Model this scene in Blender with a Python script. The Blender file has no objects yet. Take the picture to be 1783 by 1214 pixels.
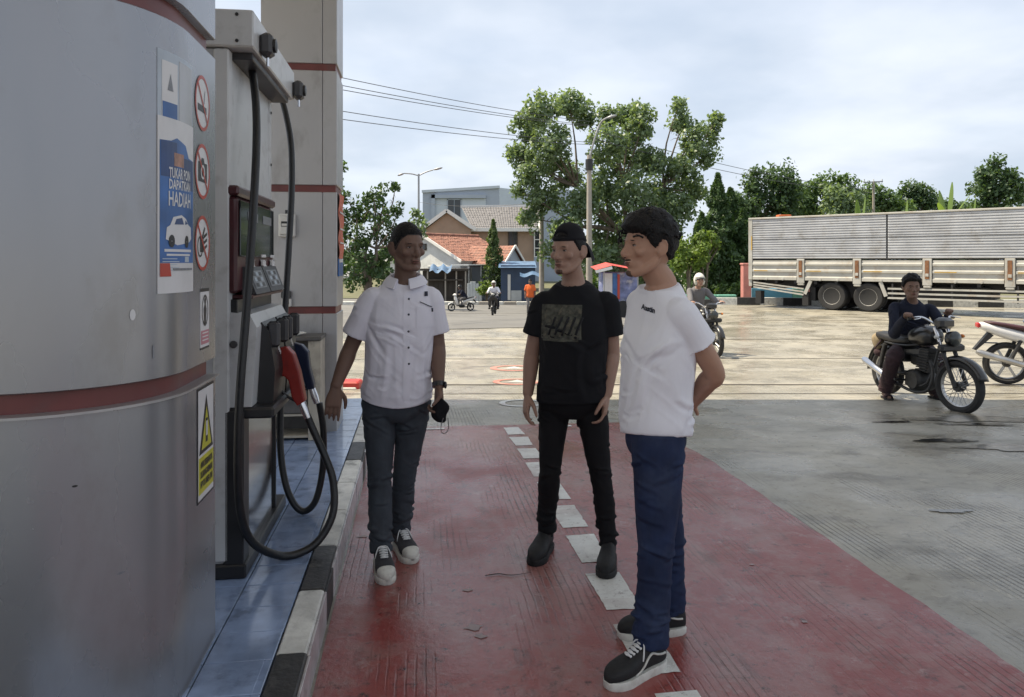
import bpy, bmesh, math, random
import numpy as np
from mathutils import Vector, Matrix, Euler
random.seed(7); rng = np.random.default_rng(7)
R = math.radians
SC = bpy.context.scene
COL = SC.collection
# ---------------------------------------------------------------- camera
H = 1.48            # camera height
F = 1290.0          # focal length in photograph pixels (1783 wide)
CX, CY = 891.5, 455.0   # principal column, horizon row
cam_d = bpy.data.cameras.new("camera"); cam = bpy.data.objects.new("camera", cam_d); COL.objects.link(cam)
cam.location = (0, 0, H); cam.rotation_euler = (R(90), 0, 0)
cam_d.sensor_width = 36; cam_d.lens = 36*F/1783; cam_d.shift_y = -(607-CY)/1783
cam_d.clip_start = 0.05; cam_d.clip_end = 3000
SC.camera = cam
# ---------------------------------------------------------------- world + sun
SUN_EL, SUN_DIR = R(60), Vector((-0.93, 0.22, 0)).normalized()
world = bpy.data.worlds.new("World"); SC.world = world; world.use_nodes = True
wn = world.node_tree.nodes; wl = world.node_tree.links
for n in list(wn): wn.remove(n)
def wnode(t, **k):
    n = wn.new(t)
    for a, b in k.items(): setattr(n, a, b)
    return n
w_out = wnode('ShaderNodeOutputWorld'); w_bg = wnode('ShaderNodeBackground'); w_bg.inputs[1].default_value = 0.097
sky = wnode('ShaderNodeTexSky', sky_type='NISHITA', sun_disc=False)
sky.sun_elevation = SUN_EL; sky.sun_rotation = math.atan2(SUN_DIR.x, SUN_DIR.y)
sky.air_density = 1.0; sky.dust_density = 2.0; sky.ozone_density = 1.0
tc = wnode('ShaderNodeTexCoord')
sep = wnode('ShaderNodeSeparateXYZ'); wl.new(tc.outputs['Generated'], sep.inputs[0])
mx = wnode('ShaderNodeMath', operation='MAXIMUM'); wl.new(sep.outputs[2], mx.inputs[0]); mx.inputs[1].default_value = 0.0
ad = wnode('ShaderNodeMath', operation='ADD'); wl.new(mx.outputs[0], ad.inputs[0]); ad.inputs[1].default_value = 0.22
dx = wnode('ShaderNodeMath', operation='DIVIDE'); wl.new(sep.outputs[0], dx.inputs[0]); wl.new(ad.outputs[0], dx.inputs[1])
dy = wnode('ShaderNodeMath', operation='DIVIDE'); wl.new(sep.outputs[1], dy.inputs[0]); wl.new(ad.outputs[0], dy.inputs[1])
cb = wnode('ShaderNodeCombineXYZ'); wl.new(dx.outputs[0], cb.inputs[0]); wl.new(dy.outputs[0], cb.inputs[1])
n1 = wnode('ShaderNodeTexNoise'); n1.inputs['Scale'].default_value = 1.15; n1.inputs['Detail'].default_value = 7; n1.inputs['Roughness'].default_value = 0.52
n1.inputs['Distortion'].default_value = 0.25; wl.new(cb.outputs[0], n1.inputs['Vector'])
cr = wnode('ShaderNodeMapRange', interpolation_type='SMOOTHSTEP'); wl.new(n1.outputs['Fac'], cr.inputs[0])
cr.inputs[1].default_value = 0.33; cr.inputs[2].default_value = 0.70; cr.inputs[3].default_value = 0.78; cr.inputs[4].default_value = 1.0
n2 = wnode('ShaderNodeTexNoise'); n2.inputs['Scale'].default_value = 1.3; n2.inputs['Detail'].default_value = 5; wl.new(cb.outputs[0], n2.inputs['Vector'])
m2 = wnode('ShaderNodeMapRange', interpolation_type='SMOOTHSTEP'); wl.new(n2.outputs['Fac'], m2.inputs[0]); m2.inputs[1].default_value = .32; m2.inputs[2].default_value = .70
cc = wnode('ShaderNodeMix', data_type='RGBA'); wl.new(m2.outputs[0], cc.inputs['Factor'])
cc.inputs['A'].default_value = (3.65, 4.15, 4.85, 1); cc.inputs['B'].default_value = (5.3, 5.62, 6.15, 1)
mixc = wnode('ShaderNodeMix', data_type='RGBA'); wl.new(cr.outputs[0], mixc.inputs['Factor'])
wl.new(sky.outputs[0], mixc.inputs['A']); wl.new(cc.outputs['Result'], mixc.inputs['B'])
wl.new(mixc.outputs['Result'], w_bg.inputs[0]); wl.new(w_bg.outputs[0], w_out.inputs[0])
sun_d = bpy.data.lights.new("sun", 'SUN'); sun = bpy.data.objects.new("sun", sun_d); COL.objects.link(sun)
sun_d.energy = 4.4; sun_d.angle = R(0.6); sun_d.color = (1.0, 0.88, 0.68)
to_sun = Vector((SUN_DIR.x*math.cos(SUN_EL), SUN_DIR.y*math.cos(SUN_EL), math.sin(SUN_EL)))
sun.rotation_euler = to_sun.to_track_quat('Z', 'Y').to_euler()
sun.location = (0, 0, 40)
SC.view_settings.view_transform = 'Standard'; SC.view_settings.look = 'None'
SC.view_settings.exposure = 0.92; SC.view_settings.gamma = 1.0; SC.view_settings.use_curve_mapping = False
SC.cycles.max_bounces = 7; SC.cycles.diffuse_bounces = 4; SC.cycles.glossy_bounces = 4; SC.cycles.transmission_bounces = 4
SC.cycles.sample_clamp_indirect = 6.0
SC.cycles.use_denoising = True
# ---------------------------------------------------------------- terrain and frames
def interp(x, pts):
    if x <= pts[0][0]: return pts[0][1]
    for (a, va), (b, vb) in zip(pts, pts[1:]):
        if x <= b: return va+(vb-va)*(x-a)/(b-a)
    return pts[-1][1]
def sstep(a, b, x):
    t = min(1, max(0, (x-a)/(b-a))); return t*t*(3-2*t)
def zg(X, Y):       # the forecourt falls away from the canopy, the street beyond falls further
    z = interp(Y, [(5.5, 0), (8, -.125), (11, -.23), (15, -.33), (27, -.30)])
    return z - 1.22*sstep(19, 46, Y)*(1-sstep(3.5, 9.0, X-(Y-30)*.1))
def W(px, py, Y):   # photograph pixel + distance -> place
    return Vector(((px-CX)/F*Y, Y, H-(py-CY)/F*Y))
ANG = R(7.3); CA, SA = math.cos(ANG), math.sin(ANG)
def I(t, s, z=0):   # island frame: t across, s along
    return Vector((t*CA-s*SA, t*SA+s*CA, z))
# ---------------------------------------------------------------- materials
MATS = {}
def pm(name, col, rough=.6, metal=0, var=.12, vscale=6, bump=0, bscale=60, spec=.5, dirt=None, coat=0, stretch=None, emis=None, detail=5):
    """principled material: colour broken up by noise, optional dirt colour (col, amount, scale), optional bump"""
    m = bpy.data.materials.new(name); m.use_nodes = True; MATS[name] = m
    nt = m.node_tree; b = nt.nodes['Principled BSDF']; L = nt.links.new
    b.inputs['Roughness'].default_value = rough; b.inputs['Metallic'].default_value = metal
    b.inputs['Specular IOR Level'].default_value = spec; b.inputs['Coat Weight'].default_value = coat
    g = nt.nodes.new('ShaderNodeNewGeometry'); vec = g.outputs['Position']
    if stretch:
        mp = nt.nodes.new('ShaderNodeMapping'); mp.inputs['Scale'].default_value = stretch; L(vec, mp.inputs[0]); vec = mp.outputs[0]
    n = nt.nodes.new('ShaderNodeTexNoise'); n.inputs['Scale'].default_value = vscale; n.inputs['Detail'].default_value = detail; L(vec, n.inputs['Vector'])
    mr = nt.nodes.new('ShaderNodeMapRange'); L(n.outputs['Fac'], mr.inputs[0]); mr.inputs[1].default_value = .3; mr.inputs[2].default_value = .7
    mr.inputs[3].default_value = 1-var; mr.inputs[4].default_value = 1+var
    mu = nt.nodes.new('ShaderNodeMix'); mu.data_type = 'RGBA'; mu.blend_type = 'MULTIPLY'; mu.inputs['Factor'].default_value = 1
    mu.inputs['A'].default_value = (*col, 1); L(mr.outputs[0], mu.inputs['B']); out = mu.outputs['Result']
    if dirt:
        dc, da, ds = dirt
        n3 = nt.nodes.new('ShaderNodeTexNoise'); n3.inputs['Scale'].default_value = ds; n3.inputs['Detail'].default_value = 8; n3.inputs['Roughness'].default_value = .65; L(vec, n3.inputs['Vector'])
        r3 = nt.nodes.new('ShaderNodeMapRange'); r3.interpolation_type = 'SMOOTHSTEP'; L(n3.outputs['Fac'], r3.inputs[0]); r3.inputs[1].default_value = .5; r3.inputs[2].default_value = .72; r3.inputs[4].default_value = da
        m3 = nt.nodes.new('ShaderNodeMix'); m3.data_type = 'RGBA'; L(r3.outputs[0], m3.inputs['Factor']); L(out, m3.inputs['A']); m3.inputs['B'].default_value = (*dc, 1); out = m3.outputs['Result']
    L(out, b.inputs['Base Color'])
    rr = nt.nodes.new('ShaderNodeMapRange'); L(n.outputs['Fac'], rr.inputs[0]); rr.inputs[1].default_value = .3; rr.inputs[2].default_value = .7
    rr.inputs[3].default_value = max(.02, rough*.85); rr.inputs[4].default_value = min(1, rough*1.15); L(rr.outputs[0], b.inputs['Roughness'])
    if bump:
        nb = nt.nodes.new('ShaderNodeTexNoise'); nb.inputs['Scale'].default_value = bscale; nb.inputs['Detail'].default_value = 4; L(vec, nb.inputs['Vector'])
        bp = nt.nodes.new('ShaderNodeBump'); bp.inputs['Strength'].default_value = bump; bp.inputs['Distance'].default_value = .01; L(nb.outputs['Fac'], bp.inputs['Height']); L(bp.outputs[0], b.inputs['Normal'])
    if emis:
        b.inputs['Emission Color'].default_value = (*col, 1); b.inputs['Emission Strength'].default_value = emis
    return m
# ---------------------------------------------------------------- mesh collector
class MB:
    def __init__(s): s.v = []; s.f = []
    def add(s, vs, fs):
        o = len(s.v); s.v += [tuple(v) for v in vs]; s.f += [tuple(i+o for i in f) for f in fs]; return s
    def box(s, x0, x1, y0, y1, z0, z1):
        return s.add([(x, y, z) for z in (z0, z1) for y in (y0, y1) for x in (x0, x1)],
                     [(0, 2, 3, 1), (4, 5, 7, 6), (0, 1, 5, 4), (2, 6, 7, 3), (0, 4, 6, 2), (1, 3, 7, 5)])
    def obox(s, c, ax, ay, az, hx, hy, hz):   # oriented box, half sizes
        c, ax, ay, az = Vector(c), Vector(ax), Vector(ay), Vector(az)
        return s.add([c+ax*(i*hx)+ay*(j*hy)+az*(k*hz) for k in (-1, 1) for j in (-1, 1) for i in (-1, 1)],
                     [(0, 2, 3, 1), (4, 5, 7, 6), (0, 1, 5, 4), (2, 6, 7, 3), (0, 4, 6, 2), (1, 3, 7, 5)])
    def cbox(s, x0, x1, y0, y1, z0, z1, c=.006):   # box with chamfered edges
        def ring(z, d): return [(x0+d+c*0, y0+c+d, z), (x0+c+d, y0+d, z), (x1-c-d, y0+d, z), (x1-d, y0+c+d, z), (x1-d, y1-c-d, z), (x1-c-d, y1-d, z), (x0+c+d, y1-d, z), (x0+d, y1-c-d, z)]
        rs = [ring(z0, c), ring(z0+c, 0), ring(z1-c, 0), ring(z1, c)]
        vs = [v for r in rs for v in r]; fs = [tuple(range(7, -1, -1)), tuple(range(24, 32))]
        for k in range(3):
            for i in range(8): fs.append((k*8+i, k*8+(i+1) % 8, k*8+8+(i+1) % 8, k*8+8+i))
        return s.add(vs, fs)
    def beam(s, a, b, w, h, up=(0, 0, 1)):    # rectangular bar from a to b
        a, b = Vector(a), Vector(b); d = (b-a); L = d.length; d.normalize(); u = Vector(up)
        x = d.cross(u)
        if x.length < 1e-4: x = d.cross(Vector((1, 0, 0)))
        x.normalize(); y = x.cross(d)
        return s.obox((a+b)/2, d, x, y, L/2, w/2, h/2)
    def loft(s, rings, cap=True, closed=True):
        n = len(rings[0]); vs = [v for r in rings for v in r]; fs = []
        for k in range(len(rings)-1):
            for i in range(n if closed else n-1):
                j = (i+1) % n; fs.append((k*n+i, k*n+j, (k+1)*n+j, (k+1)*n+i))
        if cap and closed: fs.append(tuple(range(n-1, -1, -1))); fs.append(tuple((len(rings)-1)*n+i for i in range(n)))
        return s.add(vs, fs)
    def tube(s, pts, r, n=8, cap=True, smooth=0):
        pts = [Vector(p) for p in pts]
        if smooth: pts = crom(pts, smooth)
        if not hasattr(r, '__len__'): r = [r]*len(pts)
        elif len(r) != len(pts): r = list(np.interp(np.linspace(0, 1, len(pts)), np.linspace(0, 1, len(r)), r))
        rings = []; x = None
        for i, p in enumerate(pts):
            d = (pts[min(i+1, len(pts)-1)]-pts[max(i-1, 0)]).normalized()
            if x is None:
                x = d.cross(Vector((0, 0, 1)))
                if x.length < .05: x = d.cross(Vector((1, 0, 0)))
            x = (x-d*x.dot(d)).normalized(); y = d.cross(x)
            rings.append([p+x*(r[i]*math.cos(2*math.pi*k/n))+y*(r[i]*math.sin(2*math.pi*k/n)) for k in range(n)])
        return s.loft(rings, cap)
    def lathe(s, prof, n=24, c=(0, 0, 0), axis='z'):   # prof: (r, h)
        rings = []
        for r, h in prof:
            ring = []
            for k in range(n):
                a = 2*math.pi*k/n; p = (r*math.cos(a), r*math.sin(a), h)
                if axis == 'y': p = (p[0], p[2], p[1])
                if axis == 'x': p = (p[2], p[0], p[1])
                ring.append((p[0]+c[0], p[1]+c[1], p[2]+c[2]))
            rings.append(ring)
        return s.loft(rings)
    def prism(s, poly, d):      # polygon of 3D points extruded by vector d
        n = len(poly); d = Vector(d); poly = [Vector(p) for p in poly]
        return s.add(poly+[p+d for p in poly], [tuple(range(n-1, -1, -1)), tuple(range(n, 2*n))]+[(i, (i+1) % n, n+(i+1) % n, n+i) for i in range(n)])
    def ell(s, c, r, n=14, m=9, M=None):
        rings = []; c = Vector(c)
        for i in range(m+1):
            th = math.pi*(i+.02*(i == 0)-.02*(i == m))/m; ring = []
            for k in range(n):
                ph = 2*math.pi*k/n
                p = Vector((r[0]*math.sin(th)*math.cos(ph), r[1]*math.sin(th)*math.sin(ph), -r[2]*math.cos(th)))
                ring.append(c+(M @ p if M else p))
            rings.append(ring)
        return s.loft(rings)
    def xf(s, fn): s.v = [tuple(fn(Vector(v))) for v in s.v]; return s
    def mesh(s, name='mesh'):
        me = bpy.data.meshes.new(name); me.from_pydata(s.v, [], s.f); me.update(); return me
    def build(s, name, mat, parent=None, smooth=0, fix=True):
        me = s.mesh(name)
        if fix:
            bm = bmesh.new(); bm.from_mesh(me); bmesh.ops.recalc_face_normals(bm, faces=bm.faces); bm.to_mesh(me); bm.free()
        return link(name, me, mat, parent, smooth)
def crom(pts, k):
    out = []; P = [pts[0]]+list(pts)+[pts[-1]]
    for i in range(1, len(P)-2):
        a, b, c, d = P[i-1], P[i], P[i+1], P[i+2]
        for j in range(k):
            t = j/k; out.append(.5*((2*b)+(c-a)*t+(2*a-5*b+4*c-d)*t*t+(3*b-a-3*c+d)*t**3))
    return out+[pts[-1]]
def link(name, me, mat, parent=None, smooth=0):
    o = bpy.data.objects.new(name, me); COL.objects.link(o)
    if mat is not None and not me.materials: me.materials.append(MATS[mat] if isinstance(mat, str) else mat)
    if smooth:
        me.polygons.foreach_set('use_smooth', [True]*len(me.polygons))
        if smooth < 180: me.set_sharp_from_angle(angle=R(smooth))
    if parent is not None: o.parent = parent
    return o
def tag(o, label=None, cat=None, group=None, kind=None):
    for k, v in (('label', label), ('category', cat), ('group', group), ('kind', kind)):
        if v: o[k] = v
    return o
def thing(name, label, cat, loc=(0, 0, 0), rz=0, group=None):
    e = bpy.data.objects.new(name, None); COL.objects.link(e); e.empty_display_size = .2
    e.location = loc; e.rotation_euler = (0, 0, rz); return tag(e, label, cat, group)
def copy_tree(o, parent=None):
    c = o.copy(); COL.objects.link(c); c.parent = parent
    for ch in list(o.children): copy_tree(ch, c)
    return c
def text_mesh(txt, size=1.0, extrude=0.0, bold=0.0):
    cu = bpy.data.curves.new('lettering', 'FONT'); cu.body = txt; cu.size = size; cu.extrude = extrude; cu.align_x = 'CENTER'; cu.align_y = 'CENTER'; cu.offset = bold; cu.resolution_u = 2
    o = bpy.data.objects.new('lettering', cu); COL.objects.link(o); bpy.context.view_layer.update()
    me = bpy.data.meshes.new_from_object(o.evaluated_get(bpy.context.evaluated_depsgraph_get()))
    bpy.data.objects.remove(o); bpy.data.curves.remove(cu); return me
def text_mb(txt, size, fn, bold=0.0, width=None, sub=0):
    """flat lettering mapped by fn(x, y) into place"""
    me = text_mesh(txt, size, 0, bold); mb = MB(); vs = [v.co for v in me.vertices]; k = 1
    if width and vs:
        w = max(v.x for v in vs)-min(v.x for v in vs); k = width/w
    mb.add([fn(v.x*k, v.y) for v in vs], [tuple(p.vertices) for p in me.polygons]); bpy.data.meshes.remove(me); return mb
# ---------------------------------------------------------------- numpy noise and remeshing
def vnoise(P, seed=0):
    P = np.asarray(P, dtype=np.float64); i = np.floor(P).astype(np.int64); f = P-i; f = f*f*(3-2*f)
    def h(a, b, c):
        n = (a*374761393+b*668265263+c*2147483647+seed*1274126177) & 0xffffffff
        n = ((n ^ (n >> 13))*1274126177) & 0xffffffff; return ((n ^ (n >> 16)) & 0xffff)/65535.0
    r = 0
    for dx in (0, 1):
        for dy in (0, 1):
            for dz in (0, 1):
                w = (f[:, 0] if dx else 1-f[:, 0])*(f[:, 1] if dy else 1-f[:, 1])*(f[:, 2] if dz else 1-f[:, 2])
                r = r+w*h(i[:, 0]+dx, i[:, 1]+dy, i[:, 2]+dz)
    return r
def remesh(mb, voxel, smooth=4, factor=.5):
    me = mb.mesh('tmp'); bm = bmesh.new(); bm.from_mesh(me); bmesh.ops.recalc_face_normals(bm, faces=bm.faces); bm.to_mesh(me); bm.free()
    o = bpy.data.objects.new('tmp', me); COL.objects.link(o)
    md = o.modifiers.new('r', 'REMESH'); md.mode = 'VOXEL'; md.voxel_size = voxel
    if smooth: ms = o.modifiers.new('s', 'SMOOTH'); ms.factor = factor; ms.iterations = smooth
    bpy.context.view_layer.update()
    out = bpy.data.meshes.new_from_object(o.evaluated_get(bpy.context.evaluated_depsgraph_get()))
    bpy.data.objects.remove(o); bpy.data.meshes.remove(me); return out
def displace(me, fn):
    n = len(me.vertices); co = np.empty(n*3); me.vertices.foreach_get('co', co); co = co.reshape(-1, 3)
    no = np.empty(n*3); me.vertices.foreach_get('normal', no); no = no.reshape(-1, 3)
    d = fn(co, no); co = co+no*d[:, None]; me.vertices.foreach_set('co', co.ravel()); me.update(); return me
# ================================================================ ground materials
def floor_mat(name, col, col2, stain, groove=0, rough=(.35, .7), stain_amt=.6, speck=.35, fine=1.0, sstretch=(.5, 1.6, 1), wet=0.0, srange=(.52, .70), dark=None, light=None, mottle=None):
    dark = dark or tuple(v*.45 for v in stain)
    m = bpy.data.materials.new(name); m.use_nodes = True; MATS[name] = m; nt = m.node_tree; b = nt.nodes['Principled BSDF']; L = nt.links.new
    def N(t, **k):
        n = nt.nodes.new(t)
        for a, v in k.items(): setattr(n, a, v)
        return n
    def noise(vec, sc, det=6, ro=.6, dis=0):
        n = N('ShaderNodeTexNoise'); n.inputs['Scale'].default_value = sc; n.inputs['Detail'].default_value = det; n.inputs['Roughness'].default_value = ro; n.inputs['Distortion'].default_value = dis; L(vec, n.inputs['Vector']); return n.outputs['Fac']
    def rng_(f, a, c, lo=0, hi=1):
        r = N('ShaderNodeMapRange', interpolation_type='SMOOTHSTEP'); L(f, r.inputs[0]); r.inputs[1].default_value = a; r.inputs[2].default_value = c; r.inputs[3].default_value = lo; r.inputs[4].default_value = hi; return r.outputs[0]
    def mix(f, a, c):
        x = N('ShaderNodeMix', data_type='RGBA'); L(f, x.inputs['Factor'])
        for nm, v in (('A', a), ('B', c)):
            if isinstance(v, tuple): x.inputs[nm].default_value = (*v, 1)
            else: L(v, x.inputs[nm])
        return x.outputs['Result']
    g = N('ShaderNodeNewGeometry'); P = g.outputs['Position']
    mp = N('ShaderNodeMapping'); mp.inputs['Rotation'].default_value = (0, 0, -ANG); L(P, mp.inputs[0]); Q = mp.outputs[0]
    ms = N('ShaderNodeMapping'); ms.inputs['Scale'].default_value = sstretch; L(Q, ms.inputs[0]); S = ms.outputs[0]
    c = mix(rng_(noise(P, .55, 5), .35, .68), col, col2)
    st = rng_(noise(S, 1.7, 9, .68, .4), srange[0], srange[1], 0, stain_amt)
    c = mix(st, c, stain)
    if mottle:
        c = mix(rng_(noise(Q, mottle[2], 10, .72, .3), .47, .63, 0, mottle[1]), c, mottle[0])
        c = mix(rng_(noise(S, mottle[2]*.62+1.3, 10, .7, .5), .53, .68, 0, mottle[1]*.9), c, tuple(v*1.15 for v in dark))
    sp = rng_(noise(P, 22*fine, 6, .75), .54, .72, 0, speck)
    c = mix(sp, c, dark)
    lt = rng_(noise(Q, 9*fine, 8, .75), .56, .70, 0, speck*.6)
    c = mix(lt, c, light or tuple(min(1, v*1.5+.02) for v in col2))
    L(c, b.inputs['Base Color'])
    wf = rng_(noise(P, .9, 5, .6), .40, .62)
    rr = N('ShaderNodeMapRange'); L(wf, rr.inputs[0]); rr.inputs[3].default_value = rough[0]; rr.inputs[4].default_value = rough[1]; L(rr.outputs[0], b.inputs['Roughness'])
    h = noise(P, 38*fine, 7, .7)
    bp = N('ShaderNodeBump'); bp.inputs['Strength'].default_value = .35; bp.inputs['Distance'].default_value = .008; L(h, bp.inputs['Height'])
    if groove:
        sx = N('ShaderNodeSeparateXYZ'); L(Q, sx.inputs[0])
        wob = N('ShaderNodeMath', operation='MULTIPLY_ADD'); L(noise(Q, 2.0, 3), wob.inputs[0]); wob.inputs[1].default_value = .03; L(sx.outputs[0], wob.inputs[2])
        mu = N('ShaderNodeMath', operation='MULTIPLY'); L(wob.outputs[0], mu.inputs[0]); mu.inputs[1].default_value = 2*math.pi/.034
        sn = N('ShaderNodeMath', operation='SINE'); L(mu.outputs[0], sn.inputs[0])
        gv = rng_(sn.outputs[0], .55, .95)
        mk = N('ShaderNodeMapping'); mk.inputs['Scale'].default_value = (1.6, .55, 1); L(Q, mk.inputs[0])
        gm = rng_(noise(mk.outputs[0], 1.3, 6, .65), .46, .66)
        gx = N('ShaderNodeMath', operation='MULTIPLY'); L(gv, gx.inputs[0]); L(gm, gx.inputs[1])
        ng = N('ShaderNodeMath', operation='MULTIPLY'); L(gx.outputs[0], ng.inputs[0]); ng.inputs[1].default_value = -1
        b2 = N('ShaderNodeBump'); b2.inputs['Strength'].default_value = groove; b2.inputs['Distance'].default_value = .006; L(ng.outputs[0], b2.inputs['Height']); L(bp.outputs[0], b2.inputs['Normal']); bp = b2
        gd = N('ShaderNodeMath', operation='MULTIPLY'); L(gx.outputs[0], gd.inputs[0]); gd.inputs[1].default_value = .55
        c2 = mix(gd.outputs[0], c, tuple(v*.65 for v in dark)); L(c2, b.inputs['Base Color'])
    L(bp.outputs[0], b.inputs['Normal']); b.inputs['Specular IOR Level'].default_value = .45
    return m
floor_mat('concrete', (.28, .264, .222), (.37, .340, .272), (.13, .114, .085), groove=.9, mottle=((.21, .195, .16), .38, 4.5), stain_amt=.72, rough=(.16, .5), speck=.75, fine=.8, sstretch=(.75, 1.35, 1), srange=(.50, .66))
floor_mat('red_paint', (.225, .038, .033), (.275, .074, .064), (.30, .19, .175), groove=.45, light=(.36, .26, .25), mottle=((.26, .155, .14), .5, 6.5), stain_amt=.5, rough=(.09, .40), speck=1.0, fine=.75, sstretch=(1.5, .55, 1), srange=(.45, .64), dark=(.045, .022, .02))
floor_mat('asphalt', (.135, .132, .128), (.17, .166, .158), (.09, .088, .085), stain_amt=.4, rough=(.7, .9), speck=.3)
floor_mat('verge_soil', (.10, .105, .05), (.14, .13, .07), (.06, .07, .03), stain_amt=.6, rough=(.8, .95), speck=.4)
floor_mat('white_mark', (.58, .58, .55), (.68, .68, .64), (.27, .17, .155), stain_amt=.4, rough=(.3, .5), speck=.85, fine=1.5, mottle=((.38, .34, .32), .35, 7), srange=(.5, .66))
floor_mat('red_mark', (.42, .15, .12), (.42, .22, .18), (.4, .36, .29), stain_amt=.9, rough=(.5, .7), speck=.4)
pm('joint', (.05, .042, .035), .85, var=.3, vscale=14)
# ================================================================ ground sheets
def sheet(name, xs, ys, dz, mat, fn=None, clip=None):
    vs = []; fs = []; nx = len(xs)
    for y in ys:
        for x in xs:
            X, Y = fn(x, y) if fn else (x, y)
            vs.append((X, Y, zg(X, Y)+dz))
    for j in range(len(ys)-1):
        for i in range(nx-1): fs.append((j*nx+i, j*nx+i+1, (j+1)*nx+i+1, (j+1)*nx+i))
    me = bpy.data.meshes.new(name); me.from_pydata(vs, [], fs); me.update()
    o = link(name, me, mat, None, 180); tag(o, kind='structure'); return o
def steps(*seg):
    out = []
    for a, b, d in seg: out += list(np.arange(a, b-1e-6, d))
    return [float(v) for v in out]+[float(seg[-1][1])]
ground = sheet('ground', steps((-900, -100, 200), (-100, -30, 14), (-30, -8, 2), (-8, 20, .5), (20, 40, 1), (40, 120, 10), (120, 900, 195)),
               steps((-300, -20, 40), (-20, 4, 2), (4, 30, .5), (30, 60, 1), (60, 140, 10), (140, 2400, 280)), 0, 'concrete')
# street: asphalt band running from the lower far side across the picture
def street_xy(u, v):   # u across the road 0..1, v along (from the far left towards the viewer's right)
    a = Vector((-60, 33)); b = Vector((34, 45)); near = a.lerp(b, v); far = Vector((-60, 62)).lerp(Vector((34, 57)), v)
    p = near.lerp(far, u); return p.x, p.y
road = sheet('road', [i/24 for i in range(25)], [i/60 for i in range(61)], .02, 'asphalt', fn=lambda x, y: street_xy(x, y))
def mouth_xy(u, v):    # the tarmac fan where the street meets the forecourt
    near = Vector((-16.0, 15.6)).lerp(Vector((3.6, 21.0)), u); far = Vector((-24, 37.2)).lerp(Vector((9.0, 42.0)), u)
    p = near.lerp(far, v); return p.x, p.y
sheet('driveway', [i/40 for i in range(41)], [i/44 for i in range(45)], .012, 'asphalt', fn=lambda x, y: mouth_xy(x, y))
sheet('verge', steps((5.2, 60, 1)), steps((31.6, 120, 2)), .05, 'verge_soil', fn=lambda x, y: (x+(y-31.6)*.12, y-(x-8)*.25*max(0, 1-(y-31.6)/60)))
sheet('far_verge', steps((-70, 34, 2)), steps((61.2, 130, 3)), .06, 'verge_soil', fn=lambda x, y: (x, y-(x+60)*.05))
# painted lane (red) with dashes
lane = sheet('painted_lane', [float(v) for v in np.linspace(-.353, 2.16, 26)], [float(v) for v in np.linspace(-3, 6.98, 90)], .004, 'red_paint', fn=lambda x, y: (lambda q: (q.x, q.y))(I(x+(.004*math.sin(y*7.1)+.003*math.sin(y*17.3)+random.uniform(-.005, .005) if x > 2.1 else 0), y+(random.uniform(-.012, .012) if y > 6.9 else 0))))
def flat_poly(name, poly, dz, mat, parent, hole=None):
    pts = [Vector((p[0], p[1], zg(p[0], p[1])+dz)) for p in poly]
    me = bpy.data.meshes.new(name); me.from_pydata(pts, [], [tuple(range(len(pts)))]); me.update(); return link(name, me, mat, parent)
k = 0; s0 = .62
while s0 < 6.85:
    j = [random.uniform(-.01, .01) for _ in range(8)]; cor = [(.795+j[0], s0+j[1]), (.945+j[2], s0+j[3]), (.945+j[4], s0+.37+j[5]), (.795+j[6], s0+.37+j[7])]; pts_ = []
    for q_ in range(4):
        a_, b_ = cor[q_], cor[(q_+1) % 4]; m_ = 12 if q_ % 2 else 6
        for i_ in range(m_): t_ = i_/m_; w_ = 0 if i_ == 0 else random.choice((0, 0, 0, 1))*random.uniform(-.005, .002); pts_.append(I(a_[0]+(b_[0]-a_[0])*t_+w_*(1 if q_ in (1,) else -1 if q_ == 3 else 0), a_[1]+(b_[1]-a_[1])*t_+w_*(1 if q_ == 2 else -1 if q_ == 0 else 0)))
    flat_poly('dash', pts_, .0065, 'white_mark', lane); s0 += .487
for t in (.15, 1.34): flat_poly('dash', [I(t-.1, 6.8), I(t+.1, 6.8), I(t+.1, 6.88), I(t-.1, 6.88)], .008, 'white_mark', lane)
def ring_mark(name, c, r0, r1, mat, parent, dz=.006, n=28, a0=0, a1=2*math.pi):
    mb = MB()
    for i in range(n):
        q = []
        for (rr, aa) in ((r0, i), (r1, i), (r1, i+1), (r0, i+1)):
            a = a0+(a1-a0)*aa/n; x, y = c[0]+rr*math.cos(a), c[1]+rr*math.sin(a); q.append((x, y, zg(x, y)+dz))
        mb.add(q, [(0, 1, 2, 3)])
    return mb.build(name, mat, parent)
ring_mark('painted_ring', (.12, 8.45), .2, .27, 'white_mark', ground, .006)
for (cx, cy, r) in ((.06, 10.35, .33), (.02, 12.0, .38)):
    ring_mark('painted_ring', (cx, cy), r*.72, r, 'red_mark', ground, .006)
    flat_poly('painted_arrow', [(cx-.16, cy-.1), (cx+.16, cy-.1), (cx+.02, cy+.2)], .007, 'white_mark', ground)
# expansion joints and the shallow drain ridge of the sunlit apron
def strip(name, x0, x1, y0, w, dz, mat, parent, slope=0, n=60, wob=.012):
    mb = MB(); off = [random.uniform(-wob, wob) for _ in range(n+1)]
    for i in range(n):
        q = []
        for (ii, sgn) in ((i, -1), (i+1, -1), (i+1, 1), (i, 1)):
            x = x0+(x1-x0)*ii/n; y = y0+slope*(x-x0)+off[ii]+sgn*w/2; q.append((x, y, zg(x, y)+dz))
        mb.add(q, [(0, 1, 2, 3)])
    return mb.build(name, mat, parent)
for (y, w, sl) in ((9.15, .035, .004), (10.05, .09, 0), (13.3, .05, .012), (16.8, .06, .02), (22.0, .07, .02)):
    strip('expansion_joint', -10, 24, y, w, .004, 'joint', ground, sl, 110)
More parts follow.
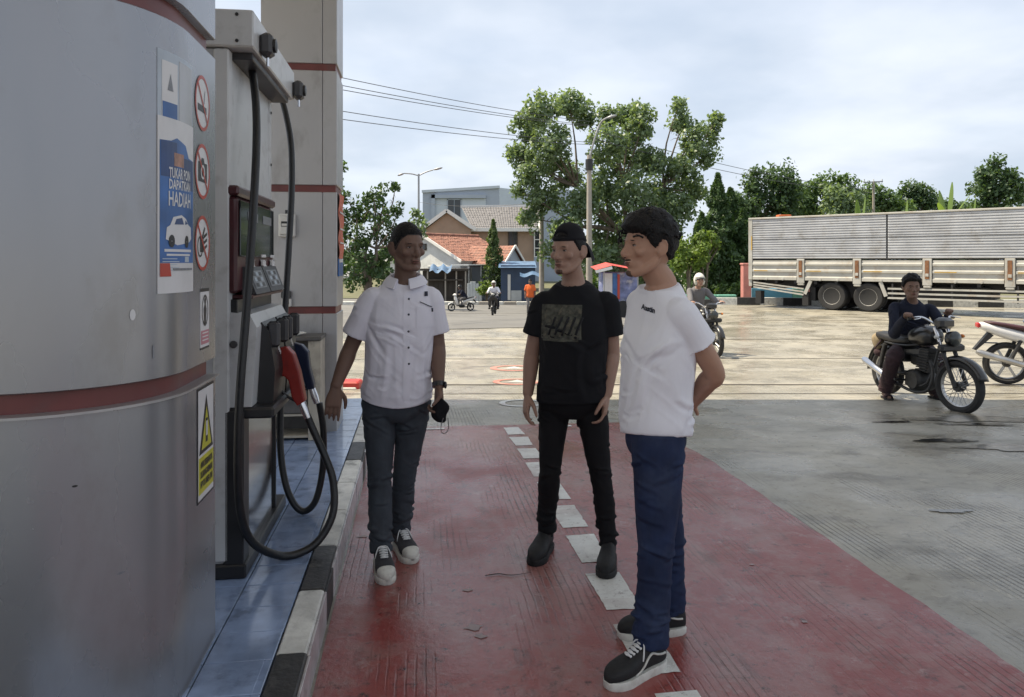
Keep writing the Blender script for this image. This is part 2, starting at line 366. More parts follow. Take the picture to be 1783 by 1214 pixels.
# puddles and oil
def puddle(name, c, rx, ry, mat, label, cat, seed, dz=.006, kind='stuff'):
    rnd = random.Random(seed); n = 40; ph = [rnd.uniform(0, 6.28) for _ in range(6)]; pts = []
    for i in range(n):
        a = 2*math.pi*i/n; r = 1+.22*math.sin(2*a+ph[0])+.18*math.sin(3*a+ph[1])+.14*math.sin(5*a+ph[2])+.09*math.sin(9*a+ph[3])
        x, y = c[0]+rx*r*math.cos(a), c[1]+ry*r*math.sin(a); pts.append((x, y, zg(x, y)+dz))
    me = bpy.data.meshes.new(name); me.from_pydata(pts+[(c[0], c[1], zg(*c)+dz)], [], [(i, (i+1) % n, n) for i in range(n)]); me.update()
    o = link(name, me, mat); return tag(o, label, cat, kind=kind)
pm('water', (.05, .052, .05), .06, var=.2, vscale=3, spec=.6)
pm('oil', (.012, .012, .011), .16, var=.4, vscale=5, spec=.45)
pm('wet_concrete', (.15, .14, .12), .16, var=.3, vscale=5, spec=.5, bump=.15, bscale=30)
puddle('puddle', (3.64, 6.25), .20, .085, 'oil', 'black oily puddle on the grey concrete below the black motorcycle', 'puddle', 3, .0085)
puddle('puddle', (4.02, 5.95), .40, .13, 'wet_concrete', 'wide wet patch on the concrete beyond the black oily puddle', 'puddle', 5, .006)
puddle('puddle', (2.60, 4.38), .10, .035, 'wet_concrete', 'small bright wet patch on the grey concrete beside the red lane', 'puddle', 8, .006)
puddle('puddle', (4.75, 7.35), .75, .20, 'wet_concrete', 'long wet patch beneath the front wheel of the black motorcycle', 'puddle', 11, .006)
puddle('puddle', (3.72, 7.2), .16, .05, 'oil', 'thin dark oil streak on the concrete by the sandalled foot', 'puddle', 14, .006)
puddle('puddle', (4.45, 7.05), .30, .06, 'oil', 'dark oil streak in front of the turned front wheel', 'puddle', 17, .0095)
# flakes and a twig on the lane
pm('flake', (.33, .26, .26), .6, var=.2)
for (px, py, r_, sd) in ((825, 1095, .030, 1), (836, 1110, .018, 2), (632, 936, .022, 3), (815, 1030, .016, 5), (1400, 1085, .012, 7), (1310, 985, .012, 8)):
    rnd = random.Random(sd); Yc_ = H*F/(py-CY); c0 = ((px-CX)/F*Yc_, Yc_)
    flat_poly('paint_flake', [(c0[0]+r_*rnd.uniform(.5, 1.4)*math.cos(a_)*1.3, c0[1]+r_*rnd.uniform(.5, 1.2)*math.sin(a_)) for a_ in [i*2*math.pi/9 for i in range(9)]], .0065, 'flake', lane)
tg = thing('twig', 'thin dark twig lying on the red lane', 'twig', (0, 0, 0)); pm('twig_bark', (.04, .022, .018), .9)
MB().tube([(W(845, 1006, 3.465)-Vector((0, 0, .0))), W(868, 1003, 3.485), W(890, 1006, 3.47), W(925, 1000, 3.5)], [.004, .005, .004, .002], 6, smooth=4).xf(lambda v: Vector((v.x, v.y, .010))).build('stem', 'twig_bark', tg, 180)
# ================================================================ pump island
pm('tile_glaze', (.22, .29, .44), .13, var=.22, vscale=9, spec=.55, dirt=((.05, .06, .09), .55, 7))
pm('tile_edge', (.42, .40, .41), .2, var=.2, vscale=8, dirt=((.12, .09, .09), .6, 9))
pm('grout', (.05, .05, .055), .9)
pm('kerb_white', (.60, .60, .57), .55, var=.2, vscale=10, dirt=((.12, .12, .11), .75, 9), bump=.3, bscale=40)
pm('kerb_black', (.028, .028, .03), .5, var=.3, vscale=12, dirt=((.13, .13, .12), .4, 14), bump=.3, bscale=40)
isl = MB().cbox(-2.35, -.478, .2, 7.35, -.02, .138, .004).build('pump_island', 'grout'); isl.rotation_euler.z = ANG
tag(isl, 'raised pump island floored in small blue grey glazed tiles', 'island')
tile_me = MB().cbox(0, .196, 0, .196, 0, .012, .0025).mesh('tile'); tile_me.materials.append(MATS['tile_glaze'])
thin_me = MB().cbox(0, .028, 0, .196, 0, .012, .0025).mesh('tile'); thin_me.materials.append(MATS['tile_glaze'])
for r in range(30):
    for c_, t0 in enumerate((-1.50, -1.30, -1.10, -.90, -.70, -.508)):
        if r < 4 and c_ < 3: continue
        s_ = 1.365+r*.1985
        if t0 < -1.0 and s_ < 4.2: continue
        o = bpy.data.objects.new('tile', tile_me if t0 < -.6 else thin_me); COL.objects.link(o); o.parent = isl
        o.location = (t0+.002, s_, .1385+random.uniform(-.0008, .0008)); o.rotation_euler = (random.uniform(-.004, .004), random.uniform(-.004, .004), random.uniform(-.004, .004))
kerb_s = [.2, 1.1, 1.6, 2.1, 2.59, 3.085, 3.56, 4.05, 4.55, 5.05, 5.55, 6.05, 6.55, 7.05, 7.4]
kerb_w = [0, 1, 0, 0, 1, 0, 1, 1, 1, 0, 1, 1, 1, 1]
kerb = thing('kerb', 'black and white painted kerb along the tiled pump island', 'kerb', (0, 0, 0), ANG)
for a, b, w in zip(kerb_s, kerb_s[1:], kerb_w):
    j = random.uniform(-.003, .003)
    MB().cbox(-.474, -.372+j, a+.0015, b-.0015, -.02, .15+j, .006).build('kerb_stone', 'kerb_white' if w else 'kerb_black', kerb)
    n = max(1, round((b-a)/.245))
    for i in range(n):
        MB().cbox(-.372+j, -.362+j, a+(b-a)*i/n+.002, a+(b-a)*(i+1)/n-.002, -.02, .138, .002).build('facing_tile', 'tile_edge' if (w or i % 2) else 'kerb_black', kerb)
rk = thing('kerb', 'bright red painted kerb end in the sun behind the tiled column', 'kerb', (-2.35, 9.75, zg(-2.3, 9.75)))
pm('kerb_red', (.45, .035, .03), .5, var=.2, vscale=8, dirt=((.2, .1, .08), .5, 9))
MB().cbox(-2.2, .36, -.14, .14, -.05, .10, .02).build('kerb_stone', 'kerb_red', rk); MB().cbox(-2.2, .33, -.17, .17, -.06, .03, .01).build('footing', 'kerb_white', rk)
# ================================================================ clad pillar with the stickers
def acp(name, col, rough):
    m = pm(name, col, rough, metal=.6, var=.05, vscale=2.5, dirt=((.22, .21, .20), .45, 5), spec=.5, stretch=(1, 1, .5)); return m
acp('clad_silver', (.30, .305, .325), .27)
acp('clad_grey', (.42, .415, .42), .40)
pm('band_red', (.14, .036, .034), .4, var=.2, vscale=7, dirt=((.10, .05, .05), .6, 6))
PC, PS, PR, PE = -1.11, 2.43, .40, 2.74    # centre t, centre s, radius, straight end
def prof(off, n=28):
    """stadium outline in (t, s), counter-clockwise from the lane-side far corner"""
    r = PR+off; pts = [(PC+r, PE+off*.4)]
    for i in range(n+1):
        a = -math.pi*i/n; pts.append((PC+r*math.cos(a), PS+r*math.sin(a)))
    pts.append((PC-r, PE+off*.4)); return pts
pil = thing('canopy_pillar', 'rounded silver clad canopy pillar with red bands and warning stickers', 'pillar', (0, 0, .14), ANG)
def ring_of(off, z): return [(t, s, z) for t, s in prof(off)]
zs = [(.0, 1.078), (1.137, 2.20), (2.262, 3.25), (3.31, 4.3), (4.36, 6.0)]
for a, b in zs:
    MB().loft([ring_of(-.006, a-.14), ring_of(0, a+.004-.14), ring_of(0, b-.004-.14), ring_of(-.006, b-.14)]).build('cladding_panel', 'clad_silver', pil, 40)
for a, b in zip(zs, zs[1:]):
    MB().loft([ring_of(-.028, a[1]-.145), ring_of(-.028, b[0]-.135)]).build('red_band', 'band_red', pil, 40)
MB().loft([ring_of(-.05, -.01), ring_of(-.05, 5.85)]).build('core', 'grout', pil, 40)
MB().loft([ring_of(-.004, 1.072-.14), ring_of(.012, 1.074-.14), ring_of(.012, 1.081-.14), ring_of(-.03, 1.083-.14)]).build('ledge', 'clad_grey', pil, 40)
# decals: coordinate l = metres along the surface measured back from the far corner, z up
def pp(l, z, off=.001):
    st = PE-PS
    if l <= st: t, s = PC+PR+off, PE-l
    else:
        a = -(l-st)/PR; t, s = PC+(PR+off)*math.cos(a), PS+(PR+off)*math.sin(a)
    return Vector((t, s, z-.14))
def decal(name, l0, l1, z0, z1, mat, parent, off=.0015, n=8):
    mb = MB(); vs = []; fs = []
    for i in range(n+1):
        l = l0+(l1-l0)*i/n
        for z in (z0, z1):
            for o in (0, off): vs.append(pp(l, z, o))
    for i in range(n):
        b = i*4; c = b+4
        fs += [(b+1, b+3, c+3, c+1), (b, b+1, c+1, c), (b+2, c+2, c+3, b+3)]
    fs += [(0, 2, 3, 1), (n*4, n*4+1, n*4+3, n*4+2)]
    mb.add(vs, fs); return mb.build(name, mat, parent)
def decal_poly(name, pts, mat, parent, off):
    """flat polygon in (l, z) subdivided enough to follow the surface"""
    bm = bmesh.new(); bm.faces.new([bm.verts.new((l, z, 0)) for l, z in pts]); l0, l1 = min(p[0] for p in pts), max(p[0] for p in pts); l = math.floor(l0/.015)*.015
    while l < l1:
        bmesh.ops.bisect_plane(bm, geom=bm.verts[:]+bm.edges[:]+bm.faces[:], plane_co=(l, 0, 0), plane_no=(1, 0, 0)); l += .015
    bm.verts.index_update(); mb = MB().add([pp(v.co.x, v.co.y, off) for v in bm.verts], [[v.index for v in f.verts] for f in bm.faces]); bm.free()
    return mb.build(name, mat, parent, fix=False)
def decal_ring(name, cl, cz, rl, rz, w, mat, parent, off, n=32):
    vs = []; fs = []
    for i in range(n):
        a = 2*math.pi*i/n
        for k in (1, 1-w): vs.append(pp(cl+rl*k*math.cos(a), cz+rz*k*math.sin(a), off))
    for i in range(n): j = (i+1) % n; fs.append((2*i, 2*j, 2*j+1, 2*i+1))
    return MB().add(vs, fs).build(name, mat, parent, fix=False)
pm('print_white', (.62, .62, .63), .4, var=.06, vscale=12); pm('print_blue', (.035, .12, .34), .35, var=.35, vscale=7); pm('print_deep', (.02, .05, .15), .35, var=.3, vscale=9)
pm('print_red', (.42, .05, .03), .4, var=.1); pm('print_black', (.012, .012, .014), .4, var=.2); pm('print_yellow', (.48, .46, .035), .4, var=.1, vscale=20)
pm('print_pale', (.42, .48, .55), .4, var=.15); pm('print_pink', (.42, .16, .20), .4, var=.15); pm('print_orange', (.55, .14, .04), .4); pm('print_skin', (.35, .2, .15), .5, var=.4, vscale=40)
pm('print_grey', (.2, .21, .23), .4, var=.3, vscale=60)
def sticker(name, label, cat='sticker'): 
    e = thing(name, label, cat, (0, 0, .14), ANG); return e
def dtext(txt, l0, l1, zc, hgt, mat, parent, off=.003, bold=.0):
    mb = text_mb(txt, hgt*1.35, lambda x, y: pp((l0+l1)/2-x, zc+y, off), bold, width=abs(l1-l0)); return mb.build('lettering', mat, parent, fix=False)
# placard (pale, blue block)
st = sticker('notice_placard', 'faded white and pale blue notice placard above the blue poster')
decal('sheet', .485, .275, 1.89, 2.10, 'print_pale', st)
decal('panel', .468, .395, 1.90, 2.07, 'print_white', st, .0025); decal('panel', .466, .397, 1.905, 1.95, 'print_blue', st, .0032)
decal('panel', .385, .283, 1.90, 2.085, 'clad_grey', st, .0025)
decal_poly('triangle', [(.445, 1.985), (.418, 1.985), (.431, 2.035)], 'print_grey', st, .0034)
# blue poster
st = sticker('poster', 'tall blue prize promotion poster with a white car taped on the pillar', 'poster')
decal('sheet', .485, .272, 1.385, 1.905, 'print_white', st, .0028)
PO = .0036
decal_poly('picture', [(.478, 1.475), (.375, 1.475), (.276, 1.475), (.276, 1.795), (.32, 1.80), (.345, 1.835), (.40, 1.85), (.43, 1.838), (.478, 1.835)], 'print_blue', st, PO)
decal('picture', .474, .40, 1.73, 1.835, 'print_deep', st, .0040, 3); decal('picture', .37, .28, 1.70, 1.795, 'print_deep', st, .0040, 3)
decal('picture', .415, .36, 1.765, 1.805, 'print_skin', st, .0043, 2)
for txt, z, w, h in (('TUKAR POIN', 1.742, .13, .032), ('DAPATKAN', 1.708, .13, .03), ('HADIAH', 1.664, .135, .045)):
    dtext(txt, .375-w/2, .375+w/2, z, h, 'print_white', st, .0048, .001)
# white car drawn on the poster
car = [(.455, 1.545), (.45, 1.58), (.435, 1.587), (.42, 1.612), (.375, 1.62), (.345, 1.61), (.325, 1.592), (.302, 1.585), (.298, 1.55), (.32, 1.538), (.40, 1.528)]
decal_poly('printed_car', car, 'print_white', st, .0044)
decal_poly('printed_glass', [(.415, 1.590), (.405, 1.607), (.372, 1.612), (.36, 1.592)], 'print_deep', st, .0048); decal_poly('printed_glass', [(.352, 1.592), (.35, 1.606), (.33, 1.595)], 'print_deep', st, .0048)
for cl in (.428, .34): decal_ring('printed_wheel', cl, 1.54, .015, .019, .9, 'print_black', st, .005, 16)
decal('printed_line', .46, .30, 1.508, 1.516, 'print_white', st, .0045); decal('printed_line', .45, .31, 1.496, 1.502, 'print_white', st, .0045)
for i in range(5): decal('printed_line', .468, .40-.012*(i % 2), 1.488-.0*i-.0085*i-.002, 1.4905-.0085*i-.002, 'print_pale', st, .0045)
decal('printed_box', .352, .322, 1.447+.03, 1.494, 'print_pale', st, .0046)
decal_poly('printed_flag', [(.478, 1.435), (.43, 1.435), (.437, 1.474), (.478, 1.474)], 'print_red', st, .0046)
decal('printed_line', .42, .29, 1.452, 1.459, 'print_grey', st, .0046)
# round prohibition stickers
def prohibit(label, z, kind):
    st = sticker('prohibition_sticker', label); cl, rl, rz = .163, .084, .092
    decal_ring('sticker_face', cl, z, rl, rz, 1.0, 'print_white', st, .0015); decal_ring('red_ring', cl, z, rl, rz, .13, 'print_red', st, .0025)
    if kind == 'smoke':
        decal_poly('pictogram', [(cl+.055, z-.03), (cl-.045, z-.03), (cl-.045, z-.008), (cl+.055, z-.008)], 'print_black', st, .0025)
        decal_poly('pictogram', [(cl-.02, z+.0), (cl-.03, z+.045), (cl-.025, z+.048), (cl-.012, z+.003)], 'print_grey', st, .0025)
    elif kind == 'camera':
        decal_poly('pictogram', [(cl+.05, z-.035), (cl-.05, z-.035), (cl-.05, z+.03), (cl-.02, z+.03), (cl-.012, z+.045), (cl+.012, z+.045), (cl+.02, z+.03), (cl+.05, z+.03)], 'print_black', st, .0025)
        decal_ring('pictogram', cl, z-.002, .024, .024, .35, 'print_white', st, .003, 20)
    else:
        decal_poly('pictogram', [(cl+.03, z-.03), (cl-.01, z-.03), (cl-.01, z+.02), (cl+.03, z+.02)], 'print_black', st, .0025)
        for d in (-.02, .0, .02): decal_poly('pictogram', [(cl-.012, z+d-.005), (cl-.05, z+d+.008), (cl-.05, z+d+.018), (cl-.012, z+d+.006)], 'print_black', st, .0025)
        decal_ring('pictogram', cl+.03, z-.012, .03, .035, .18, 'print_black', st, .003, 20)
        decal_poly('pictogram', [(cl+.01, z+.02), (cl-.02, z+.055), (cl-.03, z+.05), (cl+.0, z+.015)], 'print_black', st, .0025)
    c, s_ = .707, .707; w = .007
    decal_poly('red_bar', [(cl+rl*.66+w, z+rz*.66), (cl+rl*.66, z+rz*.66+w), (cl-rl*.66-w, z-rz*.66), (cl-rl*.66, z-rz*.66-w)], 'print_red', st, .0032)
prohibit('round no smoking sticker, topmost of three on the pillar', 2.005, 'smoke')
prohibit('round no camera sticker in the middle of three', 1.778, 'camera')
prohibit('round prohibition sticker lowest of three, black pictogram with red ring', 1.540, 'engine')
st = sticker('warning_sticker', 'narrow white sticker with a walking figure over pink text')
decal('sheet', .185, .085, 1.192, 1.388, 'print_white', st, .0015); decal('edge', .185, .085, 1.378, 1.389, 'print_black', st, .002); decal('edge', .185, .085, 1.186, 1.193, 'print_black', st, .002)
decal_ring('pictogram', .135, 1.315, .036, .053, .14, 'print_black', st, .0025, 24)
decal_poly('pictogram', [(.145, 1.27), (.125, 1.27), (.118, 1.32), (.128, 1.335), (.122, 1.352), (.135, 1.36), (.146, 1.35), (.14, 1.335), (.152, 1.32)], 'print_black', st, .0025)
decal('text_field', .180, .09, 1.203, 1.248, 'print_pink', st, .0025)
for i in range(3): decal('printed_line', .168, .10, 1.238-.012*i, 1.242-.012*i, 'print_white', st, .003)
st = sticker('warning_sign', 'yellow and white phone warning sign with black triangle low on the pillar', 'sign')
decal('sheet', .222, .028, .685, 1.062, 'print_black', st, .002, 6); decal('sheet', .214, .036, .693, 1.054, 'print_white', st, .0028, 6)
decal_poly('triangle', [(.206, .842), (.044, .842), (.125, 1.032)], 'print_black', st, .0036); decal_poly('triangle', [(.183, .855), (.067, .855), (.125, .992)], 'print_yellow', st, .0044)
decal('pictogram', .137, .113, .872, .952, 'print_black', st, .005, 2); decal('pictogram', .1335, .1165, .893, .942, 'print_white', st, .0056, 2)
decal('text_field', .210, .04, .712, .832, 'print_yellow', st, .0036, 6)
for txt, z in (('AWAS BERBAHAYA', .805), ('DILARANG MEMAKAI', .773), ('HP DI AREA INI', .741)):
    dtext(txt, .045+.01, .205-.01, z, .022, 'print_black', st, .0046, .0012)
for (cl_, cz_, a_, b_, m_) in ((.567, 1.33, .009, .016, 'print_white'), (.715, .885, .007, .003, 'print_black'), (.60, .62, .012, .003, 'print_grey'), (.50, 1.22, .003, .02, 'print_grey'), (.12, .5, .02, .003, 'print_grey')):
    decal_ring('scuff_mark', cl_, cz_, a_, b_, 1.0, m_, pil, .0012, 10)
# ================================================================ far column of the canopy
colm = thing('canopy_column', 'square grey clad canopy column with red joint bands behind the pump', 'column', (0, 0, .14), ANG)
T0, T1, S0, S1 = -1.20, -.622, 5.93, 6.40
lv = [(0, 1.07), (1.125, 2.02), (2.075, 2.97), (3.025, 3.92), (3.98, 6.0)]
for a, b in lv:
    a, b = a-.14, b-.14
    if a < 0: a = 0
    MB().cbox(T0, T1-.113, S0, S1, a, b, .004).build('cladding_panel', 'clad_grey', colm); MB().cbox(T1-.110, T1, S0, S1, a, b, .004).build('cladding_panel', 'clad_grey', colm)
for (a, b), (c, d) in zip(lv, lv[1:]):
    MB().box(T0+.012, T1-.012, S0+.012, S1-.012, b-.146, c-.134).build('red_band', 'band_red', colm)
pm('banner_orange', (.50, .12, .07), .6, var=.15, vscale=5); pm('plastic_white', (.62, .62, .6), .45, var=.08, dirt=((.25, .24, .22), .4, 12)); pm('plastic_black', (.018, .018, .02), .42, var=.2); pm('plastic_dark', (.05, .05, .055), .5, var=.2)
bn = thing('banner', 'orange fabric banner hung on the sunny face of the square column', 'banner', (0, 0, 0), ANG)
mb = MB(); vs = []; fs = []
for i in range(13):
    z = 1.50+.52*i/12
    for j in range(7): vs.append((T1+.012+.006*math.sin(i*1.3+j*.8), S0+.03+.36*j/6, z))
for i in range(12):
    for j in range(6): a = i*7+j; fs.append((a, a+1, a+8, a+7))
mb.add(vs, fs).build('cloth', 'banner_orange', bn, 180)
for z in (1.73, 1.86, 1.62): MB().box(T1+.0205, T1+.0215, S0+.04, S0+.38, z, z+.012).build('printed_stripe', 'print_white', bn)
sb = thing('sign_board', 'small blue printed board below the orange banner on the column', 'sign', (0, 0, 0), ANG)
MB().cbox(T1+.002, T1+.012, S0+.03, S0+.36, 1.36, 1.50, .002).build('board', 'print_blue', sb); MB().box(T1+.0125, T1+.0135, S0+.05, S0+.34, 1.47, 1.497).build('printed_stripe', 'print_white', sb)
# meter box and socket
mt = thing('meter_box', 'white electric meter box fixed to the square column', 'meter box', (0, 0, 0), ANG)
MB().cbox(-1.055, -.935, S0-.07, S0-.001, 1.665, 1.845, .008).build('case', 'plastic_white', mt); MB().cbox(-1.042, -.955, S0-.082, S0-.071, 1.685, 1.825, .004).build('door', 'plastic_white', mt)
MB().box(-1.032, -.965, S0-.0845, S0-.083, 1.745, 1.785).build('window', 'plastic_black', mt); MB().box(-1.028, -.972, S0-.087, S0-.085, 1.75, 1.768).build('dial', 'plastic_white', mt)
MB().tube([(-1.0, S0-.03, 1.845), (-1.0, S0-.03, 1.875)], .012).build('cable_gland', 'plastic_black', mt)
so = thing('wall_socket', 'small switch socket with black cover low on the square column', 'socket', (0, 0, 0), ANG)
MB().cbox(-1.035, -.965, S0-.05, S0-.001, 1.128, 1.19, .006).build('case', 'plastic_white', so); MB().cbox(-1.038, -.97, S0-.06, S0-.001, 1.195, 1.25, .006).build('cover', 'plastic_black', so)
MB().lathe([(.022, 0), (.022, .008), (.012, .008), (.012, .002)], 16, (-1.0, S0-.051, 1.158), 'y').build('outlet', 'plastic_dark', so)
# worn steel cabinet at the column foot
pm('steel_worn', (.11, .105, .10), .5, metal=.3, var=.25, vscale=8, dirt=((.05, .04, .03), .6, 9)); pm('steel_cream', (.38, .35, .29), .55, var=.2, vscale=8, dirt=((.10, .08, .06), .7, 7)); pm('paper', (.6, .6, .57), .7, var=.1)
cbn = thing('steel_cabinet', 'worn dark steel drawer cabinet standing against the square column', 'cabinet', (0, 0, .151), ANG)
a, b, c, d = -1.30, -.71, 5.63, 5.91
for (x0, x1) in ((a, a+.02), (b-.09, b)): MB().cbox(x0, x1, c, d, 0, .74, .004).build('side_panel', 'steel_cream', cbn)
MB().cbox(a-.015, b+.008, c-.02, d, .742, .77, .004).build('top', 'steel_worn', cbn); MB().box(a+.02, b-.09, d-.02, d-.004, 0, .74).build('back', 'steel_worn', cbn)
for z in (.56, .18, .02): MB().cbox(a+.021, b-.091, c+.01, d-.021, z, z+.018, .003).build('shelf', 'steel_cream', cbn)
for z in (.2, .38):
    dr = MB().cbox(a+.024, b-.094, c+.004, c+.03, z+.003, z+.17, .004).build('drawer', 'steel_worn', cbn); MB().cbox(-1.12, -.98, c-.01, c+.003, z+.08, z+.1, .003).build('handle', 'steel_cream', dr)
for (x, y, l, lab) in ((-1.06, 5.70, .05, 'crumpled white paper on the steel cabinet, nearer the pump'), (-.90, 5.72, .075, 'flat white paper scrap on the steel cabinet beside the crumpled one')):
    mb = MB().ell((x, y, .938), (l, l*.5, .014), 10, 6); mb.v = [(p[0]+random.uniform(-.008, .008), p[1]+random.uniform(-.008, .008), p[2]+random.uniform(-.004, .008)) for p in mb.v]
    o = mb.build('paper_scrap', 'paper'); o.rotation_euler.z = ANG; tag(o, lab, 'paper')
# ================================================================ canopy overhead (shades the whole bay)
pm('soffit', (.80, .80, .79), .6, var=.05); pm('fascia_red', (.45, .03, .03), .45, var=.05)
cano = thing('canopy', 'flat forecourt canopy roof carried by the clad columns', 'canopy', (0, 0, 0))
CY0, CY1, CX0, CX1 = -5.0, 9.50, -5.6, 3.1
MB().box(CX0, CX1, CY0, CY1, 6.0, 6.12).build('soffit_deck', 'soffit', cano)
for (x0, x1, y0, y1) in ((CX0, CX1, CY0-.12, CY0), (CX0, CX1, CY1, CY1+.05), (CX0-.12, CX0, CY0-.12, CY1+.05), (CX1, CX1+.12, CY0-.12, CY1+.05)):
    MB().box(x0, x1, y0, y1, 6.02, 6.7).build('fascia', 'fascia_red', cano)
# ================================================================ fuel dispenser (island frame: x = t, y = s)
pm('pump_white', (.52, .53, .54), .38, var=.06, vscale=4, dirt=((.2, .19, .18), .4, 8)); pm('pump_grey', (.40, .41, .43), .4, var=.08, vscale=4, dirt=((.16, .15, .15), .4, 7))
pm('pump_maroon', (.06, .014, .018), .35, var=.15, vscale=6, dirt=((.05, .03, .03), .4, 9)); pm('rubber', (.010, .0105, .012), .42, var=.25, vscale=30, bump=.2, bscale=160)
pm('steel_mirror', (.50, .49, .49), .14, metal=1, var=.06, vscale=5, dirt=((.3, .28, .27), .35, 6)); pm('display_glass', (.03, .034, .033), .07, var=.3, vscale=3, spec=.6)
pm('chrome', (.6, .6, .62), .2, metal=1, var=.1); pm('nozzle_red', (.24, .022, .017), .38, var=.12, vscale=18, dirt=((.12, .02, .02), .4, 22)); pm('nozzle_blue', (.012, .02, .055), .4, var=.2, vscale=18)
dp = thing('fuel_dispenser', 'white fuel dispenser with maroon display head, overhead hose arm and black nozzle boots', 'fuel pump', (0, 0, .151), ANG)
Z = -.151
def D(x0, x1, y0, y1, z0, z1, name, mat, c=.006, parent=None): return MB().cbox(x0, x1, y0, y1, z0+Z, z1+Z, c).build(name, mat, parent or dp)
D(-1.27, -.79, 3.26, 4.12, .21, 2.372, 'mast_panel', 'pump_white', .008)
D(-1.275, -.805, 3.235, 3.26, .21, 2.372, 'end_panel', 'pump_grey', .003)
D(-.845, -.782, 3.225, 3.29, .22, 2.372, 'corner_post', 'pump_white', .006); D(-.86, -.784, 4.10, 4.155, .22, 2.372, 'corner_post', 'pump_white', .006)
D(-1.29, -.71, 3.215, 4.17, .151, .21, 'plinth', 'plastic_black', .006)
D(-1.28, -.679, 3.21, 4.25, 2.376, 2.532, 'hose_arm', 'pump_white', .006)
for t in (-1.20, -.745):
    for z in (2.40, 2.51): MB().lathe([(.007, 0), (.007, -.004)], 10, (t, 3.209, z+Z), 'y').build('screw', 'plastic_black', dp)
for s in (3.9,):
    for z in (2.28, 2.0, 1.72): MB().lathe([(.007, 0), (.007, .004)], 10, (-.782, 4.13, z+Z), 'x').build('screw', 'plastic_black', dp)
D(-1.20, -.70, 3.3, 4.18, 2.345, 2.3755, 'arm_underside', 'plastic_dark', .004)  # dark plate painting in the shade below the hose arm
# hose retractor sheaves at the arm ends
for s, n in ((3.36, 0), (4.22, 1)):
    c = D(-.678, -.625, s-.045, s+.045, 2.375, 2.475, 'pulley_box', 'plastic_dark', .014); MB().lathe([(.03, 0), (.03, .012), (.012, .016)], 16, (-.625, s, 2.425+Z), 'x').build('pulley', 'plastic_black', c)
    MB().tube([(-.65, s-.0, 2.375+Z), (-.65, s, 2.335+Z)], .006).build('chain', 'chrome', dp)
# display head
hd = D(-.80, -.752, 3.235, 4.03, 1.345, 1.755, 'display_head', 'pump_maroon', .012)
D(-.81, -.742, 3.228, 4.04, 1.757, 1.80, 'head_cap', 'pump_maroon', .01)
D(-.751, -.743, 3.27, 4.00, 1.50, 1.742, 'display_glass', 'display_glass', .004, hd)
for s in (3.40, 3.72): D(-.7425, -.7405, s, s+.20, 1.66, 1.70, 'display_window', 'print_grey', .001, hd)
for s in (3.42, 3.68, 3.90):
    D(-.7425, -.739, s, s+.10, 1.498, 1.512, 'bright_tag', 'print_white', .001, hd); D(-.7425, -.739, s+.01, s+.085, 1.455, 1.487, 'bright_tag', 'print_white', .006, hd)
def tilt_box(y0, y1, name, mat, t0, t1, z0, z1, dx): # keypad leaning outwards to its foot
    mb = MB(); vs = [(t0, y, z+Z) for y in (y0, y1) for z in (z0, z1)]+[(t1+dx, y0, z0+Z), (t1, y0, z1+Z), (t1+dx, y1, z0+Z), (t1, y1, z1+Z)]
    mb.add(vs, [(0, 1, 5, 4), (2, 6, 7, 3), (4, 5, 7, 6), (0, 2, 3, 1), (1, 3, 7, 5), (0, 4, 6, 2)]); return mb
for y0, y1 in ((3.34, 3.66), (3.68, 4.02)):
    kp = tilt_box(y0, y1, 'keypad', 'plastic_dark', -.755, -.738, 1.335, 1.455, .045).build('keypad', 'plastic_dark', dp)
    def on(u, v, e): return (-.738+.045*(1-v)+e, y0+(y1-y0)*u, 1.335+.12*v+Z)
    MB().add([on(.12, .2, .002), on(.85, .2, .002), on(.85, .85, .002), on(.12, .85, .002)], [(0, 1, 2, 3)]).build('key_plate', 'print_grey', kp)
    for i in range(3):
        for j in range(3): MB().add([on(.2+.2*i, .26+.2*j, .004), on(.34+.2*i, .26+.2*j, .004), on(.34+.2*i, .40+.2*j, .004), on(.2+.2*i, .40+.2*j, .004)], [(0, 1, 2, 3)]).build('key', 'print_pale' if (i+j) % 2 else 'plastic_dark', kp)
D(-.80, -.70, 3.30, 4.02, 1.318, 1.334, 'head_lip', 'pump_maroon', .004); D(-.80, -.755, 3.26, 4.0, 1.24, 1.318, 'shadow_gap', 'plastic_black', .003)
# nozzle housing: white shell with sloped top, black boots
mb = MB().prism([(-.80, 3.24, .865+Z), (-.692, 3.24, .865+Z), (-.672, 3.24, 1.20+Z), (-.70, 3.24, 1.255+Z), (-.80, 3.24, 1.265+Z)], (0, .74, 0)); mb.build('nozzle_housing', 'pump_white', dp)
MB().lathe([(.016, 0), (.016, -.006), (.010, -.008)], 14, (-.765, 3.2385, 1.13+Z), 'y').build('lock', 'plastic_dark', dp)
for s in (3.34, 3.67):
    b = MB().prism([(-.688, s, .84+Z), (-.625, s, .84+Z), (-.615, s, 1.0+Z), (-.64, s, 1.17+Z), (-.672, s, 1.215+Z), (-.688, s, 1.2+Z)], (0, .29, 0)).build('nozzle_boot', 'plastic_black', dp)
    MB().cbox(-.655, -.60, s+.02, s+.055, 1.10+Z, 1.215+Z, .012).build('boot_ear', 'plastic_dark', b); MB().cbox(-.655, -.60, s+.23, s+.265, 1.10+Z, 1.215+Z, .012).build('boot_ear', 'plastic_dark', b)
    for i in range(3): MB().box(-.6145+.001*i, -.611, s+.07+.02*i, s+.08+.02*i, 1.085-.012*i+Z, 1.10-.012*i+Z).build('print_mark', 'print_white', b)
D(-.80, -.60, 3.235, 4.0, .815, .862, 'drip_tray', 'plastic_black', .01)
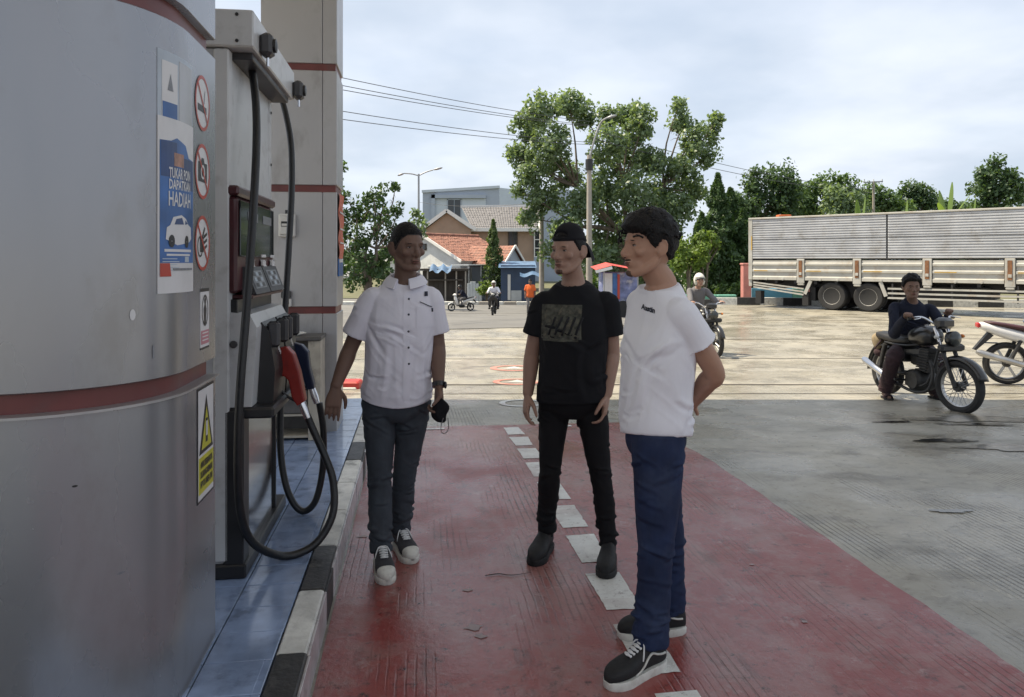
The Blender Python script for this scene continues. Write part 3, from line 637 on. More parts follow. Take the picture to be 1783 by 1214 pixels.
# lower cabinet: black end, polished panel
D(-.80, -.722, 3.225, 3.33, .151, .85, 'lower_post', 'plastic_black', .004); D(-.80, -.735, 3.33, 3.95, .185, .82, 'polished_panel', 'steel_mirror', .003); D(-.80, -.724, 3.945, 3.965, .16, .85, 'edge_trim', 'plastic_black', .002)
D(-.80, -.728, 3.33, 3.95, .155, .20, 'kick_strip', 'plastic_dark', .002)
# hoses (each its own thing: they hang from the arm to a nozzle)
def hose(label, pts, r=.0175):
    o = MB().tube([W(*p) for p in pts], r, 12, smooth=6).build('fuel_hose', 'rubber', None, 180); return tag(o, label, 'hose')
hose('black fuel hose looping down to the red nozzle', [(432, 92, 3.42), (440, 130, 3.36), (446, 190, 3.28), (446, 270, 3.2), (439, 400, 3.1), (429, 540, 3.04), (418, 680, 2.99), (414, 800, 2.99), (419, 890, 3.03), (438, 942, 3.12), (480, 966, 3.26), (520, 964, 3.32), (556, 940, 3.38), (580, 893, 3.43), (580, 838, 3.48), (566, 795, 3.5), (546, 750, 3.5), (534, 722, 3.5)])
hose('black fuel hose looping down to the dark blue nozzle', [(490, 170, 4.28), (499, 205, 4.25), (507, 255, 4.2), (508, 330, 4.15), (503, 430, 4.08), (497, 530, 4.02), (491, 640, 3.98), (488, 740, 3.94), (490, 800, 3.9), (500, 852, 3.88), (517, 884, 3.88), (534, 889, 3.88), (551, 868, 3.88), (562, 815, 3.88), (563, 750, 3.86), (556, 702, 3.84)])
def nozzle(label, mat, outline, Y, th, neck, spout, lever):
    n = thing('fuel_nozzle', label, 'nozzle', W(outline[0][0], outline[0][1], Y))
    O = n.location.copy()
    def w(p, dy=0): return W(p[0], p[1], Y)+Vector((0, dy, 0))-O
    mb = MB().prism([w(p, -th/2) for p in outline], (0, th, 0))
    me = remesh(mb, .004, 4, .5); link('body', me, mat, n, 180)
    MB().tube([w(p) for p in neck], [.017, .02, .016], 12).build('swivel', 'chrome', n, 60)
    MB().tube([w(p) for p in spout], [.013, .013, .015], 12).build('spout', 'steel_mirror', n, 60)
    MB().tube([w(p) for p in lever], .007, 8, smooth=4).build('lever', 'plastic_black', n, 180)
nozzle('red fuel nozzle hanging in the nearer black boot', 'nozzle_red', [(464, 624), (480, 606), (501, 603), (513, 616), (523, 646), (529, 678), (533, 697), (520, 706), (510, 690), (505, 662), (497, 654), (468, 656)], 3.45, .05, [(523, 696), (530, 712), (536, 728)], [(470, 625), (455, 606), (446, 600)], [(478, 655), (486, 676), (500, 690), (514, 698)])
nozzle('dark blue fuel nozzle hanging behind the red one', 'nozzle_blue', [(492, 606), (508, 595), (527, 600), (538, 612), (541, 640), (548, 668), (549, 676), (536, 678), (530, 660), (524, 645), (494, 640)], 3.82, .045, [(543, 676), (548, 690), (552, 702)], [(498, 612), (486, 598), (478, 594)], [(504, 642), (512, 660), (524, 670), (536, 675)])
# ================================================================ foliage
def leaf_mat(name, c1, c2, trans=.35, rough=.5):
    m = bpy.data.materials.new(name); m.use_nodes = True; MATS[name] = m; nt = m.node_tree; L = nt.links.new; b = nt.nodes['Principled BSDF']; out = nt.nodes['Material Output']
    g = nt.nodes.new('ShaderNodeNewGeometry'); mx = nt.nodes.new('ShaderNodeMix'); mx.data_type = 'RGBA'; L(g.outputs['Random Per Island'], mx.inputs['Factor'])
    mx.inputs['A'].default_value = (*c1, 1); mx.inputs['B'].default_value = (*c2, 1)
    L(mx.outputs['Result'], b.inputs['Base Color']); b.inputs['Roughness'].default_value = rough; b.inputs['Specular IOR Level'].default_value = .35
    t = nt.nodes.new('ShaderNodeBsdfTranslucent'); gm = nt.nodes.new('ShaderNodeMix'); gm.data_type = 'RGBA'; gm.blend_type = 'MULTIPLY'; gm.inputs['Factor'].default_value = 1
    L(mx.outputs['Result'], gm.inputs['A']); gm.inputs['B'].default_value = (1.5, 1.5, .55, 1); L(gm.outputs['Result'], t.inputs[0])
    ms = nt.nodes.new('ShaderNodeMixShader'); ms.inputs[0].default_value = trans; L(b.outputs[0], ms.inputs[1]); L(t.outputs[0], ms.inputs[2]); L(ms.outputs[0], out.inputs[0]); return m
leaf_mat('leaf_big', (.115, .17, .10), (.20, .27, .165), .4, .42); leaf_mat('leaf_dark', (.035, .068, .026), (.068, .118, .045), .3); leaf_mat('leaf_mid', (.06, .11, .042), (.115, .18, .068), .4)
leaf_mat('leaf_bright', (.085, .145, .03), (.17, .24, .06), .4); leaf_mat('leaf_banana', (.11, .18, .06), (.20, .28, .11), .45); leaf_mat('leaf_col', (.06, .105, .035), (.12, .17, .07), .3)
leaf_mat('leaf_far', (.075, .13, .06), (.13, .20, .09), .4); leaf_mat('leaf_fardark', (.05, .092, .045), (.09, .145, .07), .35); leaf_mat('leaf_cyp', (.04, .078, .028), (.075, .13, .05), .3); leaf_mat('grass_blade', (.05, .09, .025), (.10, .15, .045), .3)  # the two far leaf greens are paled, distance haze put into the colour
pm('bark', (.13, .105, .08), .85, var=.35, vscale=7, bump=.6, bscale=14, stretch=(1, 1, .25)); pm('bark_pale', (.24, .21, .17), .85, var=.3, vscale=8, bump=.5, bscale=14, stretch=(1, 1, .25))
def leaves_mesh(cent, size, aspect=.55, up=.35, rs=None, droop=0.0, norm_out=None):
    """each leaf a folded diamond of two triangles, numpy made"""
    rs = rs or rng; n = len(cent); c = np.asarray(cent)
    d = rs.normal(size=(n, 3)); d[:, 2] -= droop; d /= np.linalg.norm(d, axis=1)[:, None]
    nn = rs.normal(size=(n, 3)); nn[:, 2] = np.abs(nn[:, 2])+up
    if norm_out is not None: nn = nn*.8+norm_out*1.1
    s = np.cross(d, nn); s /= np.linalg.norm(s, axis=1)[:, None]+1e-9
    L = (size*rs.uniform(.65, 1.3, n))[:, None]
    a = c-d*L*.5; b = c+d*L*.5; l = c+s*L*aspect*.5+d*L*.05; r_ = c-s*L*aspect*.5+d*L*.05
    v = np.stack([a, l, b, r_], 1).reshape(-1, 3)
    me = bpy.data.meshes.new('crown'); me.vertices.add(n*4); me.vertices.foreach_set('co', v.ravel())
    me.loops.add(n*4); me.loops.foreach_set('vertex_index', np.arange(n*4, dtype=np.int32))
    me.polygons.add(n); me.polygons.foreach_set('loop_start', np.arange(0, n*4, 4, dtype=np.int32)); me.polygons.foreach_set('loop_total', np.full(n, 4, dtype=np.int32))
    me.update(calc_edges=True); return me
def blob_points(blobs, clumps, per, crad, rs, shell=.55):
    pts = []; out = []
    for (c, r) in blobs:
        c = np.array(c); r = np.array(r if hasattr(r, '__len__') else (r, r, r)); k = max(3, int(clumps*(r.mean()**1.6)))
        u = rs.normal(size=(k, 3)); u /= np.linalg.norm(u, axis=1)[:, None]; rad = rs.uniform(shell, 1.0, k)**.7
        cc = c+u*rad[:, None]*r
        for q, uu in zip(cc, u):
            w = rs.normal(size=(per, 3)); w /= np.linalg.norm(w, axis=1)[:, None]
            pts.append(q+w*(rs.uniform(.15, 1, per)**.6)[:, None]*crad*rs.uniform(.7, 1.3)); out.append(w*.6+uu*.6)
    return np.concatenate(pts), np.concatenate(out)
def tree(name, label, base, blobs, leaf, bark, trunk_r, fork, clumps=6, per=40, crad=.45, lsize=.28, group=None, seed=1, aspect=.6, shell=.5, limbs=True, up=.35, droop=0.0):
    rs = np.random.default_rng(seed); e = thing(name, label, 'tree', base, 0, group); B = Vector(base)
    P, No = blob_points(blobs, clumps, per, crad, rs, shell)
    me = leaves_mesh(P-np.array(B), lsize, aspect, up, rs, droop, No); link('crown', me, leaf, e)
    mb = MB(); fk = Vector(fork)-B; mid = fk*.5+Vector((rs.uniform(-.1, .1), 0, 0))
    mb.tube([Vector((0, 0, -.1)), mid, fk], [trunk_r*1.15, trunk_r*.9, trunk_r*.75], 10, smooth=4)
    if limbs:
        loc_ = [Vector(c)-B for c, r in blobs]; K = max(1, min(6, len(blobs)//4)); ctr = [loc_[int(i)] for i in rs.choice(len(loc_), K, replace=False)]
        for _ in range(6):
            own = [min(range(K), key=lambda j: (p_-ctr[j]).length) for p_ in loc_]; ctr = [sum((p_ for p_, o_ in zip(loc_, own) if o_ == j), Vector())/max(1, own.count(j)) if own.count(j) else ctr[j] for j in range(K)]
        nodes = []
        for j in range(K):
            nd = fk.lerp(ctr[j], .55); nd.z -= .05*(ctr[j]-fk).length; nodes.append(nd); q = trunk_r*.5
            st = fk*rs.uniform(.8, 1.0); mb.tube([st, st.lerp(nd, .5)+Vector((rs.uniform(-.2, .2), rs.uniform(-.2, .2), .15)), nd], [q, q*.8, q*.6], 7, smooth=3)
        for (c, r), o_ in zip(blobs, own):
            c = Vector(c)-B; nd = nodes[o_]; m = nd.lerp(c, .5)+Vector((rs.uniform(-.25, .25), rs.uniform(-.25, .25), rs.uniform(-.2, .2))); q = trunk_r*.28
            mb.tube([nd, m, c], [q, q*.6, q*.2], 6, smooth=3)
            rr = r if not hasattr(r, '__len__') else sum(r)/3
            for _ in range(5):
                d = Vector(rs.normal(size=3)).normalized()*rr*.9; st = m.lerp(c, rs.uniform(.3, 1)); mb.tube([st, st+d*.5+Vector((0, 0, .06)), st+d], [q*.25, q*.15, q*.06], 4)
    mb.build('trunk', bark, e, 60); return e
def pb(lst, Y, k=1.0, depth=1.0):    # (px, py, radius px[, dY]) -> blobs
    out = []
    for b in lst:
        y = Y+(b[3] if len(b) > 3 else 0); p = W(b[0], b[1], y); r = b[2]*y/F*k; out.append((tuple(p), (r, r*depth, r*.9)))
    return out
# the big broad-leaved tree in the middle
YB = 42.0
bl = [(945, 192, 34, -1), (990, 178, 30, .5), (1018, 200, 24, 1.5), (918, 225, 30, 1), (962, 245, 40, -1.5), (905, 272, 24, .5), (928, 300, 36, -.5), (985, 300, 34, 1.2), (1060, 205, 24, 0), (1095, 205, 26, 1), (1120, 212, 28, -1),
      (1055, 255, 40, -2), (1110, 260, 38, 1.5), (1140, 285, 34, -.5), (1060, 320, 44, 1.0), (1110, 335, 44, -1.6), (1155, 345, 34, .8), (1010, 355, 40, -1), (945, 345, 30, 0), (925, 380, 20, .5),
      (1182, 185, 15, 0), (1190, 212, 22, .6), (1205, 245, 28, -.6), (1235, 235, 18, .4), (1248, 208, 15, 0), (1232, 275, 18, .3), (1190, 290, 28, -.3), (1200, 330, 30, .8), (1180, 365, 34, -1),
      (985, 400, 30, -1.5), (1060, 400, 48, 1.5), (1120, 410, 46, -.8), (1165, 420, 34, .5), (965, 440, 26, .5), (1040, 450, 40, -1), (1110, 460, 40, 1), (900, 330, 13, 0), (892, 268, 10, 0)]
zb = zg(4.8, YB)
tree('broadleaf_tree', 'tall broad-leaved tree with open crown rising behind the three standing men', (W(1080, 455, YB).x, YB, zb), pb(bl, YB), 'leaf_big', 'bark', .30, W(1085, 400, YB), clumps=28, per=40, crad=.44, lsize=.24, seed=3, aspect=.62, shell=.25)
# left tree seen beside the column
yl = 30.0
bl = [(650, 345, 22, 0), (665, 335, 14, .4), (640, 365, 26, .5), (668, 372, 24, -.4), (692, 372, 14, 0), (612, 375, 22, .3), (625, 410, 28, -.5), (660, 410, 28, .5), (690, 410, 18, 0), (600, 430, 30, .5), (640, 450, 34, -.3), (680, 445, 22, .3), (615, 480, 34, .2), (660, 485, 34, -.2), (590, 390, 24, 0), (688, 325, 7, 0), (603, 345, 16, 0)]
tree('broadleaf_tree', 'dense leafy tree beside the square column, behind the man at the pump', (W(640, 455, yl).x, yl, zg(-5.8, yl)), pb(bl, yl), 'leaf_dark', 'bark', .2, W(640, 470, yl), clumps=22, per=34, crad=.26, lsize=.17, seed=5, shell=.3)
bl = [(728, 385, 12, 0), (715, 395, 14, .5), (738, 400, 14, -.4), (722, 415, 16, 0), (705, 425, 16, 0), (700, 450, 22, 0), (720, 370, 7, 0)]
tree('broadleaf_tree', 'small pale tree half hidden by the head of the man in the white shirt', (W(715, 455, 46).x, 46, zg(-6, 46)), pb(bl, 46), 'leaf_big', 'bark', .14, W(715, 430, 46), clumps=12, per=30, crad=.35, lsize=.26, seed=6)
bl = [(600, 290, 6, 0), (590, 300, 10, 0), (575, 320, 22, 0), (560, 300, 20, 0)]
tree('broadleaf_tree', 'tree almost hidden by the square column, a twig showing in the sky', (W(560, 455, 34).x, 34, zg(-8, 34)), pb(bl, 34), 'leaf_mid', 'bark', .16, W(562, 380, 34), clumps=8, per=20, crad=.3, lsize=.2, seed=8)
# columnar conifer in front of the houses
def conifer(name, label, px, ytop, ybot, wpx, Y, leaf, seed, n=3800, lsize=.2, group=None, power=.75, rough_=.12):
    rs = np.random.default_rng(seed); top = W(px, ytop, Y); bx = (top.x, Y, zg(top.x, Y)); hgt = top.z-bx[2]; w = wpx*Y/F/2; e = thing(name, label, 'tree', bx, 0, group)
    u = rs.uniform(0, 1, n)**.85; z = .06*hgt+u*hgt*.95; rmax = w*np.minimum(1, (1-u)**power*1.25+.03)*(1+rough_*np.sin(z*9+rs.uniform(0, 6))+rough_*np.sin(z*4.1))
    a = rs.uniform(0, 2*math.pi, n); lob = 1+.18*np.sin(3*a+z*2.2)+.12*np.sin(5*a-z*3); r = rmax*lob*rs.uniform(.45, 1.05, n)**.5
    P = np.stack([r*np.cos(a), r*np.sin(a), z], 1); No = np.stack([np.cos(a), np.sin(a), np.full(n, .5)], 1)
    link('crown', leaves_mesh(P, lsize, .45, .5, rs, -.9, No), leaf, e); MB().tube([(0, 0, -.1), (0, 0, hgt*.9)], [w*.14, w*.03], 8).build('trunk', 'bark', e, 60); return e
conifer('column_conifer', 'slim pointed conifer standing before the red roofed house', 859, 384, 500, 34, 56, 'leaf_col', 11, 4200, .24)
Yc = 36
conifer('cypress', 'dark cypress with a pointed tip behind the helmeted rider', 1250, 305, 505, 66, Yc, 'leaf_cyp', 12, 6500, .22, 'dark cypresses behind the truck tail')
conifer('cypress', 'shorter dark cypress between the taller one and the truck tail', 1272, 330, 505, 70, Yc+1.2, 'leaf_cyp', 13, 6500, .22, 'dark cypresses behind the truck tail')
conifer('cypress', 'low spreading cypress beside the bright green shrub', 1222, 372, 500, 58, Yc-.8, 'leaf_cyp', 14, 4500, .2, 'dark cypresses behind the truck tail')
conifer('cypress', 'dark cypress touching the corner of the truck box', 1294, 365, 505, 60, Yc+.4, 'leaf_cyp', 15, 4500, .22, 'dark cypresses behind the truck tail')
def shrub(label, px, py, rpx, Y, leaf, seed, lsize=.16, n=26, per=30, sq=.8, group=None, name='shrub', cat='shrub'):
    rs = np.random.default_rng(seed); c = W(px, py, Y); r = rpx*Y/F; b = (c.x, Y, zg(c.x, Y)); e = thing(name, label, cat, b, 0, group)
    P, No = blob_points([(c-Vector(b), (r, r*.8, r*sq)), (c-Vector(b)+Vector((r*.5, 0, -r*.2)), (r*.6, r*.6, r*sq*.7)), (c-Vector(b)+Vector((-r*.5, 0, -r*.3)), (r*.6, r*.6, r*sq*.6))], n/(r**1.6), per, r*.28, rs, .45)
    link('crown', leaves_mesh(P, lsize, .5, .4, rs, 0, No), leaf, e)
    mb = MB()
    for i in range(6): mb.tube([(0, 0, -.05), Vector((rs.uniform(-.3, .3)*r, rs.uniform(-.3, .3)*r, (c.z-b[2])*.6)), (c-Vector(b))+Vector(rs.normal(size=3))*r*.4], [.05, .035, .012], 5)
    mb.build('stem', 'bark', e, 60); return e
shrub('bright yellow-green shrub lit by the sun beside the young man with the white T-shirt', 1200, 440, 34, 33, 'leaf_bright', 21, .2, 34, 34, .9)
shrub('second bright green shrub, upper one leaning to the cypress', 1228, 420, 22, 33.5, 'leaf_bright', 22, .18, 24, 30, .9)
shrub('low rounded bush at the foot of the slim pointed conifer', 847, 500, 16, 52, 'leaf_bright', 23, .2, 26, 26, .75)
shrub('clipped green hedge bush beside the pink post', 1272, 505, 24, 33.5, 'leaf_mid', 24, .14, 40, 34, .55)
shrub('dark bush beneath the cypresses near the pink post', 1240, 510, 18, 34.5, 'leaf_dark', 25, .14, 30, 30, .6)
# trees beyond the truck
YT = 62
far = [('rounded dark tree, tallest behind the tail of the truck', [(1300, 350, 34), (1325, 318, 30), (1355, 310, 30), (1372, 335, 26), (1330, 360, 38), (1290, 385, 30), (1360, 375, 34)], 'leaf_fardark', 0),
       ('broad flat-topped tree behind the middle of the truck box', [(1398, 335, 26), (1435, 322, 24), (1465, 326, 24), (1425, 350, 34), (1465, 350, 30), (1395, 372, 32), (1485, 342, 20), (1380, 350, 24)], 'leaf_far', 4),
       ('yellowish green tree beside the flat-topped one', [(1455, 345, 20), (1475, 350, 22), (1465, 375, 28), (1490, 370, 20)], 'leaf_big', -5),
       ('small round tree under the distant power pole', [(1518, 335, 20), (1538, 346, 22), (1510, 356, 26), (1552, 360, 20), (1570, 368, 18)], 'leaf_far', 8),
       ('hazy tree between the banana plants', [(1588, 333, 18), (1608, 342, 20), (1580, 352, 24), (1625, 350, 18), (1602, 366, 26), (1650, 365, 22), (1670, 372, 20)], 'leaf_fardark', 10),
       ('dark upright tree, tallest at the edge of the picture', [(1715, 300, 16), (1738, 285, 14), (1755, 305, 18), (1735, 320, 26), (1708, 330, 20), (1765, 330, 18), (1740, 350, 30), (1710, 360, 22)], 'leaf_fardark', -4),
       ('low tree cut by the picture edge beside the dark upright one', [(1785, 345, 16), (1800, 330, 22), (1805, 365, 26)], 'leaf_far', 2)]
far += [('mid green tree filling the gap behind the truck seam', [(1545, 372, 24), (1520, 378, 24), (1575, 380, 24)], 'leaf_far', 14), ('pale bushy tree low above the truck box near the picture edge', [(1690, 372, 24), (1660, 380, 24), (1640, 376, 22)], 'leaf_far', 12), ('bushy tree joining the rounded and the flat-topped trees', [(1385, 345, 24), (1378, 372, 28), (1402, 380, 26)], 'leaf_far', 9)]
for i, (lab, bl, lf, dY) in enumerate(far):
    Y = YT+dY; cxp = sum(b[0] for b in bl)/len(bl); bx = W(cxp, 455, Y).x
    tree('background_tree', lab, (bx, Y, zg(bx, Y)), pb(bl, Y), lf, 'bark', .28, W(cxp, 400, Y), clumps=16, per=34, crad=.6, lsize=.34, group='trees beyond the truck', seed=40+i, shell=.4)
# a far wooded rise closes the view (one uncountable mass)
rs = np.random.default_rng(77); n = 26000
x = rs.uniform(-110, 150, n); y = rs.uniform(118, 150, n); hmax = 5.0+1.6*np.sin(x*.11)+1.3*np.sin(x*.31+1)+.9*np.sin(x*.83)
z = -1.5+hmax*rs.uniform(0, 1, n)**.6+np.where(x > 30, 2.0, 0)
tag(link('treeline', leaves_mesh(np.stack([x, y, z], 1), 1.1, .6, .5, rs), 'leaf_dark'), 'distant dark line of trees along the horizon', 'trees', kind='stuff')
rs = np.random.default_rng(78); n = 9000
x = rs.uniform(3.2, 34, n); y = 45+rs.uniform(0, 5, n)+x*.1; z = -1.2+(2.6+.5*np.sin(x*.9)+.4*np.sin(x*2.3))*rs.uniform(0, 1, n)**.7
tag(link('undergrowth', leaves_mesh(np.stack([x, y, z], 1), .38, .6, .5, rs), 'leaf_dark'), 'dark undergrowth behind the shrubs and the truck', 'undergrowth', kind='stuff')
# banana plants
def banana(label, px, ytop, Y, seed, n=6):
    rs = np.random.default_rng(seed); top = W(px, ytop, Y); b = Vector((top.x, Y, zg(top.x, Y))); hh = top.z-b.z; e = thing('banana_plant', label, 'plant', b, 0, 'banana plants beyond the truck')
    MB().tube([(0, 0, -.1), (0, 0, hh*.6)], [.14, .09], 8).build('stem', 'bark_pale', e, 60)
    for i in range(n):
        a = 2*math.pi*i/n+rs.uniform(-.4, .4); el = rs.uniform(.35, 1.25) if i else 1.45; L = hh*.42; d = Vector((math.cos(a)*math.cos(el), math.sin(a)*math.cos(el)*.6, math.sin(el))); s = d.cross(Vector((0, 0, 1))).normalized(); nrm = s.cross(d)
        rings = []; m = 9
        for k in range(m+1):
            u = k/m; c = Vector((0, 0, hh*.57))+d*L*u+Vector((0, 0, -.35*L*u*u*(1-el/1.6))); w = .12*math.sin(math.pi*min(1, u*.92+.06))**.6*L/1.8+.01
            rings.append([c-s*w-nrm*w*.25, c-s*w*.5-nrm*w*.06, c, c+s*w*.5-nrm*w*.06, c+s*w-nrm*w*.25])
        mb = MB(); mb.loft(rings, False, False); mb.build('leaf', 'leaf_banana', e, 60, fix=False)
banana('pale banana plant nearest the tail of the truck', 1498, 338, 52, 61, 5)
banana('banana plant with drooping broad leaf above the truck seam', 1572, 345, 50, 63, 6); banana('tall banana plant with one upright leaf', 1650, 312, 52, 64, 7); banana('pale banana plant beside the dark upright tree', 1690, 338, 54, 65, 6)
# ================================================================ poles, lamps and wires
pm('concrete_pole', (.34, .31, .27), .8, var=.15, vscale=3, dirt=((.16, .13, .1), .5, 3)); pm('galvanised', (.32, .33, .34), .5, metal=.5, var=.1); pm('lamp_glass', (.6, .62, .62), .3); pm('wire', (.06, .06, .065), .6)
def pole(name, label, px, ytop, Y, r, mat='concrete_pole', cat='pole'):
    top = W(px, ytop, Y); b = Vector((top.x, Y, zg(top.x, Y))); e = thing(name, label, cat, b); MB().tube([(0, 0, -.1), (0, 0, top.z-b.z)], [r*1.25, r*.8], 14).build('shaft', mat, e, 60); return e, b
def head(mb, a, b, w=.16): 
    a, b = Vector(a), Vector(b); return mb.ell((a+b)/2, ((b-a).length/2, w, .08), 12, 8, Matrix.Rotation(math.atan2(b.z-a.z, b.x-a.x), 3, 'Y').inverted())
e, b = pole('street_lamp', 'tall double-armed street lamp above the man in the white shirt', 729, 303, 58, .09, 'galvanised', 'street lamp')
for q in ((704, 302, 692, 306), (754, 296, 771, 292)):
    a0 = W(729, 306, 58)-b; a1 = W(q[0], q[1], 58)-b; a2 = W(q[2], q[3], 58)-b
    MB().tube([a0, a0.lerp(a1, .5)+Vector((0, 0, .05)), a1], .05, 8, smooth=4).build('arm', 'galvanised', e, 60); lh = head(MB(), a1, a2, .2).build('lamp_head', 'galvanised', e, 60)
MB().cbox(-.35, .35, -.1, .1, 3.55, 3.65, .02).build('crossbar', 'galvanised', e); MB().cbox(-.2, .25, -.15, .1, 4.3, 4.75, .03).build('speaker_box', 'plastic_dark', e); MB().cbox(-.9, -.4, -.1, .1, 4.2, 4.6, .05).build('round_sign', 'clad_grey', e)
e, b = pole('utility_pole', 'concrete utility pole with a curved lamp arm against the big tree', 1026, 270, 37, .14)
MB().lathe([(.19, 0), (.19, .55)], 14, (0, 0, W(0, 297, 37).z-b.z)).build('black_collar', 'plastic_black', e, 60)
MB().tube([W(1026, 275, 37)-b, W(1030, 262, 37)-b, W(1036, 240, 37)-b, W(1046, 214, 37)-b, W(1058, 205, 36.6)-b], .05, 8, smooth=4).build('lamp_arm', 'galvanised', e, 60)
head(MB(), W(1056, 206, 36.6)-b, W(1074, 201, 36.6)-b, .13).build('lamp_head', 'galvanised', e, 60)
for y in (285, 300): MB().tube([W(1019, y, 37)-b, W(1033, y, 37)-b], .03, 6).build('bracket', 'galvanised', e, 60)
e, b = pole('utility_pole', 'slim concrete pole beside the brown house, behind the man in black', 943, 345, 44, .14); 
MB().tube([W(943, 350, 44)-b, W(930, 345, 44)-b], .03, 6).build('bracket', 'galvanised', e, 60)
e, b = pole('utility_pole', 'distant power pole with insulators above the banana plants', 1521, 316, 66, .12)
MB().beam(W(1504, 318, 66)-b, W(1537, 316, 66)-b, .1, .1).build('cross_arm', 'galvanised', e)
for p in (1505, 1521, 1536): MB().tube([W(p, 318, 66)-b, W(p, 312, 66)-b], .05, 6).build('insulator', 'lamp_glass', e, 60)
def wire(label, p0, p1, sag, r=.016, n=24):
    a, c = W(*p0), W(*p1); pts = [a.lerp(c, i/n)+Vector((0, 0, -sag*4*(i/n)*(1-i/n))) for i in range(n+1)]
    return tag(MB().tube(pts, r, 5).build('power_line', 'wire', None, 60), label, 'power line')
wl_ = ['topmost power line crossing the sky to the big tree', 'second power line from the top, close below the first', 'third power line in the upper bundle', 'upper wire of the lower pair crossing the sky', 'lower wire of the lower pair crossing the sky']
for lab, (y0, y1) in zip(wl_, ((128, 200), (142, 206), (150, 208), (188, 236), (203, 240))): wire(lab, (560, y0, 22), (1027, y1+12, 37.2), .12, .0125)
wire('upper power line between the big tree and the far trees', (1027, 225, 37.2), (1521, 330, 66), .5, .018); wire('lower power line between the big tree and the far trees', (1027, 240, 37.2), (1521, 336, 66), .5, .018)
wire('thin line reaching the street lamp from the houses', (729, 352, 58), (943, 352, 44), .3, .012)
# ================================================================ houses across the street
pm('wall_white', (.62, .63, .62), .8, var=.1, vscale=2, dirt=((.35, .34, .31), .5, 1.2)); pm('wall_brown', (.33, .235, .175), .8, var=.1, vscale=1.2, dirt=((.22, .16, .12), .4, 1)); pm('trim_white', (.7, .7, .68), .6, var=.05)
pm('roof_red', (.26, .12, .085), .75, var=.45, vscale=3.5, dirt=((.17, .07, .05), .6, 2)); pm('roof_grey', (.15, .145, .15), .7, var=.25, vscale=3); pm('wall_bluegrey', (.34, .39, .46), .6, var=.05, vscale=.6); pm('wall_paleblue', (.48, .54, .60), .6, var=.05, vscale=.6)
pm('window_dark', (.03, .035, .04), .1, var=.2, spec=.6); pm('wood_dark', (.06, .05, .042), .8, var=.3, vscale=2); pm('tarp_blue', (.09, .16, .27), .5, var=.25, vscale=2.5); pm('paint_blue', (.045, .075, .14), .6, var=.2, vscale=1.5, dirt=((.08, .09, .1), .5, 2))
pm('sheet_metal', (.5, .53, .55), .5, metal=.3, var=.1, vscale=2)
def house_frame(apex, d):   # d: ridge direction in plan
    d = Vector((d[0], d[1], 0)).normalized(); w = Vector((d.y, -d.x, 0)); return d, w
def tiles_mesh(a, b, c, dd, rows, cols, th=.06, gap=.0):
    """overlapping courses of roof tiles between eave a-b and ridge dd-c"""
    a, b, c, dd = map(Vector, (a, b, c, dd)); n = (b-a).cross(dd-a).normalized()
    if n.z < 0: n = -n
    mb = MB()
    for r in range(rows):
        v0, v1 = r/rows, min(1, (r+1.25)/rows)
        for k in range(cols):
            u0, u1 = k/cols, (k+1)/cols
            def P(u, v): return a.lerp(b, u).lerp(dd.lerp(c, u), v)
            lift = n*(th*random.uniform(.5, 1)); m = (u0+u1)/2
            p0, p1, p2, p3 = P(u0, v0)+lift*.4, P(u1, v0)+lift*.4, P(u1, v1), P(u0, v1); q0, q1 = P(m, v0)+lift*1.3, P(m, v1)+lift*.5
            mb.add([p0, q0, p1, p2, q1, p3], [(0, 1, 4, 5), (1, 2, 3, 4)])
    return mb
ZF = -1.55
def window(parent, c, ax, hw, hh, nrm, frame='trim_white'):
    c, ax, nrm = Vector(c), Vector(ax).normalized(), Vector(nrm).normalized(); up = Vector((0, 0, 1))
    w = MB().obox(c+nrm*.02, ax, up, nrm, hw, hh, .02).build('window', 'window_dark', parent)
    mb = MB()
    for s in (-1, 1): mb.obox(c+nrm*.05+ax*(s*hw), ax, up, nrm, .05, hh+.05, .03); mb.obox(c+nrm*.05+up*(s*hh), ax, up, nrm, hw+.05, .05, .03)
    mb.obox(c+nrm*.045, ax, up, nrm, .03, hh, .02); mb.build('frame', frame, w)
# --- white house with red tile roof
ap = W(738, 409, 60); d, w = house_frame(ap, (3.8, 4.5)); e = thing('house', 'white house with a weathered red tile roof across the street', 'house', (ap.x, ap.y, ZF)); B = Vector(e.location)
A = ap-B; hw = 4.5; zr = A.z; ze = W(0, 455, 57).z-ZF; A0 = Vector((0, 0, 0))
L = 6.2
def hp(u, v, z): return d*u+w*v+Vector((0, 0, z))
MB().add([hp(0, -hw*.92, 0), hp(0, hw*.92, 0), hp(0, hw*.92, ze+.1), hp(0, 0, zr-.12), hp(0, -hw*.92, ze+.1), hp(L, -hw*.92, 0), hp(L, hw*.92, 0), hp(L, hw*.92, ze+.1), hp(L, 0, zr-.12), hp(L, -hw*.92, ze+.1)],
         [(0, 1, 2, 3, 4), (5, 9, 8, 7, 6), (1, 6, 7, 2), (0, 4, 9, 5)]).build('wall', 'wall_white', e)
rf = tiles_mesh(hp(-.3, hw, ze), hp(L+.3, hw, ze), hp(L+.3, 0, zr), hp(-.3, 0, zr), 16, 26).build('roof', 'roof_red', e, fix=False); rf['kind'] = 'stuff'
tiles_mesh(hp(L+.3, -hw, ze), hp(-.3, -hw, ze), hp(-.3, 0, zr), hp(L+.3, 0, zr), 8, 10).build('roof', 'roof_red', e, fix=False)
mb = MB(); mb.beam(hp(-.34, 0, zr+.02), hp(-.34, hw, ze), .08, .22); mb.build('verge_board', 'trim_white', e); MB().beam(hp(-.34, 0, zr+.02), hp(-.34, -hw, ze), .08, .22).build('verge_board', 'trim_white', e)
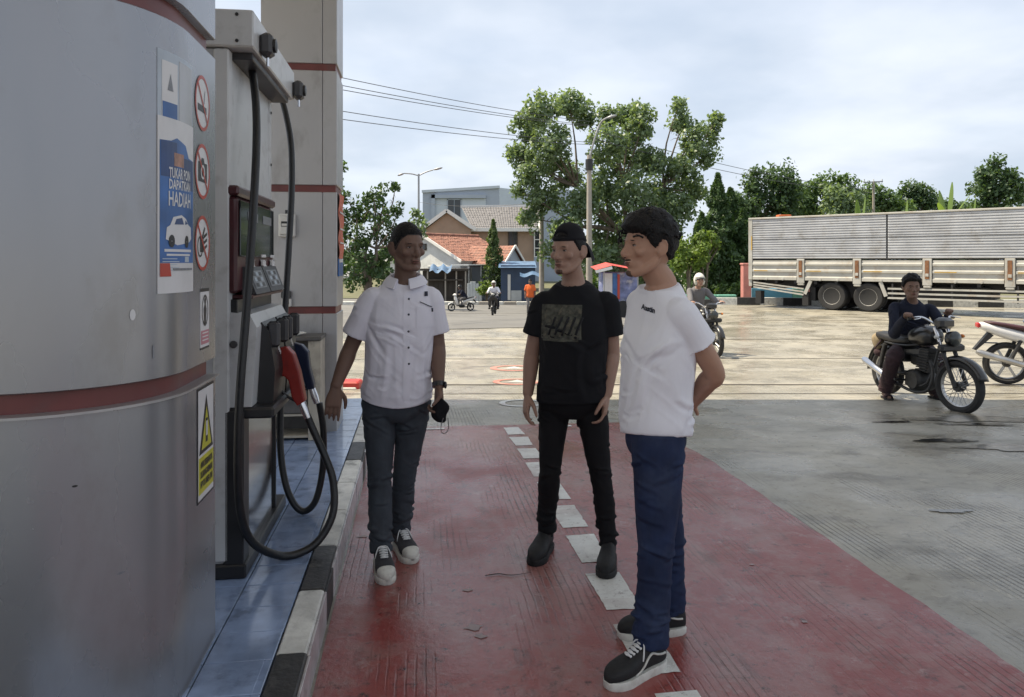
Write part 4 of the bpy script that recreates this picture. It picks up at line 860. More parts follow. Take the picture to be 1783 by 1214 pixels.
MB().tube([hp(-.3, 0, zr+.05), hp(L+.3, 0, zr+.05)], .13, 8).build('ridge_cap', 'roof_red', e, 60); window(e, hp(-.01, -.2, zr-1.0), w, .5, .22, -d, 'wood_dark')
MB().beam(hp(-.02, hw*.1, zr-2.55), hp(-.02, hw*.92, zr-2.55), .06, .06).build('string_course', 'trim_white', e)
# front awning of the white house
aw = MB(); p0, p1 = hp(-1.6, hw*.55, ze-.05), hp(1.0, hw*1.25, ze-.05)
aw.obox(hp(1.2, hw*1.2, ze-.28), d, w, (0, 0, 1), 2.6, .9, .04); aw.build('awning', 'sheet_metal', e)
for u in (-1.2, .2, 1.6, 3.4): MB().tube([hp(u, hw*1.36, 0), hp(u, hw*1.36, ze-.3)], .06, 6).build('awning_post', 'trim_white', e)
# --- second red roof, smaller, to its side
q = W(893, 428, 58); e = thing('house', 'small grey gabled house with a red tile roof beside the slim conifer', 'house', (q.x, q.y, ZF)); zr2 = q.z-ZF; ze2 = W(0, 462, 57).z-ZF
d2, w2 = house_frame(q, (-.85, .55))
def h2(u, v, z): return d2*u+w2*v+Vector((0, 0, z))
MB().add([h2(0, -1.5, 0), h2(0, 1.5, 0), h2(0, 1.5, ze2), h2(0, 0, zr2-.1), h2(0, -1.5, ze2), h2(4, -1.5, 0), h2(4, 1.5, 0), h2(4, 1.5, ze2), h2(4, 0, zr2-.1), h2(4, -1.5, ze2)], [(0, 1, 2, 3, 4), (5, 9, 8, 7, 6), (1, 6, 7, 2), (0, 4, 9, 5)]).build('wall', 'wall_bluegrey', e)
tiles_mesh(h2(4, -1.75, ze2-.1), h2(-.2, -1.75, ze2-.1), h2(-.2, 0, zr2), h2(4, 0, zr2), 8, 14).build('roof', 'roof_red', e, fix=False); tiles_mesh(h2(-.2, 1.75, ze2-.1), h2(4, 1.75, ze2-.1), h2(4, 0, zr2), h2(-.2, 0, zr2), 8, 14).build('roof', 'roof_red', e, fix=False)
for s in (-1, 1): MB().beam(h2(-.24, 0, zr2), h2(-.24, s*1.8, ze2-.12), .08, .16).build('verge_board', 'trim_white', e)
# --- brown two-storey house with grey roof and white eaves
Y3 = 72
def hb(px, py, dY=0): return W(px, py, Y3+dY)
e = thing('house', 'brown two-storey house with grey tile roof and white eaves', 'house', (hb(835, 455).x, Y3, ZF)); B = Vector(e.location)
def bb(px, py, dY=0): return hb(px, py, dY)-B
xl, xm, xr = bb(742, 0).x, bb(820, 0).x, bb(930, 0).x; zgab = bb(0, 369).z; zev = bb(0, 399).z; xa = bb(778, 0).x; zrid = bb(0, 366, 3).z
MB().add([(xl, 0, 0), (xm, 0, 0), (xm, 0, zev), (xa, 0, zgab-.1), (xl, 0, zev), (xl, 9, 0), (xm, 9, 0), (xm, 9, zev), (xa, 9, zgab-.1), (xl, 9, zev)], [(0, 1, 2, 3, 4), (5, 9, 8, 7, 6), (1, 6, 7, 2), (0, 4, 9, 5)]).build('wall', 'wall_brown', e)
MB().box(xm+.01, xr, .9, 9, 0, zev).build('wall', 'wall_brown', e); MB().box(xm+1.0, xm+1.12, .86, .95, 0, zev-.02).build('downpipe', 'wall_brown', e)
for s, x in ((-1, xl-.5), (1, xm+.5)): MB().beam((xa, -.35, zgab+.12), (x, -.35, zev-.12+.05), .12, .34).build('verge_board', 'trim_white', e)
tiles_mesh((xm+.5, -.3, zev), (xm+.5, 9, zev), (xa, 9, zgab), (xa, -.3, zgab), 6, 14).build('roof', 'roof_grey', e, fix=False); tiles_mesh((xl-.5, 9, zev), (xl-.5, -.3, zev), (xa, -.3, zgab), (xa, 9, zgab), 6, 14).build('roof', 'roof_grey', e, fix=False)
tiles_mesh((xm+.1, .3, zev+.05), (xr+.4, .3, zev+.05), (xr+.9, 4.2, zrid+.5), (xm-1.2, 4.2, zrid+.35), 12, 30).build('roof', 'roof_grey', e, fix=False)
MB().beam((xm, .2, zev-.05), (xr+.4, .2, zev-.05), .14, .34).build('eaves_board', 'trim_white', e); MB().beam((xm-1.3, 4.2, zrid+.45), (xr+.9, 4.2, zrid+.55), .16, .22).build('ridge_cap', 'trim_white', e); MB().beam((xr+.45, .15, zev-.05), (xr+.95, 4.2, zrid+.5), .14, .34).build('verge_board', 'trim_white', e)
MB().add([(xr, .9, 0), (xr, 9, 0), (xr, 9, zev), (xr+.3, 4.5, zrid+.3), (xr, .9, zev)], [(0, 1, 2, 3, 4)]).build('wall', 'wall_white', e)
window(e, bb(893, 414, .9), (1, 0, 0), .42, .75, (0, -1, 0), 'wood_dark'); 
wq = MB().box(xr+.02, xr+.9, .7, .8, bb(0, 447).z, bb(0, 402).z).build('window', 'window_dark', e)
mb = MB()
for i in range(4): mb.box(xr+.02, xr+.9, .62, .69, bb(0, 447).z+(bb(0, 402).z-bb(0, 447).z)*i/3-.04, bb(0, 447).z+(bb(0, 402).z-bb(0, 447).z)*i/3+.04)
for x in (xr+.02, xr+.86): mb.box(x, x+.08, .6, .69, bb(0, 447).z, bb(0, 402).z)
mb.build('frame', 'trim_white', wq)
# --- blue-grey commercial block behind
Y4 = 100
e = thing('commercial_building', 'plain blue grey commercial block rising behind the houses', 'building', (W(800, 455, Y4).x, Y4, ZF)); B = Vector(e.location)
def bc(px, py, dY=0): return W(px, py, Y4+dY)-B
x0, x1, x2 = bc(736, 0).x, bc(869, 0).x, bc(925, 0, 8).x; zt0, zt1 = bc(0, 335).z, bc(0, 327).z
MB().add([(x0, 0, 0), (x1, 0, 0), (x1, 0, zt1), (x0, 0, zt0), (x0, 14, 0), (x1, 14, 0), (x1, 14, zt1), (x0, 14, zt0)], [(0, 1, 2, 3), (4, 7, 6, 5), (1, 5, 6, 2), (0, 3, 7, 4), (3, 2, 6, 7)]).build('wall', 'wall_bluegrey', e)
MB().add([(x1+.02, 0.02, 0), (x2, 8, 0), (x2, 8, bc(0, 333, 8).z), (x1+.02, .02, zt1)], [(0, 1, 2, 3)]).build('wall', 'wall_paleblue', e); MB().box(x2, x2+7, 8.1, 20, 0, bc(0, 331, 8).z).build('wall', 'wall_bluegrey', e)  # slanted side wall: light falling on that face put into its paler colour
xa_, xb_ = bc(758, 0).x, bc(846, 0).x; za_, zb_ = bc(0, 405).z, bc(0, 346).z
mb = MB(); mb.box(xa_, xb_, -.12, -.02, za_, zb_); mb.build('facade_panel', 'wall_paleblue', e); mb = MB(); mb.box(xa_-.5, xa_, -.5, -.01, za_, zb_+.5); mb.box(xa_-.5, xb_+.0, -.5, -.01, zb_+.02, zb_+.5); mb.build('portal_frame', 'wall_bluegrey', e)
MB().beam((x0-.1, -.1, zt0+.1), (x1+.1, -.1, zt1+.1), .3, .35).build('parapet', 'wall_paleblue', e); window(e, bc(791, 363, -.15), (1, 0, 0), .9, 1.2, (0, -1, 0), 'wall_bluegrey')
# --- roadside stalls and fence under the houses
e = thing('roadside_stall', 'dark wooden roadside stall with blue tarpaulin in front of the white house', 'stall', (W(770, 455, 54).x, 54, ZF)); B = Vector(e.location)
def bs(px, py, Y=54): return W(px, py, Y)-B
mb = MB(); mb.box(bs(735, 0).x, bs(812, 0).x, .3, 2.2, 0, bs(0, 472).z); mb.build('stall_body', 'wood_dark', e)
MB().box(bs(732, 0).x, bs(815, 0).x, -.4, 2.4, bs(0, 472).z+.02, bs(0, 468).z).build('stall_roof', 'wood_dark', e)
for px in (745, 776, 795, 811): MB().beam((bs(px, 0).x, -.2, 0), (bs(px, 0).x, -.2, bs(0, 472).z), .1, .1).build('post', 'concrete_pole', e)
mb = MB(); vs = []; fs = []; rs = np.random.default_rng(5)
for i in range(13):
    for j in range(7): vs.append((bs(750, 0).x+(bs(787, 0).x-bs(750, 0).x)*i/12, -1.0+1.0*j/6, bs(0, 474).z+.45*j/6+.12*math.sin(i*1.1)+.07*rs.uniform()))
for i in range(12):
    for j in range(6): a = i*7+j; fs.append((a, a+1, a+8, a+7))
mb.add(vs, fs).build('tarpaulin', 'tarp_blue', e, 60)
for i in range(9):
    x = bs(737, 0).x+i*.36; MB().box(x, x+.33, .24, .29, .35, bs(0, 488).z).build('plank', 'wood_dark', e)
MB().cbox(bs(738, 0).x, bs(806, 0).x, -.25, .2, bs(0, 489).z, bs(0, 486).z, .02).build('counter', 'wood_dark', e)
e = thing('gate', 'white painted sheet gate beside the wooden stall', 'gate', (W(826, 455, 53).x, 53, ZF))
for i in range(5): MB().cbox(-.52+i*.21, -.32+i*.21, 0, .05, .1, 1.35+.25*math.sin(i*.8+.4), .02).build('panel', 'sheet_metal', e)
for z in (.4, 1.1): MB().box(-.55, .55, .06, .1, z, z+.06).build('rail', 'galvanised', e)
e = thing('kiosk', 'faded blue kiosk with sloping roof behind the slim conifer', 'kiosk', (W(900, 455, 54).x, 54, ZF)); B = Vector(e.location)
MB().box(bs(872, 0).x, bs(932, 0).x, 0, 2.5, 0, bs(0, 462).z).build('wall', 'paint_blue', e)
MB().add([(bs(868, 0).x, -.5, bs(0, 466).z), (bs(934, 0).x, -.5, bs(0, 466).z), (bs(934, 0).x, 2.8, bs(0, 455).z), (bs(868, 0).x, 2.8, bs(0, 455).z)], [(0, 1, 2, 3)]).build('roof', 'tarp_blue', e)
MB().box(bs(884, 0).x, bs(889, 0).x, -.05, -.01, .2, bs(0, 478).z).build('door_frame', 'trim_white', e); MB().box(bs(890, 0).x, bs(908, 0).x, -.06, -.01, .15, .9).build('counter_front', 'sheet_metal', e)
mb = MB(); vs = []; fs = []
for i in range(9):
    for j in range(5): vs.append((bs(905, 0).x+1.4*i/8, -1.4+.9*j/4, bs(0, 480).z+.25*j/4-.1*math.sin(i*.9)))
for i in range(8):
    for j in range(4): a = i*5+j; fs.append((a, a+1, a+6, a+5))
mb.add(vs, fs).build('awning', 'tarp_blue', e, 60)
# far kerb of the street in front of the houses
fk = thing('kerb', 'long grey kerb along the far side of the street', 'kerb', (0, 50.8, 0))
for i in range(26):
    x = -15+i*.85; MB().cbox(x, x+.83, -.15, .15, zg(x, 50.8)-.1, zg(x, 50.8)+.24, .03).build('kerb_stone', 'concrete_pole' if i % 2 else 'kerb_white', fk)
# ================================================================ painted kerb, post and low wall behind the truck
kb = thing('kerb', 'black and white striped kerb behind the parked truck', 'kerb', (0, 0, 0))
ka, kc = Vector((6.6, 30.9)), Vector((21.5, 28.0)); n = 17
for i in range(n):
    p, q = ka.lerp(kc, i/n), ka.lerp(kc, (i+.985)/n); z = zg(p.x, p.y); m = (p+q)/2; dd = (q-p).normalized()
    MB().obox((m.x, m.y, z+.1), (dd.x, dd.y, 0), (-dd.y, dd.x, 0), (0, 0, 1), (q-p).length/2, .16, .20).build('kerb_stone', 'kerb_black' if i % 2 else 'kerb_white', kb)
pm('paint_pink', (.48, .20, .18), .7, var=.1, vscale=2, dirt=((.3, .15, .13), .4, 3)); pm('paint_sky', (.10, .30, .44), .7, var=.1, vscale=2, dirt=((.1, .18, .22), .4, 3)); pm('paint_teal', (.13, .34, .27), .7, var=.12, vscale=2)
p = W(1299, 527, 31.4); e = thing('gate_post', 'pink painted masonry post at the tail of the truck', 'post', (p.x, 31.4, zg(p.x, 31.4))); MB().cbox(-.18, .18, -.18, .18, -.05, 1.62, .02).build('shaft', 'paint_pink', e); MB().cbox(-.21, .21, -.21, .21, 1.62, 1.70, .02).build('cap', 'paint_pink', e)
e = thing('low_wall', 'low planter wall painted blue, green and pink under the truck tail', 'wall', (p.x+.3, 31.6, zg(p.x, 31.6)))
for x0, x1, m in ((0, 1.7, 'paint_sky'), (1.7, 2.35, 'paint_teal'), (2.35, 3.0, 'paint_pink'), (3.0, 7.5, 'paint_sky')): MB().cbox(x0+.003, x1, -.12, .12, -.05, .62, .015).build('wall_section', m, e)
e = thing('low_wall', 'low green painted wall behind the helmeted rider', 'wall', (p.x-3.6, 31.9, zg(p.x-2, 31.9)))
for i in range(4): MB().cbox(i*.83, i*.83+.82, -.15, .15, -.05, .42, .03).build('wall_section', 'paint_teal', e)
# ================================================================ the parked truck
pm('truck_grey', (.44, .455, .48), .5, metal=.25, var=.10, vscale=1.6, dirt=((.24, .22, .19), .5, 2.0), spec=.4); pm('truck_pale', (.40, .395, .365), .55, var=.12, vscale=2.5, dirt=((.26, .19, .12), .55, 2.4)); pm('rust', (.18, .085, .04), .85, var=.4, vscale=8); pm('truck_yellow', (.45, .28, .05), .6, var=.25, vscale=5)
pm('chassis', (.022, .022, .024), .7, var=.3); pm('tyre', (.022, .022, .023), .8, var=.25, vscale=12, bump=.3, bscale=40); pm('rim_grey', (.55, .54, .51), .5, metal=.1, var=.2, vscale=9, dirt=((.15, .11, .08), .5, 9)); pm('seam_dark', (.06, .062, .066), .6)
pA = Vector((9.27, 29.0)); pB = Vector((15.83, 22.9)); du = (pB-pA).normalized()
trk = thing('cargo_truck', 'long silver cargo truck with ribbed box side parked along the kerb', 'truck', (pA.x, pA.y, -.285), math.atan2(du.y, du.x))
# local: x along the truck (0 = tail), y away from the viewer's side (+ = far side), z up
TL, TW = 10.6, 2.4; zb0, zb1, zt = 1.05, 1.83, 3.42
n = 17; prof_ = []
for i in range(n):
    z0 = zb1+.03+(zt-.06-zb1)*i/n; hgt = (zt-.06-zb1)/n
    prof_ += [(.0, z0), (-.034, z0+hgt*.22), (-.034, z0+hgt*.62), (0, z0+hgt*.84)]
prof_.append((0, zt-.03))
for side, y0, sg in (('near', 0, 1), ('far', TW, -1)):
    for a, b in ((.17, 5.0), (5.06, TL-.1)):
        mb = MB(); ra = [(a, y0+sg*p[0], p[1]) for p in prof_]; rb = [(b, y0+sg*p[0], p[1]) for p in prof_]; mb.loft([ra, rb], False, False); mb.build('ribbed_side', 'truck_grey', trk, fix=False)
        if side == 'near': MB().box(a, b, -.040, -.034+.03, 2.60, 2.618).build('seam', 'seam_dark', trk)
    MB().box(5.0, 5.06, min(y0, y0+sg*.012), max(y0, y0+sg*.012)+.001, zb1, zt-.03).build('seam', 'seam_dark', trk)
MB().box(.1, TL-.1, .03, TW-.03, zb1, zt-.08).build('box_core', 'chassis', trk)
MB().cbox(0, .16, -.04, .10, zb0, zt+.02, .01).build('tail_post', 'truck_pale', trk); MB().cbox(0, .16, TW-.1, TW+.04, zb0, zt+.02, .01).build('tail_post', 'truck_pale', trk); MB().cbox(TL-.12, TL, -.04, TW+.04, zb0, zt+.02, .01).build('head_board', 'truck_pale', trk)
MB().box(.115, .155, -.046, -.0405, 2.2, 2.75).build('marker_strip', 'truck_yellow', trk)
MB().cbox(.0, TL, -.055, .05, zt-.035, zt+.03, .012).build('top_rail', 'truck_pale', trk); MB().cbox(.0, TL, TW-.05, TW+.055, zt-.035, zt+.03, .012).build('top_rail', 'truck_pale', trk)
MB().box(.02, .06, .1, TW-.1, zb0, zt-.05).build('tail_gate', 'truck_grey', trk)
# drop sides with pressed ribs between latch posts
posts = [2.05, 4.05, 6.28, 8.6]; edges = [.16]+posts+[TL-.12]
for a, b in zip(edges, edges[1:]):
    a += .16 if a > .2 else .02; b -= .16
    pr = [(0, zb0), (-.05, zb0+.01), (-.05, zb0+.12), (-.012, zb0+.15), (-.012, zb0+.30), (-.055, zb0+.33), (-.055, zb0+.40), (-.012, zb0+.43), (-.012, zb0+.56), (-.055, zb0+.59), (-.055, zb0+.66), (-.02, zb0+.69), (-.02, zb1-.02), (0, zb1-.01)]
    pr = [(y, zb0+(z-zb0)*.96) for y, z in pr]
    ds = MB().loft([[(a, y, z) for y, z in pr], [(b, y, z) for y, z in pr]], True, True).build('drop_side', 'truck_pale', trk)
    MB().box(a+.05, a+(b-a)*.35, -.0575, -.0555, zb0+.335, zb0+.365).build('paint_line', 'truck_yellow', ds)
    for x in (a+(b-a)*.33, a+(b-a)*.7): MB().lathe([(.05, -.055), (.05, -.075), (.02, -.08)], 10, (x, 0, zb0+.04), 'y').build('latch', 'truck_pale', ds)
MB().box(.1, TL-.1, .005, TW-.005, zb0+.01, zb1-.01).build('bed_core', 'chassis', trk)
for x in posts:
    po = MB().cbox(x-.14, x+.14, -.065, .0, zb0-.1, zb1+.02, .012).build('latch_post', 'truck_pale', trk); MB().cbox(x-.065, x+.065, -.078, -.066, zb0+.12, zb1-.04, .01).build('latch_recess', 'rust', po); MB().cbox(x-.05, x+.05, -.09, -.079, zb0+.2, zb0+.3, .006).build('latch_pin', 'truck_pale', po)
    MB().cbox(x-.12, x+.12, -.06, .05, zb0-.18, zb0-.1, .02).build('hinge', 'truck_pale', po)
MB().box(.1, TL, .55, .75, .72, zb0).build('chassis_rail', 'chassis', trk); MB().box(.1, TL, TW-.75, TW-.55, .72, zb0).build('chassis_rail', 'chassis', trk)
for i in range(14): MB().box(.3+i*.74, .4+i*.74, .02, TW-.02, .92, zb0-.005).build('cross_member', 'chassis', trk)
MB().box(.0, .12, .0, TW, .80, zb0-.005).build('rear_sill', 'truck_pale', trk); MB().box(2.3, 2.5, .2, TW-.2, .3, .8).build('axle_box', 'chassis', trk); MB().box(3.5, 5.2, .5, TW-.5, .45, .9).build('tank', 'chassis', trk); MB().box(5.5, 8, .4, TW-.4, .5, .9).build('tool_box', 'chassis', trk)
# side guards
for (z, z2) in ((.95, .74), (.86, .63), (.77, .52)): MB().beam((.2, -.02, z), (2.15, -.02, z2), .03, .055).build('side_guard', 'truck_pale', trk)
for z in (.82, .66, .50): MB().beam((5.05, -.02, z), (TL-.6, -.02, z), .03, .06).build('side_guard', 'truck_pale', trk)
for x in (5.2, 7.0, 8.8): MB().beam((x, 0, .45), (x, 0, 1.0), .05, .05).build('guard_bracket', 'chassis', trk)
for (x0, x1) in ((2.2, 2.42), (5.0, 4.82)): MB().beam((x0, -.03, .55), (x1, -.03, 1.04), .12, .04, (0, 1, 0)).build('mudguard_stay', 'truck_pale', trk)
for x in (.28, 2.1): MB().box(x, x+.22, -.02, .3, .12, .62).build('mud_flap', 'tyre', trk)
def truck_wheel(x, y, sg, dual=True):
    wq = thing('wheel', None, None); wq.parent = trk; wq.location = (x, y, .5)
    MB().lathe([(.30, .0), (.34, -.02), (.47, -.02), (.50, .03), (.505, .13), (.50, .23), (.47, .28), (.34, .28), (.30, .26)], 36, (0, 0, 0), 'y').xf(lambda v: Vector((v.x, sg*v.y, v.z))).build('tyre', 'tyre', wq, 40)
    MB().lathe([(.0, .07), (.10, .07), (.12, .04), (.15, .09), (.24, .12), (.27, .02), (.30, -.005), (.31, .02), (.30, .25), (0, .25)], 32, (0, 0, 0), 'y').xf(lambda v: Vector((v.x, sg*v.y, v.z))).build('rim', 'rim_grey', wq, 35)
    for i in range(8):
        a = i*math.pi/4; MB().lathe([(.016, 0), (.016, -.03)], 6, (.19*math.cos(a), sg*.095, .19*math.sin(a)), 'y').build('wheel_nut', 'chassis', wq)
    if dual: MB().lathe([(.30, .31), (.47, .31), (.50, .36), (.50, .55), (.47, .6), (.30, .6)], 32, (0, 0, 0), 'y').xf(lambda v: Vector((v.x, sg*v.y, v.z))).build('inner_tyre', 'tyre', wq, 40)
for x in (3.15, 4.40):
    truck_wheel(x, .02, 1); truck_wheel(x, TW-.02, -1); MB().tube([(x, .2, .5), (x, TW-.2, .5)], .1, 10).build('axle', 'chassis', trk)
truck_wheel(11.6, .05, 1, False); truck_wheel(11.6, TW-.05, -1, False)
# cab
MB().prism([(10.75, .02, .75), (12.75, .02, .75), (12.75, .02, 1.7), (12.55, .02, 2.75), (10.75, .02, 2.8)], (0, TW-.04, 0)).build('cab', 'truck_pale', trk)
MB().add([(12.755, .2, 1.75), (12.755, TW-.2, 1.75), (12.575, TW-.3, 2.65), (12.575, .3, 2.65)], [(0, 1, 2, 3)]).build('windscreen', 'window_dark', trk); MB().add([(11.2, .015, 1.75), (12.5, .015, 1.75), (12.35, .015, 2.55), (11.2, .015, 2.55)], [(0, 1, 2, 3)]).build('side_window', 'window_dark', trk)
# small items seen on and behind the box
e = thing('plastic_bucket', 'orange crate scrap lying on top of the truck tail', 'scrap', (0, 0, 0)); c = W(1372, 376, 27.9); MB().cbox(c.x-.25, c.x+.25, c.y+.3, c.y+.6, 3.165, 3.25, .02).build('crate', 'print_orange', e)
# ================================================================ street stall (becak-like cart) with red awning
pm('awning_red', (.50, .07, .06), .6, var=.2, vscale=3); pm('print_mix', (.15, .18, .34), .5, var=.5, vscale=4, dirt=((.5, .5, .52), .9, 3.0)); 
Ys = 26.0; c = W(1070, 520, Ys); e = thing('vending_cart', 'parked vending cart with red awning and printed blue and white side', 'cart', (c.x, Ys, zg(c.x, Ys))); B = Vector(e.location)
def bv(px, py, dY=0): return W(px, py, Ys+dY)-B
z0 = .55
MB().cbox(bv(1048, 0).x, bv(1112, 0).x, 0, 1.0, z0, bv(0, 474).z, .03).build('cart_body', 'print_mix', e)
MB().box(bv(1050, 0).x, bv(1066, 0).x, -.02, -.005, z0+.15, bv(0, 476).z).build('side_panel', 'print_white', e); MB().box(bv(1075, 0).x, bv(1079, 0).x, -.025, -.005, z0+.1, bv(0, 478).z).build('printed_panel', 'print_red', e); MB().box(bv(1066.5, 0).x, bv(1074, 0).x, -.022, -.005, z0+.1, bv(0, 476).z).build('printed_panel', 'print_blue', e)
for (p0, p1, m) in (((1034, 470), (1062, 462), 'awning_red'), ((1062, 462), (1118, 473), 'awning_red')):
    a, b_ = bv(*p0), bv(*p1); MB().add([a+Vector((0, -.6, 0)), b_+Vector((0, -.6, 0)), b_+Vector((0, 1.2, .1)), a+Vector((0, 1.2, .1))], [(0, 1, 2, 3)]).build('awning', m, e)
MB().beam(bv(1034, 473)+Vector((0, -.6, 0)), bv(1062, 466)+Vector((0, -.6, 0)), .03, .1).build('awning_valance', 'trim_white', e)
for px in (1050, 1108): MB().tube([(bv(px, 0).x, -.3, .3), (bv(px, 0).x, -.3, bv(0, 470).z)], .025, 6).build('awning_post', 'galvanised', e)
MB().cbox(bv(1040, 0).x, bv(1112, 0).x, -.05, 1.0, z0-.12, z0-.01, .02).build('chassis', 'awning_red', e)
for px in (1084, 1058):
    wq = thing('wheel', None, None); wq.parent = e; wq.location = (bv(px, 0).x, -.1, .3); MB().lathe([(.24, -.03), (.30, -.03), (.30, .03), (.24, .03)], 24, (0, 0, 0), 'y').build('tyre', 'tyre', wq, 40); MB().lathe([(.0, -.02), (.24, -.03), (.24, .03), (0, .02)], 20, (0, 0, 0), 'y').build('rim', 'lamp_glass', wq, 40)
# pale wall, shed roof and rails glimpsed behind the men
e = thing('shed', 'low pale shed with a thin white roof edge glimpsed between the standing men', 'shed', (W(1085, 455, 52).x, 52, ZF)); B = Vector(e.location)
MB().box(-2.6, 3.0, 0, 2, 0, 2.35).build('wall', 'wood_dark', e); MB().box(-2.9, 3.4, -.4, 2.2, 2.72, 2.80).build('roof', 'trim_white', e); MB().box(-2.9, 3.2, -.3, -.2, 2.38, 2.46).build('rail', 'trim_white', e)
e = thing('house', 'small white house wall glimpsed under the cypresses', 'house', (W(1270, 455, 48).x, 48, -.4)); MB().box(-2.2, 2.6, 0, 4, 0, 1.9).build('wall', 'wall_white', e); MB().add([(-2.5, -.4, 1.85), (2.9, -.4, 1.85), (2.9, 2.2, 2.9), (-2.5, 2.2, 2.9)], [(0, 1, 2, 3)]).build('roof', 'roof_grey', e)
# ================================================================ people
pm('skin_a', (.17, .105, .08), .58, var=.04, vscale=30, bump=.1, bscale=200, spec=.28); pm('skin_b', (.31, .19, .142), .58, var=.04, vscale=30, bump=.1, bscale=200, spec=.4); pm('skin_c', (.38, .22, .152), .58, var=.04, vscale=30, bump=.1, bscale=200, spec=.4)
for m_ in ('skin_a', 'skin_b', 'skin_c'):
    b_ = MATS[m_].node_tree.nodes['Principled BSDF']; b_.inputs['Subsurface Weight'].default_value = .08; b_.inputs['Subsurface Radius'].default_value = (.01, .004, .002); b_.inputs['Subsurface Scale'].default_value = .5
pm('hair_black', (.008, .0075, .008), .62, var=.4, vscale=90, bump=.7, bscale=140, spec=.22); pm('hair_fade', (.045, .030, .026), .7, var=.3, vscale=300); pm('stubble', (.085, .050, .036), .7, var=.25, vscale=300); pm('lip', (.19, .075, .06), .5, var=.1); pm('eye_dark', (.012, .009, .008), .2); pm('eye_white', (.26, .22, .20), .4)
pm('cloth_white', (.74, .74, .79), .85, var=.03, vscale=10, bump=.10, bscale=400, spec=.2); pm('cloth_shirt', (.70, .69, .76), .8, var=.03, vscale=12, bump=.08, bscale=500, spec=.2); pm('cloth_black', (.011, .0115, .014), .88, var=.15, vscale=12, bump=.25, bscale=500, spec=.2); pm('denim_grey', (.046, .054, .066), .85, dirt=((.085, .095, .11), .5, 5), var=.22, vscale=14, bump=.3, bscale=500, spec=.2)
pm('denim_blue', (.017, .026, .062), .85, dirt=((.042, .056, .10), .6, 4), var=.25, vscale=12, bump=.3, bscale=500, spec=.2); pm('denim_black', (.009, .009, .0105), .85, var=.2, vscale=12, bump=.3, bscale=500, spec=.2); pm('cloth_navy', (.016, .019, .034), .9, var=.2, vscale=10, bump=.3, bscale=300, spec=.2); pm('cloth_maroon', (.035, .018, .022), .9, var=.2, vscale=10, bump=.3, bscale=300)
pm('cloth_grey', (.14, .135, .14), .9, var=.15); pm('cloth_orange', (.62, .12, .025), .85, var=.1); pm('cloth_steel', (.14, .19, .27), .9, var=.15); pm('shoe_black', (.010, .010, .011), .75, var=.2, vscale=40, bump=.2, bscale=300); pm('shoe_canvas', (.030, .029, .034), .85, var=.2, vscale=40, bump=.3, bscale=400); pm('rubber_white', (.58, .57, .52), .6, var=.1, vscale=30, dirt=((.3, .26, .22), .5, 25)); pm('lace', (.62, .62, .62), .8)
pm('stitch', (.30, .20, .10), .8); pm('logo_ink', (.012, .014, .03), .7); pm('print_camo', (.06, .062, .05), .85, var=.75, vscale=38, dirt=((.14, .12, .085), .9, 45), detail=3); pm('print_ink', (.008, .009, .012), .8); pm('watch_steel', (.05, .05, .052), .3, metal=.6); pm('button_dark', (.05, .055, .07), .4)
def bezier(vals, n): return list(np.interp(np.linspace(0, 1, n), np.linspace(0, 1, len(vals)), vals))
def ering(c, ax, ay, a, b, n=28, p=2.3):
    out = []
    for k in range(n):
        t = 2*math.pi*k/n; x, y = math.cos(t), math.sin(t); out.append(c+ax*(a*math.copysign(abs(x)**(2/p), x))+ay*(b*math.copysign(abs(y)**(2/p), y)))
    return out
def spline_sections(secs, k=5):
    """secs: rows of (center, side, fwd, a, b) -> smooth list"""
    C = crom([Vector(s[0]) for s in secs], k); n = len(C); out = []
    av = [v.x for v in crom([Vector((s[3], 0, 0)) for s in secs], k)]; bv_ = [v.x for v in crom([Vector((s[4], 0, 0)) for s in secs], k)]
    S = crom([Vector(s[1]) for s in secs], k); Fv = crom([Vector(s[2]) for s in secs], k)
    for i in range(n): out.append((C[i], S[i].normalized(), Fv[i].normalized(), av[i], bv_[i]))
    return out
def loft_secs(mb, secs, n=28, p=2.3, k=5, lip=None):
    ss = spline_sections(secs, k); rings = [ering(*s, n=n, p=p) for s in ss]
    if lip:   # (depth, shrink): fold the first ring inwards so that the hem has a real edge
        c, s, f, a, b = ss[0]; d = (ss[1][0]-ss[0][0]).normalized()
        rings = [ering(c+d*lip[0], s, f, a-lip[1], b-lip[1], n, p), ering(c+d*.001, s, f, a-lip[1]*.6, b-lip[1]*.6, n, p)]+rings
    mb.loft(rings); return mb
def path_tube(mb, pts, radii, n=18, k=6, flat=1.0, side=None, lip=None):
    """limb along pts with radii; lip at the END (depth, shrink)"""
    P = crom([Vector(p) for p in pts], k); r = [v.x for v in crom([Vector((q, 0, 0)) for q in radii], k)]; rings = []; x = None
    for i, p in enumerate(P):
        d = (P[min(i+1, len(P)-1)]-P[max(i-1, 0)]).normalized()
        if x is None: x = Vector(side) if side is not None else d.orthogonal()
        x = (x-d*x.dot(d)).normalized(); y = d.cross(x); rings.append([p+x*(r[i]*math.cos(2*math.pi*j/n))+y*(r[i]*flat*math.sin(2*math.pi*j/n)) for j in range(n)])
    if lip:
        d = (P[-1]-P[-2]).normalized(); p = P[-1]
        for dd, sh in ((-.001, lip[1]*.6), (-lip[0], lip[1])): rings.append([p+d*dd+x*((r[-1]-sh)*math.cos(2*math.pi*j/n))+y*((r[-1]-sh)*flat*math.sin(2*math.pi*j/n)) for j in range(n)])
    mb.loft(rings); return mb
